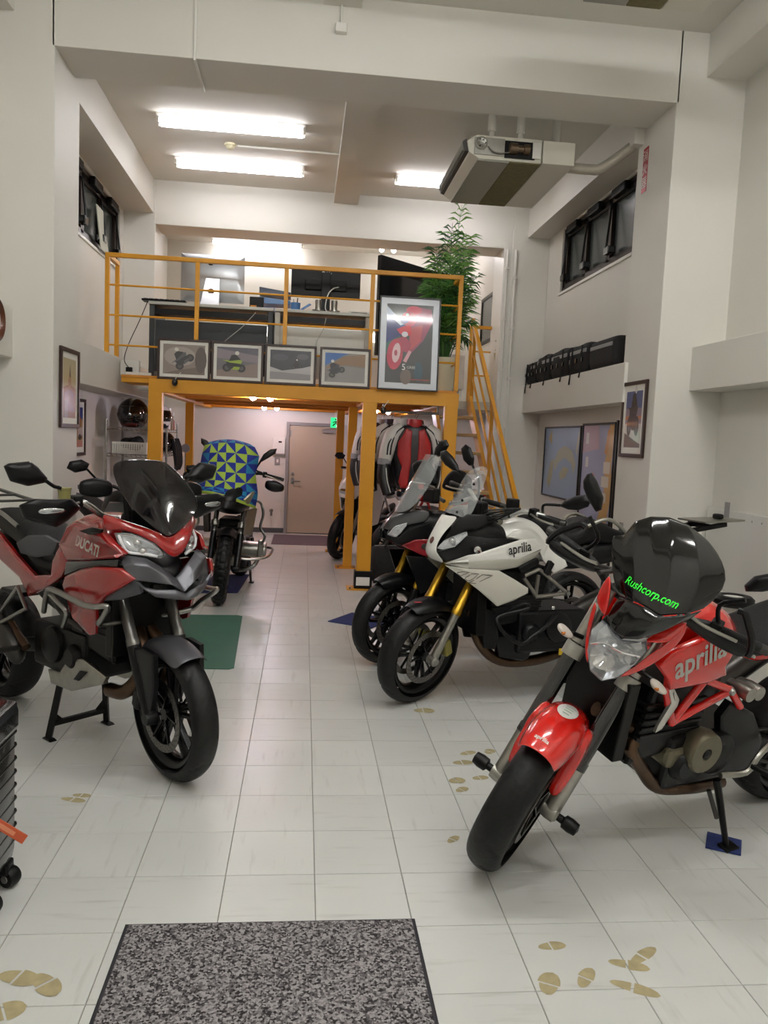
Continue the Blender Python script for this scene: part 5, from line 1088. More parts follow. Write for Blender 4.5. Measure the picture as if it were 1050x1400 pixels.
        out = []; hs = []
        SI = s.S if steer else Matrix.Identity(4); nn = (SI.to_3x3() @ n).normalized()
        for q in tv:
            p = SI @ (p0 + e * ((q.x - x0) * k) + u * (q.y * k * size)); out.append(p)
            if bv:
                h = bv.ray_cast(p + nn * .5, -nn, 1.0)
                hs.append((h[0] - p).dot(nn) if h[0] is not None else None)
        g = [h for h in hs if h is not None]
        if g and flat: out = [p + nn * (max(g) + .0012) for p in out]
        elif g: out = [p + nn * ((h if h is not None else max(g)) + lift) for p, h in zip(out, hs)]
        return ob(name, B().add(out, tf), m, parent or target or s.root)
    def engine(s, x0, x1, z0, z1, hw, m=ENG):
        xm = (x0 + x1) / 2; zm = (z0 + z1) / 2; b = B()
        b.box((x0, -hw * .8, z0), (x1 - (x1 - x0) * .3, hw * .8, zm)); b.hexa([(xm, -hw * .7, zm - .05), (x1, -hw * .7, zm - .1), (x1, hw * .7, zm - .1), (xm, hw * .7, zm - .05), (xm - .1, -hw * .7, z1), (x1 - .05, -hw * .7, z1), (x1 - .05, hw * .7, z1), (xm - .1, hw * .7, z1)])
        o = s.part('engine', b, m, bevel=.02)
        for k in range(5): s.part('cooling_fin', B().box((xm - .02, -hw * .74, zm + .02 + k * .03), (x1 - .02, hw * .74, zm + .032 + k * .03)), m, o, bevel=.003)
        for sd in (-1, 1):
            s.part('engine_cover', B().lathe([(0, .03), (.07, .03), (.085, .02), (.09, 0)], 28, (x0 + (x1 - x0) * .3, sd * hw * .8, z0 + (zm - z0) * .6), (0, sd, 0)), m, o, smooth=True)
            s.part('clutch_cover', B().lathe([(0, .035), (.04, .035), (.055, .02), (.06, 0)], 24, (x0 + (x1 - x0) * .58, sd * hw * .8, z0 + (zm - z0) * .5), (0, sd, 0)), m, o, smooth=True)
        return o
    def rear(s, r=None, w=.085, spokes=5, tread='v', rimm=RIMK, sw=ENG, pivot=None, rimr=.222, wire=False):
        r = r or s.r; o = s.wheel(-s.wb, False, r, w, spokes, rimm, (1,), .12, tread, 'rear_wheel', rimr, wire)
        pv = pivot or Vector((-s.wb + .55, 0, .42))
        for sd in (-1, 1):
            s.part('swingarm', B().bar(Vector((-s.wb - .04, sd * .125, r)), Vector((pv.x, sd * .10, pv.z)), .035, .07), sw, bevel=.008)
        s.part('chain', B().tube([Vector((-s.wb, .11, r + .09)), Vector((pv.x, .09, pv.z + .03)), Vector((pv.x + .03, .09, pv.z)), Vector((pv.x, .09, pv.z - .05)), Vector((-s.wb, .11, r - .09)), Vector((-s.wb - .09, .11, r))], .008, 6, 4, True), GUN, smooth=True)
        return o
    def sidestand(s, top, foot):
        o = s.part('side_stand', B().tube([top, foot], [.015, .011], 8), BLK, smooth=True); s.part('stand_foot', B().box(Vector(foot) - Vector((.04, .02, .004)), Vector(foot) + Vector((.03, .03, .008))), BLK, o, bevel=.003)
        s.part('stand_spring', B().tube([Vector(top) + Vector((.03, .0, -.04)), Vector(foot) * .55 + Vector(top) * .45 + Vector((.03, 0, 0))], .009, 8), GUN, o, smooth=True)
    def centrestand(s, x, z, y=.15, lift=.0):
        o = None
        zf = -s.L.z + .0005
        for sd in (-1, 1):
            b = B().bar((x + .05, sd * (y - .05), z), (x, sd * y, zf + .004), .026, .03); b.hexa([(x - .03, sd * y - .02, zf), (x + .05, sd * y - .02, zf), (x + .05, sd * y + .02, zf), (x - .03, sd * y + .02, zf), (x - .02, sd * y - .015, zf + .01), (x + .03, sd * y - .015, zf + .01), (x + .03, sd * y + .015, zf + .01), (x - .02, sd * y + .015, zf + .01)])
            s.part('centre_stand_leg', b, BLK, bevel=.003)
        s.part('centre_stand_bar', B().bar((x + .008, -y + .02, zf + .075), (x + .008, y - .02, zf + .075), .025, .025).bar((x + .01, -y + .01, zf + .13), (x + .01, -y + .06, zf + .08), .02, .02).bar((x + .01, y - .01, zf + .13), (x + .01, y - .06, zf + .08), .02, .02), BLK, bevel=.003)
# ------------------------------------------------------------------ red and graphite adventure tourer at the left
D = Bike('red and graphite adventure tourer with dark screen at the left', (240, 1063), 45, 0, 1.53, 25, -7)
p = D.pl
D.wheel(0, True, spokes=5); D.caliper(.085, 2.75, .135); D.rear(w=.09)
D.fork(.108, .30, .585, .93, .03, .026, BLKM, mat('grey fork tube', '7c7a76', .35, .8))
# fork guards and front fender
def SPl(pts, y): return [D.SP(q[0], q[1], q[2] if len(q) > 2 else y) for q in pts]
D.pan('fork_guard', SPl([(178, 886), (194, 886), (210, 896), (211, 940), (206, 972), (196, 980), (190, 940)], -.118), BLKM, .012, .02, steer=True)
fr = []
for a in (0, 16, 32, 48, 64, 78):
    t = math.radians(a + 56); R_ = .318
    fr.append([Vector(((R_ + d_) * math.cos(t), y_, .30 + (R_ + d_) * math.sin(t))) for y_, d_ in ((0, .016), (-.035, .012), (-.062, -.004), (-.078, -.05 if 10 < a < 75 else -.03))])
D.sheet('front_fender', fr, MGRY, .004, steer=True)
# screen, cowl, lamps
D.sheet('windscreen', [p([(190, 627, 0), (170, 627, -.09), (149, 633, -.155)]), p([(203, 657, 0), (178, 658, -.11), (158, 662, -.185)]), p([(215, 690, 0), (195, 690, -.1), (174, 690, -.185)]), p([(224, 715, 0), (210, 714, -.07), (195, 709, -.135)]), p([(231, 735, 0), (224, 731, -.03), (213, 725, -.065)])], TINT, .004)
top = p([(231, 736, 0), (222, 731, -.035), (205, 722, -.085), (178, 714, -.145), (158, 707, -.19), (138, 700, -.215)]); bot = p([(239, 765, 0), (227, 757, -.045), (212, 742, -.09), (180, 727, -.155), (160, 724, -.2), (141, 727, -.225)])
mid = [(a + c_) / 2 + Vector((.018, -.006 if k else 0, .004)) for k, (a, c_) in enumerate(zip(top, bot))]
D.sheet('upper_cowl', [top, mid, bot], REDD, .008)
# cowl edge back to the tank
hl = p([(155, 728, -.205), (178, 728, -.16), (212, 743, -.095), (226, 758, -.05), (221, 764, -.06), (200, 761, -.115), (172, 757, -.18), (161, 743, -.203)])
out = Vector((.75, -.6, .1))
for sd in (-1, 1):
    q = [Vector((v.x, v.y * -sd, v.z)) for v in hl]; o_ = Vector((out.x, out.y * -sd, out.z)).normalized()
    h = D.part('headlight', B().pillow([v - o_ * .025 for v in q], .004, .02, .6, o_), REFL, smooth='all', sub=1)
    D.part('lens', B().pillow(q, .012, .002, .6, o_, dens=3), LENS, h, smooth='all', sub=1)
    cc = sum(q, Vector()) / 8
    D.part('led_strip', B().tube([cc + (q[0] - cc) * .8 - o_ * .005, cc + (q[7] - cc) * .8 - o_ * .005, cc + (q[6] - cc) * .8 - o_ * .005, cc + (q[5] - cc) * .75 - o_ * .005, cc + (q[4] - cc) * .8 - o_ * .005], .006, 6, 4), LED, h, smooth=True)
    for u in (.25, -.3): D.part('projector', B().ell(cc + (q[1] - cc) * u - o_ * .012, (.018, .018, .018), 12, 8), CHROME, h, smooth='all')
    D.part('lamp_surround', B().pillow([cc + (v - cc) * 1.06 - o_ * .03 for v in q], 0, .03, .6, o_), BLK, h, smooth='all', sub=1)
# graphite beak: upper brow, crease, intake mouth and lower lip
def den(r): return [a.lerp(b_, t) for a, b_ in zip(r, r[1:]) for t in (0, .15, .85)] + [r[-1]]
tb = p([(239, 790, 0), (220, 774, -.065), (198, 762, -.125), (176, 759, -.172), (163, 761, -.2)])
m1 = p([(246, 800, 0), (226, 786, -.07), (204, 775, -.135), (184, 772, -.18), (168, 774, -.21)])
m2 = p([(252, 810, 0), (236, 800, -.055), (205, 796, -.125), (190, 794, -.17), (176, 796, -.205)])
bk = D.sheet('beak', [den(r_) for r_ in (tb, [a.lerp(c_, .85) for a, c_ in zip(tb, m1)], m1, [a.lerp(c_, .15) for a, c_ in zip(m1, m2)], [a.lerp(c_, .9) for a, c_ in zip(m1, m2)], m2)], MGRY, .006, sub=1)
l0 = p([(253, 811, 0), (240, 806, -.05), (214, 806, -.115), (198, 803, -.15), (190, 796, -.18)]); l1 = p([(258, 821, 0), (240, 820, -.055), (213, 817, -.12), (200, 808, -.155), (188, 799, -.185)])
D.sheet('beak_lip', [den(r_) for r_ in (l0, [(a + c_) / 2 + Vector((.012, -.004, 0)) for a, c_ in zip(l0, l1)], l1)], MGRY, .006, sub=1)
D.pan('air_intake', p([(206, 798, -.118), (232, 801, -.06), (247, 810, -.02), (240, 816, -.035), (214, 813, -.105), (203, 804, -.13)]), BLK, -.04, .03, out=(.8, -.6, -.1), sub=0)
D.pan('beak_side', p([(190, 796, -.165), (182, 792, -.19), (168, 800, -.215), (150, 812, -.235), (138, 822, -.24), (165, 820, -.2), (192, 812, -.15)]), MGRY, .008, .02, out=(.3, -1, -.2))
D.body('nose_core', [(-.02, .03, .84, .92), (-.10, .12, .80, .96), (-.22, .17, .78, 1.0), (-.35, .18, .76, 1.02), (-.5, .16, .74, 1.0)], BLKM)
# dash behind the screen
D.body('instrument_cluster', [(-.24, .06, 1.03, 1.14), (-.28, .09, 1.03, 1.17), (-.34, .08, 1.03, 1.15)], BLK)
for sd in (-1, 1): D.part('screen_bracket', B().bar((-.22, sd * .08, 1.0), (-.26, sd * .09, 1.25), .02, .03), BLK, bevel=.004)
# tank and side panels
D.body('fuel_tank', [(-.32, .12, .86, 1.03), (-.38, .17, .82, 1.09), (-.50, .185, .80, 1.13), (-.62, .17, .80, 1.11), (-.72, .13, .80, 1.02), (-.80, .10, .80, .92)], REDD)
tk = D.pan('side_panel', p([(93, 718, -.19), (106, 711, -.17), (122, 718, -.185), (137, 712, -.2), (141, 728, -.225), (152, 741, -.232), (170, 757, -.205), (160, 763, -.23), (125, 766, -.235), (93, 767, -.225), (81, 745, -.205)]), REDD, .022, .02)
D.pan('tank_notch', p([(108, 726, -.222), (125, 721, -.224), (139, 724, -.234), (137, 729, -.236), (122, 731, -.233)]), BLK, .004, .01)
D.decal('lettering', 'DUCATI', D.P(99, 739, -.25), D.P(131, 756, -.26), -1, tk, TSIL, 1.25, .02, .25, flat=True)
D.pan('dark_strip', p([(90, 768, -.228), (130, 767, -.235), (162, 765, -.222), (160, 776, -.222), (130, 774, -.24), (108, 778, -.24), (88, 786, -.23)]), BLKG, .008, .02)
D.pan('lower_panel', p([(86, 799, -.25), (90, 787, -.25), (110, 779, -.255), (130, 775, -.25), (163, 777, -.235), (182, 792, -.205), (162, 805, -.238), (142, 816, -.255), (131, 832, -.255), (129, 867, -.245), (123, 869, -.245), (100, 846, -.245)]), REDD, .02, .015)
# seat and tail
D.body('seat', [(-.66, .10, .82, .90), (-.75, .145, .79, .88), (-.9, .16, .79, .89), (-1.02, .155, .82, .98), (-1.12, .14, .88, 1.03), (-1.4, .12, .93, 1.06), (-1.55, .09, .97, 1.06)], SEATM)
D.pan('seat_inlay', p([(22, 742, -.163), (38, 732, -.165), (60, 732, -.165), (78, 742, -.16), (72, 758, -.165), (48, 762, -.168), (28, 756, -.166)]), mat('grey seat fabric', '4a4a4e', .8, bump=.4, bscale=200), .006, .02)
D.pan('tail_panel', p([(-40, 706, -.14), (0, 730, -.15), (22, 758, -.16), (48, 787, -.17), (70, 786, -.18), (72, 765, -.185), (82, 746, -.195), (93, 768, -.21), (84, 788, -.2), (62, 804, -.185), (39, 815, -.17), (27, 790, -.165), (0, 765, -.155), (-40, 730, -.14)]), REDD, .012, .015)
D.body('subframe', [(-.7, .1, .55, .8), (-.95, .11, .6, .8), (-1.2, .1, .72, .86), (-1.6, .08, .86, .97)], BLKM)
D.part('luggage_rack', B().bar((-1.42, -.12, 1.085), (-1.95, -.14, 1.12), .03, .012).bar((-1.42, .12, 1.085), (-1.95, .14, 1.12), .03, .012).bar((-1.5, -.13, 1.09), (-1.5, .13, 1.09), .03, .012).bar((-1.7, -.13, 1.104), (-1.7, .13, 1.104), .03, .012).bar((-1.93, -.14, 1.118), (-1.93, .14, 1.118), .03, .012), GUN, bevel=.003)
D.part('grab_rail', B().tube([(-1.1, -.15, 1.0), (-1.25, -.17, 1.06), (-1.5, -.15, 1.08)], .011, 8, 4), STEEL, smooth=True)
# engine, frame, exhaust
D.engine(-.98, -.30, .33, .78, .165)
D.part('radiator', B().box((-.27, -.17, .52), (-.22, .17, .80)), BLK, bevel=.006)
for sd in (-1, 1):
    for a, c_ in (((-.36, .9), (-.62, .62)), ((-.62, .62), (-.45, .60)), ((-.45, .60), (-.36, .9)), ((-.62, .62), (-.80, .72)), ((-.80, .72), (-.62, .88))): D.part('frame_tube', B().tube([(a[0], sd * .15, a[1]), (c_[0], sd * .16, c_[1])], .016, 8), GUN, smooth=True)
D.pan('belly_plate', p([(94.6, 899), (114, 902), (145, 926), (140, 936), (98, 945), (70, 934), (66, 915), (82, 919)], -.15), ALU, .012, .02, sub=0)
D.pan('belly_slot', p([(100, 929), (109, 917), (118, 919), (107, 931)], -.164), BLK, .001, .006, sub=0)
D.tubes('header_pipe', [(-.24, -.03, .62), (-.16, -.05, .53), (-.17, -.07, .42), (-.25, -.09, .345), (-.36, -.09, .33)], .033, PIPE, True)
D.part('exhaust_silencer', B().loft([[Vector((x, -.20 + .055 * math.cos(a), .36 + k * .12 + .075 * math.sin(a))) for a in [2 * math.pi * i / 16 for i in range(16)]] for k, x in enumerate((-.95, -1.15, -1.4))]), GUN, smooth='all', sub=1)
D.tubes('peg_bracket', [D.P(0, 852, -.22), D.P(36, 832, -.22), D.P(24, 803, -.2), D.P(0, 838, -.2)], .011, STEEL, True, 0)
for sd in (-1, 1): D.part('footpeg', B().bar((-.98, sd * .2, .42), (-.98, sd * .31, .42), .035, .02), GUN, bevel=.004)
D.part('brown_linkage', B().tube([D.P(14, 852, -.18), D.P(24, 868, -.18), D.P(36, 885, -.18)], .022, 10), PIPE, smooth=True)
D.tubes('crash_bar', p([(60, 836, -.20), (64, 812, -.27), (72, 806, -.30), (118, 828, -.31), (146, 829, -.28), (142, 842, -.25), (137, 854, -.23), (172, 849, -.10), (190, 846, .0)]), .0125, STEEL, True, 4)
D.tubes('crash_bar_stay', p([(66, 810, -.27), (80, 824, -.27), (91, 838, -.26), (86, 856, -.20)]), .011, STEEL, True, 4)
D.centrestand(-.78, .36, .155)
D.part('rear_hugger', B().box((-1.42, -.09, .615), (-1.2, .09, .64)), BLKM, bevel=.01)
# bars, guards, mirrors
D.bars([(-.40, -.03, 1.10), (-.40, -.10, 1.12), (-.42, -.20, 1.19), (-.47, -.36, 1.17)], .0145, mat('bright bar', 'b9b7b2', .25, 1.0))
hg = [D.PX(*q, -.36) for q in ((22, 690), (41, 682), (70, 683), (96, 682), (108, 694), (90, 711), (74, 720), (29, 708))]
for sd in (1, -1):
    q = [Vector((v.x + .02, v.y * sd, v.z)) for v in hg]
    g = D.part('hand_guard', B().pillow(q, .05, .02, .8, (.9, -.3 * sd, .35), dens=3), BLKM, None, False, smooth='all', sub=1)
    cc = sum(q, Vector()) / 8; w0 = cc + Vector((.048, -.02 * sd, -.0))
    D.part('turn_signal', B().pillow([w0 + Vector((.0, -.07 * sd, .0)), w0 + Vector((.01, -.05 * sd, .018)), w0 + Vector((.02, .06 * sd, .012)), w0 + Vector((.015, .05 * sd, -.012)), w0 + Vector((.005, -.05 * sd, -.014))], .006, .01, .6, (.95, -.2 * sd, .1)), REFL, g, False, smooth='all', sub=1)
mp_ = [D.PX(*q, -.42) for q in ((5, 637), (12, 633), (41, 630), (52, 638), (66, 654), (64, 660), (39, 665), (14, 658))]
D.mirror_(mp_, .03, [D.PX(62, 657, -.42), D.PX(74, 665, -.42), D.PX(84, 669, -.42), D.PX(90, 690, -.43)], BLKM, False, True, (.95, -.1, .1))
c_ = D.PX(88, 678, -.43); D.part('brake_reservoir', B().lathe([(0, -.03), (.024, -.03), (.027, .025), (.03, .027), (.03, .036), (0, .036)], 16, c_, (0, 0, 1)), mat('amber reservoir', '8a8450', .3), None, False, smooth=True)
# ------------------------------------------------------------------ red naked motorcycle at the right
Rd = Bike('bright red naked motorcycle with black lettered fly screen at the right', (680, 1179), -68, 12, 1.44, 25, 33, .30, .065)
R = Rd; sx = R.sx; p = R.pl
R.wheel(0, True, spokes=5); R.caliper(.085, 2.7, .13); R.rear(w=.088)
R.fork(.105, .30, .46, .80, .03, .0285, ALU, BLKG)
for sd in (-1, 1): R.part('fork_clamp', B().lathe([(.03, 0), (.038, .0), (.038, .05), (.03, .05)], 18, Vector((0, sd * .105, .30)) + R.ax * (.45 / math.cos(R.c)), R.ax), mat('grey clamp', 'a5a49c', .4, .6), None, True, smooth=True)
for sd in (-1, 1): R.part('fork_upper', B().lathe([(0, 0), (.027, 0), (.027, .22), (0, .22)], 16, Vector((0, sd * .105, .30)) + R.ax * (.5 / math.cos(R.c)), R.ax), ALU, None, True, smooth=True)
for sd in (-1, 1): R.part('axle_slider', B().lathe([(.014, 0), (.014, .03), (.024, .035), (.026, .06), (.022, .085), (0, .09)], 14, (0, sd * .125, .30), (0, sd, 0)), BLK, None, True, smooth=True)
# front fender hugging the wheel and its stays
fr = []
for a in (60, 70, 82, 95, 108, 122, 136):
    t = math.radians(a); R_ = .340; e_ = abs(a - 98) / 40
    fr.append([Vector(((R_ + d_) * math.cos(t), y_ * (1 - .25 * e_ ** 3), .30 + (R_ + d_) * math.sin(t))) for y_, d_ in ((0, .018), (-.042, .012), (-.078, -.012), (-.088, -.06))])
fd = R.sheet('front_fender', fr, REDA, .005, steer=True)
for sd in (-1, 1):
    q = [Vector((x, sd * .092, z)) for x, z in ((-.115, .62), (-.03, .60), (-.035, .52), (.005, .42), (-.005, .355), (-.055, .36), (-.085, .46), (-.135, .55))]
    R.part('fender_stay', B().pillow([v + Vector((.012, 0, 0)) for v in q], .02, .03, .7, (0, sd, 0), dens=2), REDA, None, True, smooth='all', sub=1)
def on_f(a, y, lift=.02): t = math.radians(a); return Vector(((.320 + lift) * math.cos(t), y, .30 + (.320 + lift) * math.sin(t)))
c0 = on_f(80, .0)
el = [on_f(84 + 9 * math.cos(k * .3927), .03 + .022 * math.sin(k * .3927), .03) for k in range(16)]
bpy.context.view_layer.update(); bv = BVHTree.FromObject(fd, bpy.context.evaluated_depsgraph_get())
def press(pts, lift, cen=Vector((0, 0, .30))):
    out = []
    for v in pts:
        vv = R.S @ v; ce = R.S @ Vector((0, v.y, .30)); d = (ce - vv).normalized(); h = bv.ray_cast(vv - d * .2, d, .5); out.append((h[0] if h[0] is not None else vv) - d * lift)
    return out
rows = []
for rad in (.0, .35, .7, 1.0): rows.append(press([on_f(100 + 10 * rad * math.cos(k * .3927), -.005 + .036 * rad * math.sin(k * .3927)) for k in range(16)], .0015))
ob('oval_sticker', B().sheet(rows, True), mat('sticker white', 'dcdcd6', .3, coat=.5), fd)
b = B()
for k in range(4): b.sheet([press([on_f(105 - 3.4 * k, y_) for y_ in (-.022 + .002 * k, -.004, .014 - .002 * k)], .0022), press([on_f(104.2 - 3.4 * k, y_) for y_ in (-.022 + .002 * k, -.004, .014 - .002 * k)], .0022)])
ob('sticker_print', b, mat('sticker green', '7a9a80', .4), fd)
tv, tf = text_mesh('aprilia', .021, bold=.0004)
ob('fender_lettering', B().add(press([on_f(68 + q.y / .34 * 57.3, q.x - .012) for q in tv], .0018), tf), WHITEP, fd)
# head lamp unit, wings and fly screen turn with the bars
X0 = -.03
hl = sx([(822, 849, -.10), (808, 861, -.09), (802, 890, -.07), (806, 917, -.06), (822, 932, -.05), (842, 928, -.05), (866, 911, -.06), (884, 891, -.07), (882, 880, -.08), (848, 876, -.07), (832, 858, -.09)])
h = R.part('headlight', B().pillow([v - Vector((.012, 0, 0)) for v in hl], -.03, .05, .6, (1, 0, .1), dens=3), REFL, None, True, smooth=15)
R.part('lens', B().pillow(hl, .03, .002, .6, (1, 0, .1), dens=3), LENS, h, True, smooth='all', sub=2)
cc = sum(hl, Vector()) / len(hl)
R.part('bulb_reflector', B().lathe([(.008, 0), (.025, .012), (.042, .035)], 20, cc + Vector((-.015, -.015, -.03)), (1, 0, 0)), CHROME, h, True, smooth=True)
R.part('bulb_reflector', B().lathe([(.006, 0), (.018, .01), (.03, .03)], 20, cc + Vector((-.015, .05, .02)), (1, 0, 0)), CHROME, h, True, smooth=True)
R.part('reflector_brow', B().tube(sx([(808, 880, -.075), (828, 880, -.06), (850, 892, -.055), (875, 898, -.07)]), .004, 6, 4), CHROME, h, True, smooth=True)
R.part('lamp_housing', B().pillow([v - Vector((.055, 0, 0)) + (v - cc) * .06 for v in hl], -.002, .09, .6, (1, 0, .1)), BLK, h, True, smooth='all', sub=1)
def wing(pts, name='lamp_wing'): return R.part(name, B().pillow(sx(pts), .006, .012, .7, (1, 0, .15)), REDA, None, True, smooth='all', sub=1)
wing([(835, 781, -.14), (824, 797, -.145), (813, 818, -.145), (818, 830, -.12), (827, 848, -.10), (831, 830, -.1), (835, 805, -.11)])
wing([(813, 818, -.145), (804, 848, -.13), (799, 878, -.11), (800, 898, -.09), (803, 912, -.08), (805, 895, -.085), (804, 876, -.1), (809, 850, -.115), (817, 826, -.13)])
wing([(947, 846, -.14), (915, 855, -.12), (873, 878, -.07), (893, 879, -.075), (914, 880, -.085), (930, 868, -.11)])
wing([(947, 846, -.14), (932, 876, -.13), (914, 894, -.12), (888, 912, -.10), (866, 922, -.085), (848, 928, -.07), (846, 924, -.06), (868, 912, -.07), (884, 897, -.08), (905, 885, -.1), (922, 872, -.11)])
# fly screen: grid of (px, py, x)
rows = [[(838, 732, -.24), (853, 731, -.235), (868, 712, -.235), (890, 705, -.235), (915, 706, -.235), (940, 716, -.235), (965, 736, -.24)],
        [(836, 745, -.22), (852, 744, -.20), (870, 736, -.18), (892, 732, -.175), (920, 734, -.175), (952, 744, -.19), (983, 758, -.23)],
        [(836, 775, -.19), (852, 772, -.16), (868, 770, -.135), (890, 769, -.125), (920, 773, -.125), (955, 779, -.145), (993, 780, -.21)],
        [(841, 803, -.16), (853, 804, -.12), (866, 808, -.095), (886, 813, -.085), (912, 820, -.085), (950, 817, -.115), (993, 805, -.19)],
        [(847, 815, -.14), (857, 819, -.10), (867, 823, -.075), (881, 829, -.06), (901, 843, -.05), (940, 840, -.09), (962, 833, -.15)]]
BSCR = mat('smoked black screen', '060607', .08, coat=.25, spec=.5)
scr = R.part('fly_screen', B().sheet([den(sx(r_)) for r_ in rows]), BSCR, None, True, smooth='all', sub=1, solid=.005)
rows2 = [rows[-1], [(836, 832, -.12), (845, 837, -.09), (855, 842, -.06), (872, 850, -.03), (892, 856, -.03), (925, 852, -.075), (945, 845, -.13)], [(829, 848, -.10), (833, 858, -.075), (838, 866, -.055), (850, 874, -.035), (872, 875, -.035), (895, 868, -.06), (930, 852, -.11)]]
R.part('screen_base', B().sheet([den(sx(r_)) for r_ in rows2]), BSCR, None, True, smooth='all', sub=1, solid=.006)
GREENL = mat('green lettering', '30ff40', .5)
R.decal('screen_lettering', 'Rushcorp.com', R.SX(845, 796, .0), R.SX(922, 832, .0), 1, scr, GREENL, 1.25, .012, .3, True, None, lift=.003, direct=(1, 0, .25))
# signals
for q, sd in (([(758, 852), (770, 853), (784, 872), (782, 874), (768, 868)], -1), ([(886, 926), (900, 932), (914, 950), (908, 951), (890, 940)], 1)):
    pts = sx(q, -.12); o = R.part('turn_signal', B().pillow(pts, .018, .018, .6, (1, 0, 0)), mat('clear signal lens', 'd8cfc4', .1, trans=.3), None, True, smooth='all', sub=2); c_ = sum(pts, Vector()) / 5
    R.part('signal_bulb', B().ell(c_ + Vector((.008, 0, 0)), (.012, .012, .009), 10, 6), AMB, o, True, smooth='all'); R.part('signal_stalk', B().tube([c_ - Vector((.02, sd * .02, 0)), Vector((-.17, sd * .09, c_.z - .01))], .009, 8), BLK, o, True, smooth=True)
# bars, guards, mirrors
R.bars([(-.36, -.02, .98), (-.36, -.10, .985), (-.38, -.22, 1.04), (-.45, -.40, 1.03)], .014, BLK)
gu = sx([(755, 735, -.34), (768, 743, -.32), (785, 755, -.29), (801, 765, -.27), (817, 771, -.25)]); gl = sx([(750, 748, -.34), (763, 760, -.32), (783, 771, -.29), (804, 780, -.27), (819, 783, -.25)]); gt = sx([(750, 743, -.345), (753, 736, -.345), (764, 727, -.35), (780, 721, -.36), (794, 717, -.37), (801, 722, -.37)])
for sd in (1, -1):
    F_ = lambda v: Vector((v.x, v.y * sd, v.z))
    g = R.part('hand_guard', B().sheet([[F_(v) for v in gu], [F_(a.lerp(c_, .5)) + Vector((.02, 0, 0)) for a, c_ in zip(gu, gl)], [F_(v) for v in gl]]), BLKM, None, True, smooth='all', sub=2, solid=.014)
    R.part('guard_hoop', B().tube([F_(v) for v in gt], .012, 8, 4), BLKM, g, True, smooth=True)
    R.part('guard_trim', B().tube([F_(v) + Vector((.012, 0, .006)) for v in gu[1:]], .006, 6, 4), ALU, g, True, smooth=True)
    R.part('guard_arm', B().tube([F_(gl[-1]), F_(gl[-1]) + Vector((-.06, .03 * sd, .01)), Vector((-.37, -.2 * sd, 1.03))], .009, 8, 4), GUN, g, True, smooth=True)
mp_ = [(797, 656), (802, 648), (808, 646), (816, 658), (825, 681), (822, 698), (815, 701), (804, 684), (797, 666)]
mp3 = sx(mp_, -.36); c_ = sum(mp3, Vector()) / len(mp3)
sh = c_.y
R.mirror_(mp3, .025, [c_ - Vector((0, -.03, .09)), Vector((-.37, c_.y + .09, 1.13)), Vector((-.38, -.26, 1.05))], BLKM, True, True, (1, 0, .05))
# tank, side cover, seat
R.body('fuel_tank', [(-.36, .10, .84, .95), (-.44, .155, .80, 1.02), (-.56, .175, .79, 1.04), (-.70, .16, .79, 1.01), (-.80, .11, .79, .91), (-.86, .08, .79, .86)], REDA)
cv = R.pan('side_cover', p([(901, 911, .19), (918, 893, .2), (954, 876, .205), (975, 866, .205), (998, 876, .2), (1003, 894, .195), (992, 911, .2), (993, 923, .2), (968, 934, .205), (916, 943, .205), (914, 929, .205)]), REDA, .016, .02, out=(0, 1, 0))
R.decal('lettering', 'aprilia', R.P(925, 918, .22), R.P(996, 884, .22), 1, cv, TSIL, 1.25, .02, flat=True)
R.body('seat', [(-.78, .10, .78, .85), (-.90, .14, .77, .84), (-1.05, .135, .79, .87), (-1.2, .11, .84, .94), (-1.5, .09, .89, .97)], SEATM)
R.body('tail', [(-.95, .10, .70, .80), (-1.2, .10, .76, .86), (-1.55, .07, .86, .92), (-1.7, .04, .9, .94)], REDA)
R.part('tail_lamp', B().box((-1.72, -.06, .87), (-1.69, .06, .91)), mat('red lens', '801010', .2), bevel=.006)
for sd in (-1, 1):
    for a, c_ in (((-.40, .74), (-.47, .60)), ((-.47, .60), (-.58, .76)), ((-.47, .60), (-.74, .70)), ((-.58, .76), (-.74, .70)), ((-.38, .86), (-.40, .74)), ((-.74, .70), (-.82, .62))):
        R.part('frame_tube', B().tube([(a[0], sd * .17, a[1]), (c_[0], sd * .175, c_[1])], .015, 10), REDA, smooth=True)
    R.part('frame_bolt', B().lathe([(0, .022), (.011, .022), (.02, .0)], 10, (-.73, sd * .175, .70), (0, sd, 0)), STEEL)
R.engine(-.95, -.34, .29, .74, .2, BLKM)
cs = R.P(964, 1030, .2)
ec = R.part('alternator_cover', B().lathe([(0, .0), (.022, .004), (.024, .01), (.075, .01), (.082, .0), (.085, -.03), (.07, -.08)], 36, cs, (0, 1, 0)), mat('bronze grey casting', '6f6a58', .42, .7, noise=.15, nscale=30), smooth=True); R.part('cover_cap', B().lathe([(0, .014), (.016, .012), (.02, .006)], 18, cs, (0, 1, 0)), BLK, ec, smooth=True)
c2 = R.P(925, 1040, .17); R.part('crankcase_boss', B().hexa([c2 + Vector(q) for q in ((-.06, -.1, -.05), (.05, -.1, -.03), (.05, 0, -.03), (-.06, .01, -.05), (-.06, -.1, .05), (.05, -.1, .045), (.05, 0, .045), (-.06, .01, .05))]), MATS['bronze grey casting'], bevel=.02)
R.part('header_pipe', B().tube([(-.22, .05, .62)] + p([(872, 1000, .10), (862, 1022, .12), (877, 1050, .12), (898, 1075, .13), (943, 1076, .14), (985, 1068, .12)]), .026, 12, 5), PIPE, smooth=True)
R.part('radiator', B().box((-.30, -.15, .46), (-.25, .15, .76)), BLK, bevel=.006)
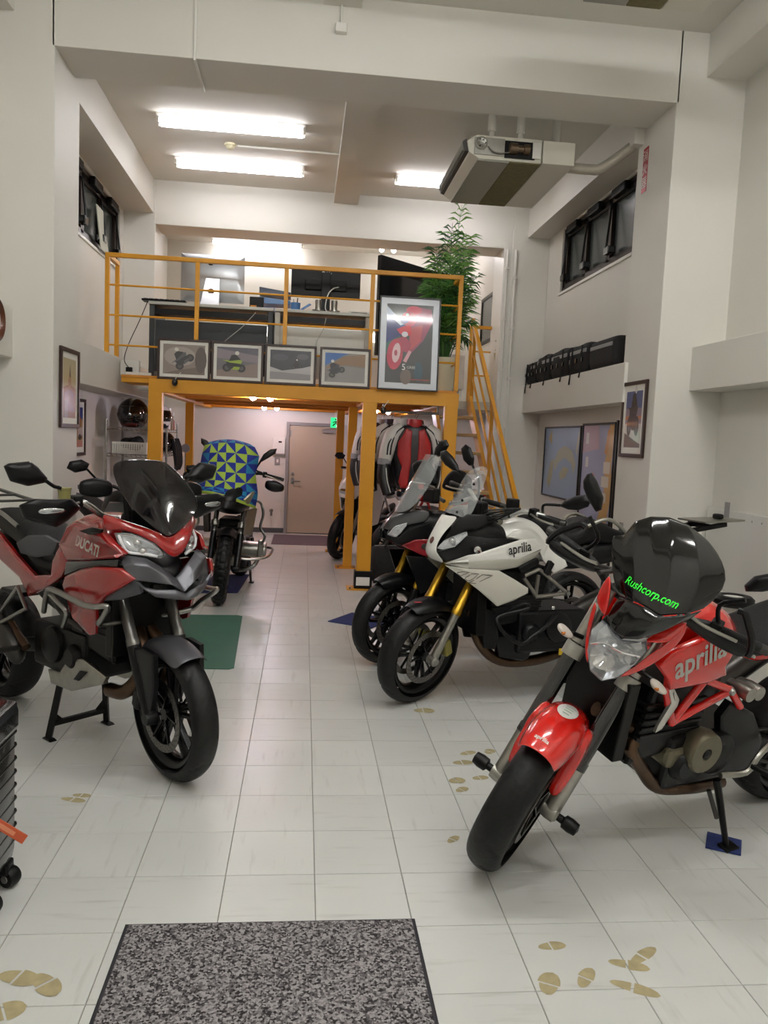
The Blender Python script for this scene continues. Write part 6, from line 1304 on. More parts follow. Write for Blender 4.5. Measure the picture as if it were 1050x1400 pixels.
R.pan('radiator_bracket', p([(915, 944, .19), (922, 942, .19), (929, 957, .19), (926, 966, .19), (905, 997, .18), (896, 1002, .18), (900, 992, .18), (918, 962, .19)]), mat('satin silver', 'c6c4bd', .3, .8), .006, .012, out=(0, 1, 0), sub=1)
for k in range(2): c_ = R.P(1012, 942 - k * 0 + 0, .15) + Vector((-.05 * k, 0, .0)); R.part('throttle_body', B().lathe([(0, .05), (.028, .05), (.03, 0), (.02, -.05)], 16, c_, (0, 1, 0)), ALU, smooth=True)
R.pan('dark_side_plate', p([(1000, 960, .16), (1030, 975, .16), (1042, 1010, .16), (1030, 1050, .16), (1000, 1055, .16), (985, 1020, .16), (985, 980, .16)]), BLKM, .012, .03, out=(0, 1, 0))
R.part('footpeg_bracket', B().tube(p([(985, 1060, .2), (1020, 1056, .22), (1035, 1036, .22), (1050, 1020, .2), (1075, 1000, .18)]), .012, 8, 3), ALU, smooth=True)
R.part('footpeg', B().bar(R.P(1028, 1046, .22), R.P(1028, 1046, .22) + Vector((-.02, .1, .0)), .03, .02), BLK, bevel=.004)
ft = R.Mi @ (atZ(993, 1157, .012) - R.L); R.sidestand(R.P(980, 1066, .2), ft)
R.part('exhaust_silencer', B().loft([[Vector((x, -.17 + .055 * math.cos(a), .45 + k * .13 + .07 * math.sin(a))) for a in [2 * math.pi * i / 16 for i in range(16)]] for k, x in enumerate((-1.05, -1.3, -1.55))]), GUN, smooth='all', sub=1)
for k, q in enumerate((((-.28, .06, .8), (-.36, .1, .95), (-.42, .12, .9)), ((-.26, -.05, .84), (-.30, -.12, .98), (-.40, -.16, 1.0)))): R.part('control_cable', B().tube([Vector(v) for v in q], .006, 6, 5), BLK, None, True, smooth=True)
R.part('instrument_cluster', B().box((-.34, -.08, 1.02), (-.29, .08, 1.09)), BLK, None, True, bevel=.01)
pts = [atZ(*q) for q in ((967, 1139), (1014, 1151), (1013, 1171), (964, 1160))]
o = ob('stand_pad', B().prism([(v.x, v.y, .0006) for v in pts], (0, 0, .008)), NAVY, bevel=.002); tag(o, 'small navy pad under the side stand of the red naked motorcycle', 'pad')
# ------------------------------------------------------------------ white tourer with gold forks
W = Bike('white touring motorcycle with gold forks and clear screen', (562, 959), -76, 0, 1.565, 26, 26)
p = W.pl; sx = W.sx
W.wheel(0, True, spokes=3); W.caliper(.085, 2.75, .13, mat('gold caliper', '8d8440', .4, .6)); W.rear(w=.09)
W.fork(.11, .30, .56, .93, .024, .029, ALU, GOLD)
fr = []
for a in (64, 76, 90, 104, 118, 132):
    t = math.radians(a); e_ = max(0, (80 - a) / 16)
    fr.append([Vector(((.325 + d_) * math.cos(t), y_ * (1 - .35 * e_), .30 + (.325 + d_) * math.sin(t))) for y_, d_ in ((0, .016), (.04, .01), (.07, -.006), (.084, -.035 + .02 * e_))])
fd = W.sheet('front_fender', fr, BLKM, .004, steer=True)
t0 = math.radians(74); W.part('fender_mark', B().poly([Vector((.347 * math.cos(t0 + d_), y_, .30 + .347 * math.sin(t0 + d_))) for d_, y_ in ((-.05, .0), (.03, .03), (.05, .025), (-.03, -.006))]), mat('red decal', 'b0282c', .4), fd, True)
W.sheet('windscreen', [p([(664, 636, 0), (667, 640, .08), (667, 648, .13)]), p([(648, 650, 0), (656, 657, .09), (661, 664, .15)]), p([(625, 675, 0), (640, 683, .1), (652, 690, .16)]), p([(604, 699, 0), (624, 706, .09), (641, 713, .15)])], CLEAR, .004)
for q in ((648, 662), (632, 684), (625, 700)): W.part('screen_bolt', B().ell(W.P(*q, .12), (.008, .008, .008), 8, 6), BLK, smooth='all')
W.sheet('nose_mask', [p([(603, 701, 0), (616, 705, .05), (632, 704, .10)]), p([(590, 728, 0), (597, 730, .04), (606, 728, .075)]), p([(583, 748, 0), (588, 750, .035), (595, 749, .062)]), p([(584, 758, 0), (591, 758, .05), (598, 757, .088)]), p([(589, 764, 0), (600, 768, .07), (610, 772, .118)])], WHTP, .006)
W.part('nose_mark', B().pillow(p([(586, 738, .03), (592, 731, .036), (594, 737, .042), (588, 746, .036)]), .004, .006, .6, (1, .4, 0)), mat('smoke lens', '5c3a34', .2), smooth='all', sub=1)
hl = p([(596, 750, .075), (606, 739, .085), (622, 731, .115), (638, 726, .15), (639, 732, .16), (622, 748, .135), (604, 752, .095)])
for sd in (1, -1):
    q = [Vector((v.x, v.y * sd, v.z)) for v in hl]; o_ = Vector((.6, .8 * sd, .1)).normalized()
    h = W.part('headlight', B().pillow([v - o_ * .014 for v in q], -.01, .02, .6, o_, dens=3), REFL, smooth='all', sub=1); W.part('lens', B().pillow(q, .01, .002, .7, o_, dens=3), LENS, h, smooth='all', sub=1)
    c_ = sum(q, Vector()) / 7; W.part('projector', B().ell(c_ - o_ * .014, (.022, .022, .022), 14, 8), CHROME, h, smooth='all')
o_ = (.4, .9, .1)
W.pan('black_cowl', p([(622, 714, .115), (638, 703, .14), (664, 704, .165), (668, 716, .172), (650, 724, .168), (638, 725, .158), (608, 738, .09)]), BLKM, .008, .02, out=o_)
W.pan('lamp_surround', p([(598, 754, .09), (622, 750, .14), (640, 733, .165), (664, 735, .18), (711, 738, .187), (680, 748, .195), (652, 757, .195), (610, 768, .125)]), BLKM, .004, .02, out=(0, 1, 0))
W.body('nose_core', [(-.09, .05, .86, .98), (-.16, .10, .84, 1.06), (-.28, .15, .78, 1.1), (-.42, .16, .74, 1.08), (-.55, .14, .74, 1.0)], BLKM)
c_ = W.P(653, 752, .2); fo = W.part('fog_lamp', B().lathe([(0, .006), (.02, .004), (.026, -.01), (.02, -.04)], 20, c_, (.5, 1, 0)), CHROME, smooth=True)
up = W.pan('upper_panel', p([(609, 770, .125), (640, 759, .19), (653, 757, .2), (680, 748, .2), (711, 738, .195), (732, 736, .18), (741, 750, .18), (709, 764, .205), (640, 768, .205)]), WHTP, .008, .02, out=(0, 1, .2))
W.decal('lettering', 'aprilia', W.P(696, 753, .215), W.P(727, 747, .2), 1, up, BLK, 1.25, .012, flat=True)
W.pan('mid_panel', p([(609, 771, .125), (640, 768, .205), (709, 764, .205), (741, 751, .18), (728, 765, .18), (709, 775, .195), (682, 780, .205), (640, 778, .2)]), GRYP, .004, .02, out=(0, 1, -.2))
lp = W.pan('lower_panel', p([(609, 773, .135), (640, 778, .2), (682, 780, .215), (703, 792, .225), (722, 804, .23), (722, 811, .23), (700, 822, .24), (680, 829, .25), (656, 808, .225), (630, 788, .18)]), mat('pale grey panel', 'bdbbaf', .3, coat=.5), .012, .012, out=(0, 1, 0))
for q in ([(626, 785), (634, 782), (641, 782), (632, 788)], [(635, 792), (644, 784), (653, 784), (641, 794)], [(640, 797), (658, 785), (671, 786), (648, 797)]):
    bpy.context.view_layer.update(); bv = BVHTree.FromObject(lp, bpy.context.evaluated_depsgraph_get()); o_ = []
    for a_, c_ in zip(q, q[1:] + q[:1]):
        for t_ in (0, .33, .66):
            v = W.P(a_[0] + (c_[0] - a_[0]) * t_, a_[1] + (c_[1] - a_[1]) * t_, .2); h_ = bv.ray_cast(v + Vector((0, .4, 0)), Vector((0, -1, 0)), 1.0); o_.append((h_[0] if h_[0] is not None else v) + Vector((0, .001, 0)))
    W.part('stripe_outline', B().tube(o_, .0018, 5, 0, True), mat('dark decal', '4a4038', .5), lp)
W.body('fuel_tank', [(-.40, .10, .88, 1.0), (-.46, .15, .84, 1.05), (-.56, .17, .82, 1.09), (-.68, .155, .82, 1.09), (-.78, .12, .82, 1.0), (-.84, .10, .82, .92)], WHTP)
W.pan('tank_side', p([(694, 734, .165), (706, 725, .16), (730, 723, .15), (749, 744, .15), (742, 764, .165), (737, 752, .175), (731, 737, .175), (711, 738, .18)]), WHTP, .012, .02, out=(0, 1, .1))
W.pan('seat_side_panel', p([(749, 744, .15), (742, 765, .165), (757, 784, .165), (776, 774, .155), (772, 764, .15), (760, 752, .15)]), WHTP, .01, .015, out=(0, 1, 0))
W.part('black_brace', B().bar(W.P(709, 780, .21), W.P(735, 766, .2), .03, .035), BLKM, bevel=.006); W.part('black_brace', B().bar(W.P(745, 785, .19), W.P(754, 768, .18), .03, .04), BLKM, bevel=.006)
W.body('seat', [(-.62, .09, 1.03, 1.12), (-.72, .135, .95, 1.11), (-.86, .15, .91, 1.02), (-.96, .15, .91, 1.04), (-1.02, .14, .93, 1.10), (-1.12, .13, .92, 1.09), (-1.28, .11, .9, 1.0), (-1.5, .1, .92, 1.0)], SEATM)
W.body('tail', [(-.8, .13, .76, .92), (-1.1, .14, .78, .95), (-1.45, .12, .86, .98), (-1.8, .07, .95, 1.02)], BLKM)
W.tubes('grab_rail', [(-1.0, .14, 1.05), (-1.08, .17, 1.09), (-1.16, .17, 1.08), (-1.3, .14, .99)], .012, ALU)
W.part('luggage_rack', B().prism([W.P(945, 713, 0) + Vector((.0, .13, 0)), W.P(1003, 711, 0) + Vector((0, .10, 0)), W.P(1003, 711, 0) + Vector((0, -.10, 0)), W.P(945, 713, 0) + Vector((0, -.13, 0))], (0, 0, .012)), mat('rack plate', '9d9c92', .35, .9), bevel=.003)
W.part('rack_bracket', B().bar((-1.45, .07, .96), (-2.08, .09, 1.06), .03, .03).bar((-1.45, -.07, .96), (-2.08, -.09, 1.06), .03, .03).bar((-1.95, -.1, 1.045), (-1.95, .1, 1.045), .03, .03), BLK, bevel=.004)
W.part('rack_latch', B().box((-2.12, -.03, 1.085), (-2.07, .03, 1.12)), BLK, bevel=.012)
for sd in (1, -1):
    for q in (((717, 787), (737, 778)), ((737, 778), (775, 811)), ((775, 811), (732, 816)), ((732, 816), (736, 786)), ((716, 790), (731, 812))):
        a_, c_ = p([q[0] + (.185,), q[1] + (.185,)]); W.part('frame_tube', B().tube([Vector((a_.x, a_.y * sd, a_.z)), Vector((c_.x, c_.y * sd, c_.z))], .012, 8), mat('silver frame', '8c8880', .35, .8), smooth=True)
    c_ = W.P(775, 811, .19); W.part('frame_bolt', B().lathe([(0, .02), (.012, .02), (.02, 0)], 12, Vector((c_.x, c_.y * sd, c_.z)), (0, sd, 0)), STEEL)
W.engine(-1.02, -.36, .30, .80, .2, BLKM)
W.pan('skid_plate', p([(678, 872, .14), (700, 868, .14), (730, 880, .13), (722, 900, .12), (714, 904, .12), (682, 898, .12)]), BLKM, .012, .05, out=(0, 1, -.2))
W.part('radiator', B().box((-.34, -.17, .42), (-.28, .17, .74)), BLK, bevel=.006)
W.pan('radiator_shroud', p([(655, 830, .16), (676, 836, .18), (682, 870, .17), (676, 888, .15), (662, 886, .14)]), BLKM, .008, .02, out=(0, 1, 0))
W.tubes('crash_bar', p([(684, 841, .2), (716, 826, .27), (722, 832, .28), (684, 842, .25), (680, 852, .27), (694, 870, .29), (713, 880, .29), (730, 868, .29), (748, 855, .27), (760, 840, .22)]), .0115, BLKM, True, 4)
W.part('bar_end_cap', B().ell(W.P(756, 831, .25), (.013, .013, .013), 10, 8), CHROME, smooth='all')
W.part('exhaust_collector', B().tube([(-.3, .05, .55), (-.36, .06, .36), (-.5, .06, .24), (-.75, .04, .22), (-1.0, .0, .26)], .032, 12, 5), PIPE, smooth=True)
W.part('exhaust_silencer', B().loft([[Vector((x, -.2 + .06 * math.cos(a), .42 + k * .1 + .08 * math.sin(a))) for a in [2 * math.pi * i / 16 for i in range(16)]] for k, x in enumerate((-1.1, -1.35, -1.65))]), GUN, smooth='all', sub=1)
W.part('warning_sticker', B().box(W.P(768, 891, .17) - Vector((.02, .001, .02)), W.P(768, 891, .17) + Vector((.02, .001, .02))), mat('yellow sticker', 'c8a81c', .4))
W.centrestand(-1.13, .34, .155)
W.bars([(-.43, .03, 1.10), (-.43, .10, 1.11), (-.46, .22, 1.18), (-.52, .41, 1.17)], .0145, mat('white bar', 'd4d4d0', .25, .7))
W.part('bar_riser', B().box((-.46, -.07, 1.03), (-.40, .07, 1.12)), ALU, None, True, bevel=.008)
ml = sx([(764, 692), (772, 684), (786, 678), (800, 676), (808, 684), (804, 693), (790, 698), (776, 697)], -.52)
W.mirror_(ml, .022, [sx([(766, 691)], -.52)[0], sx([(754, 690)], -.52)[0], sx([(743, 691)], -.52)[0], sx([(742, 702)], -.52)[0]], BLKM, True, True, (1, 0, 0))
g = W.part('phone_mount', B().box(W.P(700, 690, .12) - Vector((.03, .04, .035)), W.P(700, 690, .12) + Vector((.02, .04, .035))), BLK, bevel=.008); W.part('mount_arm', B().tube([W.P(700, 692, .12), W.P(696, 708, .12)], .01, 8), BLK, g, smooth=True)
W.part('instrument_cluster', B().box((-.36, -.09, 1.09), (-.31, .09, 1.18)), BLK, bevel=.012)
for k in range(5): W.part('control_cable', B().tube([(-.40, .05 + .02 * k, 1.07), (-.30, .12 + .01 * k, 1.05 + .02 * k), (-.38, .20, 1.10 + .012 * k), (-.47, .26, 1.16)], .005, 6, 5), BLK, smooth=True)

# ------------------------------------------------------------------ dark grey tourer behind it
G = Bike('dark grey and red touring motorcycle with gold forks behind the white one', (527, 906), -74, 0, 1.44, 24, 20)
p = G.pl
G.wheel(0, True, spokes=5); G.caliper(.085, 2.75, .13); G.rear(w=.088)
G.fork(.105, .30, .545, .9, .024, .029, BLKM, GOLD)
fr = []
for a in (62, 76, 90, 104, 118, 130):
    t = math.radians(a); e_ = max(0, (80 - a) / 18)
    fr.append([Vector(((.322 + d_) * math.cos(t), y_ * (1 - .3 * e_), .30 + (.322 + d_) * math.sin(t))) for y_, d_ in ((0, .014), (.04, .008), (.068, -.008), (.082, -.045))])
G.sheet('front_fender', fr, BLKM, .004, steer=True)
G.sheet('windscreen', [p([(584, 620, 0), (596, 620, .08), (604, 624, .13)]), p([(570, 642, 0), (584, 648, .09), (595, 652, .14)]), p([(556, 667, 0), (569, 674, .1), (579, 678, .15)]), p([(540, 703, 0), (553, 702, .09), (566, 692, .14)])], CLEAR, .004)
G.sheet('screen_inner', [p([(560, 662, 0), (572, 668, .08), (576, 672, .11)]), p([(548, 690, 0), (560, 692, .08), (568, 688, .12)]), p([(540, 704, 0), (553, 703, .09), (563, 698, .13)])], BLKM, .004)
G.sheet('upper_cowl', [p([(540, 703, 0), (556, 700, .09), (572, 697, .14), (588, 697, .18)]), p([(527, 711, 0), (541, 712, .07), (562, 708, .13), (588, 706, .185)]), p([(523, 722, 0), (529, 727, .05), (545, 720, .1), (586, 714, .185)])], DGRY, .006)
G.body('nose_core', [(.02, .05, .84, .92), (-.05, .10, .80, 1.0), (-.18, .15, .76, 1.06), (-.4, .16, .74, 1.05), (-.55, .14, .74, 1.0)], BLKM)
G.pan('nose_side', p([(524, 724, .03), (530, 731, .07), (545, 735, .11), (560, 722, .14), (587, 715, .18), (598, 728, .185), (580, 738, .17), (545, 744, .11), (527, 738, .05)]), BLKM, .006, .02, out=(.5, .8, -.1))
hl = p([(529, 731, .062), (540, 719, .09), (557, 714, .13), (556, 719, .135), (548, 729, .12), (541, 735, .10)])
for sd in (1, -1):
    q = [Vector((v.x, v.y * sd, v.z)) for v in hl]; o_ = Vector((.6, .8 * sd, .1)).normalized(); q = [v + o_ * .012 for v in q]
    h = G.part('headlight', B().pillow([v - o_ * .01 for v in q], -.006, .02, .6, o_, dens=3), REFL, smooth='all', sub=1); G.part('lens', B().pillow(q, .006, .002, .7, o_, dens=3), LENS, h, smooth='all', sub=1)
G.pan('red_side_panel', p([(549, 746, .13), (568, 738, .18), (592, 737, .2), (640, 745, .21), (620, 765, .21), (579, 760, .19)]), mat('wine red paint', '8a1620', .25, coat=.8), .012, .015, out=(0, 1, 0))
G.part('emblem', B().lathe([(0, .004), (.018, .004), (.02, 0)], 18, G.P(580, 747, .20), (0, 1, 0)), STEEL)
G.pan('lower_side_panel', p([(556, 760, .16), (579, 762, .2), (620, 767, .21), (600, 800, .2), (575, 812, .18)]), BLKM, .008, .015, out=(0, 1, 0))
G.body('fuel_tank', [(-.42, .14, .84, 1.06), (-.55, .17, .82, 1.10), (-.68, .15, .82, 1.05), (-.8, .1, .82, .92)], DGRY)
G.body('seat', [(-.74, .11, .80, .90), (-.9, .14, .79, .88), (-1.1, .14, .82, .93), (-1.5, .09, .9, .98)], SEATM)
G.body('tail', [(-.85, .11, .7, .82), (-1.2, .1, .78, .88), (-1.6, .06, .88, .95)], DGRY)
G.engine(-.95, -.34, .3, .76, .2, BLKM)
G.part('radiator', B().box((-.30, -.16, .44), (-.24, .16, .76)), BLK, bevel=.006)
G.bars([(-.40, .03, 1.10), (-.40, .10, 1.12), (-.43, .22, 1.18), (-.49, .40, 1.17)], .014, mat('alu bar', 'b5b5b0', .3, .9))
ml = G.sx([(630, 613), (636, 607), (643, 612), (648, 626), (647, 637), (641, 637), (634, 630)], -.4)
G.mirror_(ml, .02, [G.sx([(645, 634)], -.4)[0], G.sx([(650, 645)], -.4)[0], G.sx([(655, 660)], -.4)[0], Vector((-.42, .26, 1.18))], BLKM, True, True, (1, 0, 0))
gp = G.sx([(602, 668), (610, 650), (622, 640), (636, 645), (645, 658), (640, 668), (624, 674)], -.30)
for sd in (1, -1): G.part('hand_guard', B().pillow([Vector((v.x, v.y * sd, v.z)) for v in gp], .03, .02, .8, (1, .2 * sd, .1), dens=2), BLKM, None, True, smooth='all', sub=1)
G.part('instrument_cluster', B().box((-.30, -.09, 1.10), (-.25, .09, 1.2)), BLK, bevel=.012)
G.centrestand(-1.0, .34, .15)
G.part('exhaust_silencer', B().loft([[Vector((x, -.16 + .06 * math.cos(a), .34 + k * .06 + .07 * math.sin(a))) for a in [2 * math.pi * i / 16 for i in range(16)]] for k, x in enumerate((-.9, -1.15, -1.4))]), GUN, smooth='all', sub=1)
# ------------------------------------------------------------------ adventure bike under a towel
M = Bike('black adventure motorcycle with knobbly tyre and silver crash bars under a towel', (298, 826), -2, 3, 1.5, 26, 6, .33, .065)
M.wheel(0, True, tread='knob', rimr=.245, wire=True, rimm=GUN, dr=.15); M.caliper(.09, 2.7, .13, ALU, .33); M.rear(.33, .085, tread='knob', rimr=.24, wire=True, rimm=GUN)
M.fork(.118, .33, .62, .92, .028, .022, BLKM, STEEL)
for sd in (-1, 1): M.part('fork_bracket', B().lathe([(.022, 0), (.036, 0), (.036, .05), (.022, .05)], 16, Vector((0, sd * .118, .33)) + M.ax * (.34 / math.cos(M.c)), M.ax), ALU, None, True, smooth=True)
fr = []
for a in (60, 78, 96, 114, 130):
    t = math.radians(a); fr.append([Vector(((.35 + d_) * math.cos(t), y_, .33 + (.35 + d_) * math.sin(t))) for y_, d_ in ((0, .014), (.04, .008), (.075, -.01), (.088, -.03))])
M.sheet('front_fender', fr, BLKM, .004, steer=True)
M.sheet('beak', [[Vector((.12, 0, .86)), Vector((.10, .03, .855)), Vector((.06, .06, .85))], [Vector((.0, 0, .94)), Vector((-.02, .06, .93)), Vector((-.05, .10, .9))], [Vector((-.14, 0, 1.0)), Vector((-.15, .08, .99)), Vector((-.16, .14, .95))]], BLKM, .006)
M.body('nose_core', [(.02, .05, .86, .95), (-.08, .12, .82, 1.06), (-.2, .17, .78, 1.12), (-.4, .18, .76, 1.1), (-.55, .15, .76, 1.0)], BLKM)
M.sheet('windscreen', [[Vector((-.36, 0, 1.36)), Vector((-.37, .07, 1.355)), Vector((-.40, .13, 1.32))], [Vector((-.26, 0, 1.22)), Vector((-.28, .1, 1.22)), Vector((-.34, .17, 1.2))], [Vector((-.16, 0, 1.06)), Vector((-.2, .1, 1.06)), Vector((-.26, .16, 1.06))]], CLEAR, .004)
M.pan('side_panel', [Vector(q) for q in ((-.05, .15, .94), (-.12, .2, 1.0), (-.32, .22, 1.03), (-.42, .21, .94), (-.25, .21, .86), (-.12, .17, .88))], mat('champagne paint', 'a39c84', .3, .5, coat=.6), .012, .02, out=(.2, 1, 0))
M.body('fuel_tank', [(-.36, .14, .84, 1.05), (-.5, .18, .82, 1.1), (-.66, .16, .82, 1.04), (-.76, .11, .82, .94)], BLKM)
M.body('seat', [(-.72, .12, .82, .92), (-.9, .15, .82, .9), (-1.15, .14, .86, .97), (-1.5, .1, .94, 1.02)], SEATM); M.body('tail', [(-.8, .12, .72, .84), (-1.2, .11, .8, .9), (-1.6, .07, .92, .98)], BLKM)
M.engine(-.9, -.32, .32, .72, .16, ENG)
for sd in (-1, 1):
    cy = M.part('boxer_cylinder', B().loft([[Vector((-.42 + .085 * math.cos(a), sd * y_, .45 + .075 * math.sin(a))) for a in [2 * math.pi * i / 14 for i in range(14)]] for y_ in (.12, .2, .3, .34)]), ALU, smooth=True, bevel=.006)
    M.part('cylinder_guard', B().box((-.34, sd * .29 - .02, .40), (-.30, sd * .29 + .03, .56)), ALU, cy, bevel=.01)
    M.part('radiator_shroud', B().hexa([(-.10, sd * .15, .62), (-.22, sd * .22, .6), (-.24, sd * .2, .6), (-.12, sd * .14, .62), (-.08, sd * .17, .84), (-.22, sd * .25, .86), (-.24, sd * .22, .86), (-.12, sd * .15, .84)]), ALU if sd > 0 else BLKM, bevel=.01)
    M.part('crash_bar', B().tube([(-.32, sd * .2, .92), (-.26, sd * .27, .90), (-.25, sd * .30, .80), (-.28, sd * .28, .68), (-.27, sd * .33, .60), (-.30, sd * .30, .52)], .012, 8, 4), STEEL, smooth=True)
    M.part('lower_crash_bar', B().tube([(-.14, sd * .05, .42), (-.12, sd * .2, .40), (-.2, sd * .36, .42), (-.38, sd * .40, .46), (-.55, sd * .36, .46), (-.62, sd * .2, .44)], .0125, 8, 5), STEEL, smooth=True)
    M.part('header_pipe', B().tube([(-.38, sd * .28, .38), (-.3, sd * .24, .31), (-.34, sd * .12, .26), (-.6, sd * .06, .24)], .02, 10, 5), STEEL, smooth=True)
    M.part('hand_guard', B().pillow([Vector((-.3, sd * y_, z_)) for y_, z_ in ((.28, 1.12), (.36, 1.14), (.46, 1.1), (.46, 1.04), (.36, 1.02), (.28, 1.05))], .03, .03, .7, (1, .2 * sd, 0), dens=2), BLKM, None, True, smooth='all', sub=1)
M.bars([(-.42, .03, 1.12), (-.42, .1, 1.13), (-.44, .22, 1.17), (-.5, .42, 1.14)], .015, BLK)
ml = M.sx([(352, 635), (360, 621), (370, 614), (379, 613), (377, 620), (366, 627)], -.42)
M.mirror_(ml, .02, [M.sx([(357, 630)], -.42)[0], M.sx([(350, 642)], -.42)[0], Vector((-.44, .24, 1.18))], BLKM, True, True, (1, 0, 0))
M.sidestand((-.75, .16, .32), M.Mi @ (atZ(343, 796, .01) - M.L))
t = thing('beach_towel', 'blue and lime triangle patterned towel draped over a motorcycle', 'towel', M.L); t.rotation_euler = M.M.to_euler()
tw = [[(283, 645), (300, 646), (320, 646), (345, 650)], [(283, 606), (300, 602), (321, 602), (342, 608)], [(277, 620), (298, 619), (322, 620), (354, 624)], [(273, 645), (296, 645), (322, 647), (349, 648)], [(269, 666), (293, 666), (321, 671), (352, 674)], [(270, 671), (290, 672), (324, 682), (349, 692)]]
twx = [(-.50,) * 4, (-.40, -.38, -.38, -.40), (-.36, -.25, -.24, -.36), (-.30, -.15, -.14, -.28), (-.24, -.07, -.06, -.22), (-.22, -.04, -.03, -.2)]
rows = [crom([M.PX(q[0], q[1], x) for q, x in zip(r_, xr)], 2) for r_, xr in zip(tw, twx)]
cols = [crom([r_[k] for r_ in rows], 2) for k in range(len(rows[0]))]       # cols[k][row]
tm = [mat('towel navy', '1c2c8c', .9), mat('towel lime', 'a9c44a', .9), mat('towel teal', '1f7fae', .9)]
b = B(); nr = len(cols[0])
for i in range(nr - 1):
    for k in range(len(cols) - 1):
        q = [cols[k][i], cols[k + 1][i], cols[k + 1][i + 1], cols[k][i + 1]]; lite = 2 if (i < 3 or i >= nr - 3 or (k in (0, len(cols) - 2) and i % 3)) else 1
        A_, B_ = 0, lite
        a0, b0 = i % 2, k % 2
        tri = {(0, 0): (((0, 1, 2), B_), ((0, 2, 3), A_)), (0, 1): (((0, 1, 3), A_), ((1, 2, 3), B_)), (1, 1): (((0, 1, 2), A_), ((0, 2, 3), B_)), (1, 0): (((1, 2, 3), A_), ((0, 1, 3), B_))}[(a0, b0)]
        for tr, cc_ in tri: b.cur = cc_; b.add([q[e] for e in tr], [(0, 1, 2)])
    if i == nr - 2:
        b.cur = 1
        for k in range(len(cols) - 1): b.add([cols[k][-1], cols[k + 1][-1], cols[k + 1][-1] + Vector((.004, 0, -.025)), cols[k][-1] + Vector((.004, 0, -.025))], [(0, 1, 2, 3)])
ob('cloth', b, tm, t, smooth='all', weld=.0005, solid=.006, off=1)

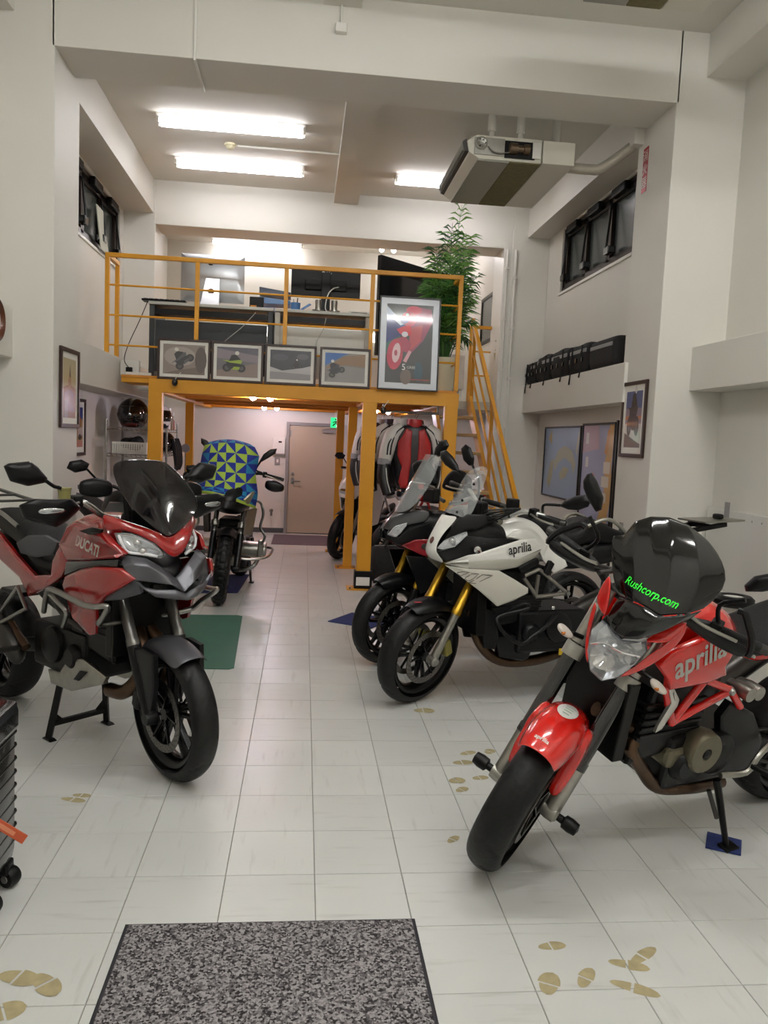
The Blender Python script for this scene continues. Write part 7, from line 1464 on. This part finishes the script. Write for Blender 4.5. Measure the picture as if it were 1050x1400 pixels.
# ------------------------------------------------------------------ simpler machines farther back
def machine(label, world, phi, lean, steer, bodym, cowlm, tankm, screen=None, mirrors=True, wheelm=RIMK, full=True, forkm=ALU):
    K = Bike(label, None, phi, lean, 1.42, 24.5, steer, world=world)
    K.wheel(0, True, rimm=wheelm); K.caliper(.085, 2.7, .13); K.rear(w=.088, rimm=wheelm); K.fork(.105, .30, .5, .88, .029, .024, forkm, forkm)
    fr = [[Vector(((.322 + d_) * math.cos(math.radians(a)), y_, .30 + (.322 + d_) * math.sin(math.radians(a)))) for y_, d_ in ((0, .014), (.04, .008), (.07, -.01), (.08, -.04))] for a in (58, 75, 92, 110, 128)]
    K.sheet('front_fender', fr, BLKM, .004, steer=True)
    if full:
        K.sheet('upper_cowl', [[Vector((.06, 0, .78)), Vector((.04, .06, .77)), Vector((-.03, .13, .76))], [Vector((.07, 0, .90)), Vector((.05, .09, .9)), Vector((-.05, .17, .88))], [Vector((-.02, 0, 1.02)), Vector((-.05, .1, 1.01)), Vector((-.14, .18, .98))], [Vector((-.16, 0, 1.12)), Vector((-.18, .09, 1.11)), Vector((-.24, .16, 1.07))]], cowlm, .006)
        K.pan('side_fairing', [Vector(q) for q in ((-.03, .15, .88), (-.12, .18, .98), (-.42, .21, .96), (-.55, .21, .8), (-.5, .2, .45), (-.3, .19, .42), (-.15, .17, .62))], cowlm, .02, .012, out=(0, 1, 0))
        K.body('nose_core', [(.0, .05, .8, .9), (-.1, .11, .78, 1.0), (-.3, .14, .76, 1.02), (-.45, .13, .76, .98)], BLKM)
    else:
        h = K.part('headlight', B().ell((-.12, 0, .92), (.09, .095, .095), 20, 12), BLKM, None, True, smooth='all'); K.part('lens', B().lathe([(0, .015), (.06, .01), (.082, -.01)], 24, (-.05, 0, .92), (1, 0, 0)), REFL, h, True, smooth=True)
    K.part('headlight', B().ell((.045 if full else -.1, 0, .86), (.04, .09, .035), 16, 8), REFL, smooth='all') if full else None
    if screen: K.sheet('windscreen', [[Vector((-.34, 0, 1.30)), Vector((-.35, .08, 1.29)), Vector((-.38, .14, 1.26))], [Vector((-.24, 0, 1.2)), Vector((-.26, .1, 1.19)), Vector((-.3, .165, 1.16))], [Vector((-.14, 0, 1.08)), Vector((-.17, .09, 1.07)), Vector((-.23, .15, 1.04))]], screen, .004)
    K.body('fuel_tank', [(-.38, .12, .82, .98), (-.48, .165, .8, 1.06), (-.6, .17, .79, 1.06), (-.72, .14, .79, .98), (-.8, .1, .79, .88)], tankm)
    K.body('seat', [(-.76, .1, .79, .86), (-.92, .13, .78, .85), (-1.08, .12, .82, .9), (-1.35, .09, .9, .98)], SEATM); K.body('tail', [(-.9, .1, .7, .8), (-1.2, .1, .8, .9), (-1.6, .06, .92, .98)], bodym)
    K.engine(-.92, -.34, .29, .74, .19)
    for sd in (-1, 1):
        for a, c_ in (((-.36, .9), (-.5, .62)), ((-.5, .62), (-.62, .82)), ((-.62, .82), (-.8, .6))): K.part('frame_tube', B().tube([(a[0], sd * .16, a[1]), (c_[0], sd * .165, c_[1])], .015, 8), bodym, smooth=True)
    K.part('radiator', B().box((-.29, -.15, .46), (-.24, .15, .76)), BLK, bevel=.006)
    K.bars([(-.38, .03, 1.03), (-.38, .1, 1.04), (-.41, .22, 1.09), (-.48, .39, 1.07)], .013, BLK)
    if mirrors: K.mirror_([Vector((-.42, y_, z_)) for y_, z_ in ((.36, 1.24), (.42, 1.27), (.50, 1.25), (.52, 1.2), (.46, 1.17), (.38, 1.19))], .02, [Vector((-.42, .38, 1.2)), Vector((-.42, .32, 1.14)), Vector((-.43, .27, 1.09))], BLKM, True, True, (1, 0, 0))
    K.part('exhaust_silencer', B().loft([[Vector((x, -.17 + .05 * math.cos(a), .4 + k * .1 + .06 * math.sin(a))) for a in [2 * math.pi * i / 14 for i in range(14)]] for k, x in enumerate((-1.0, -1.25, -1.5))]), GUN, smooth='all', sub=1)
    zf = -K.L.z; K.sidestand((-.7, .15, .33), Vector((-.78, .34, .01)))
    return K
q = atZ(462, 764)
K1 = machine('white faired sport motorcycle behind the yellow posts', (q.x + .01, q.y), -38, 6, 8, WHTP, WHTP, WHTP)
K2 = machine('red naked motorcycle standing deep behind the front post', (0.98, 8.95), -58, 6, 10, REDA, REDA, REDA, None, True, RIMK, False)
K3 = machine('dark motorcycle with clear screen behind the red tourer', (-1.02, 5.62), 38, 5, -8, BLKM, DGRY, BLKM, CLEAR)
for sd in (-1, 1): K3.part('hand_guard', B().pillow([Vector((-.32, sd * y_, z_)) for y_, z_ in ((.22, 1.12), (.34, 1.15), (.46, 1.12), (.46, 1.02), (.34, 1.0), (.22, 1.02))], .03, .03, .7, (1, .2 * sd, 0), dens=2), BLKM, None, True, smooth='all', sub=1)
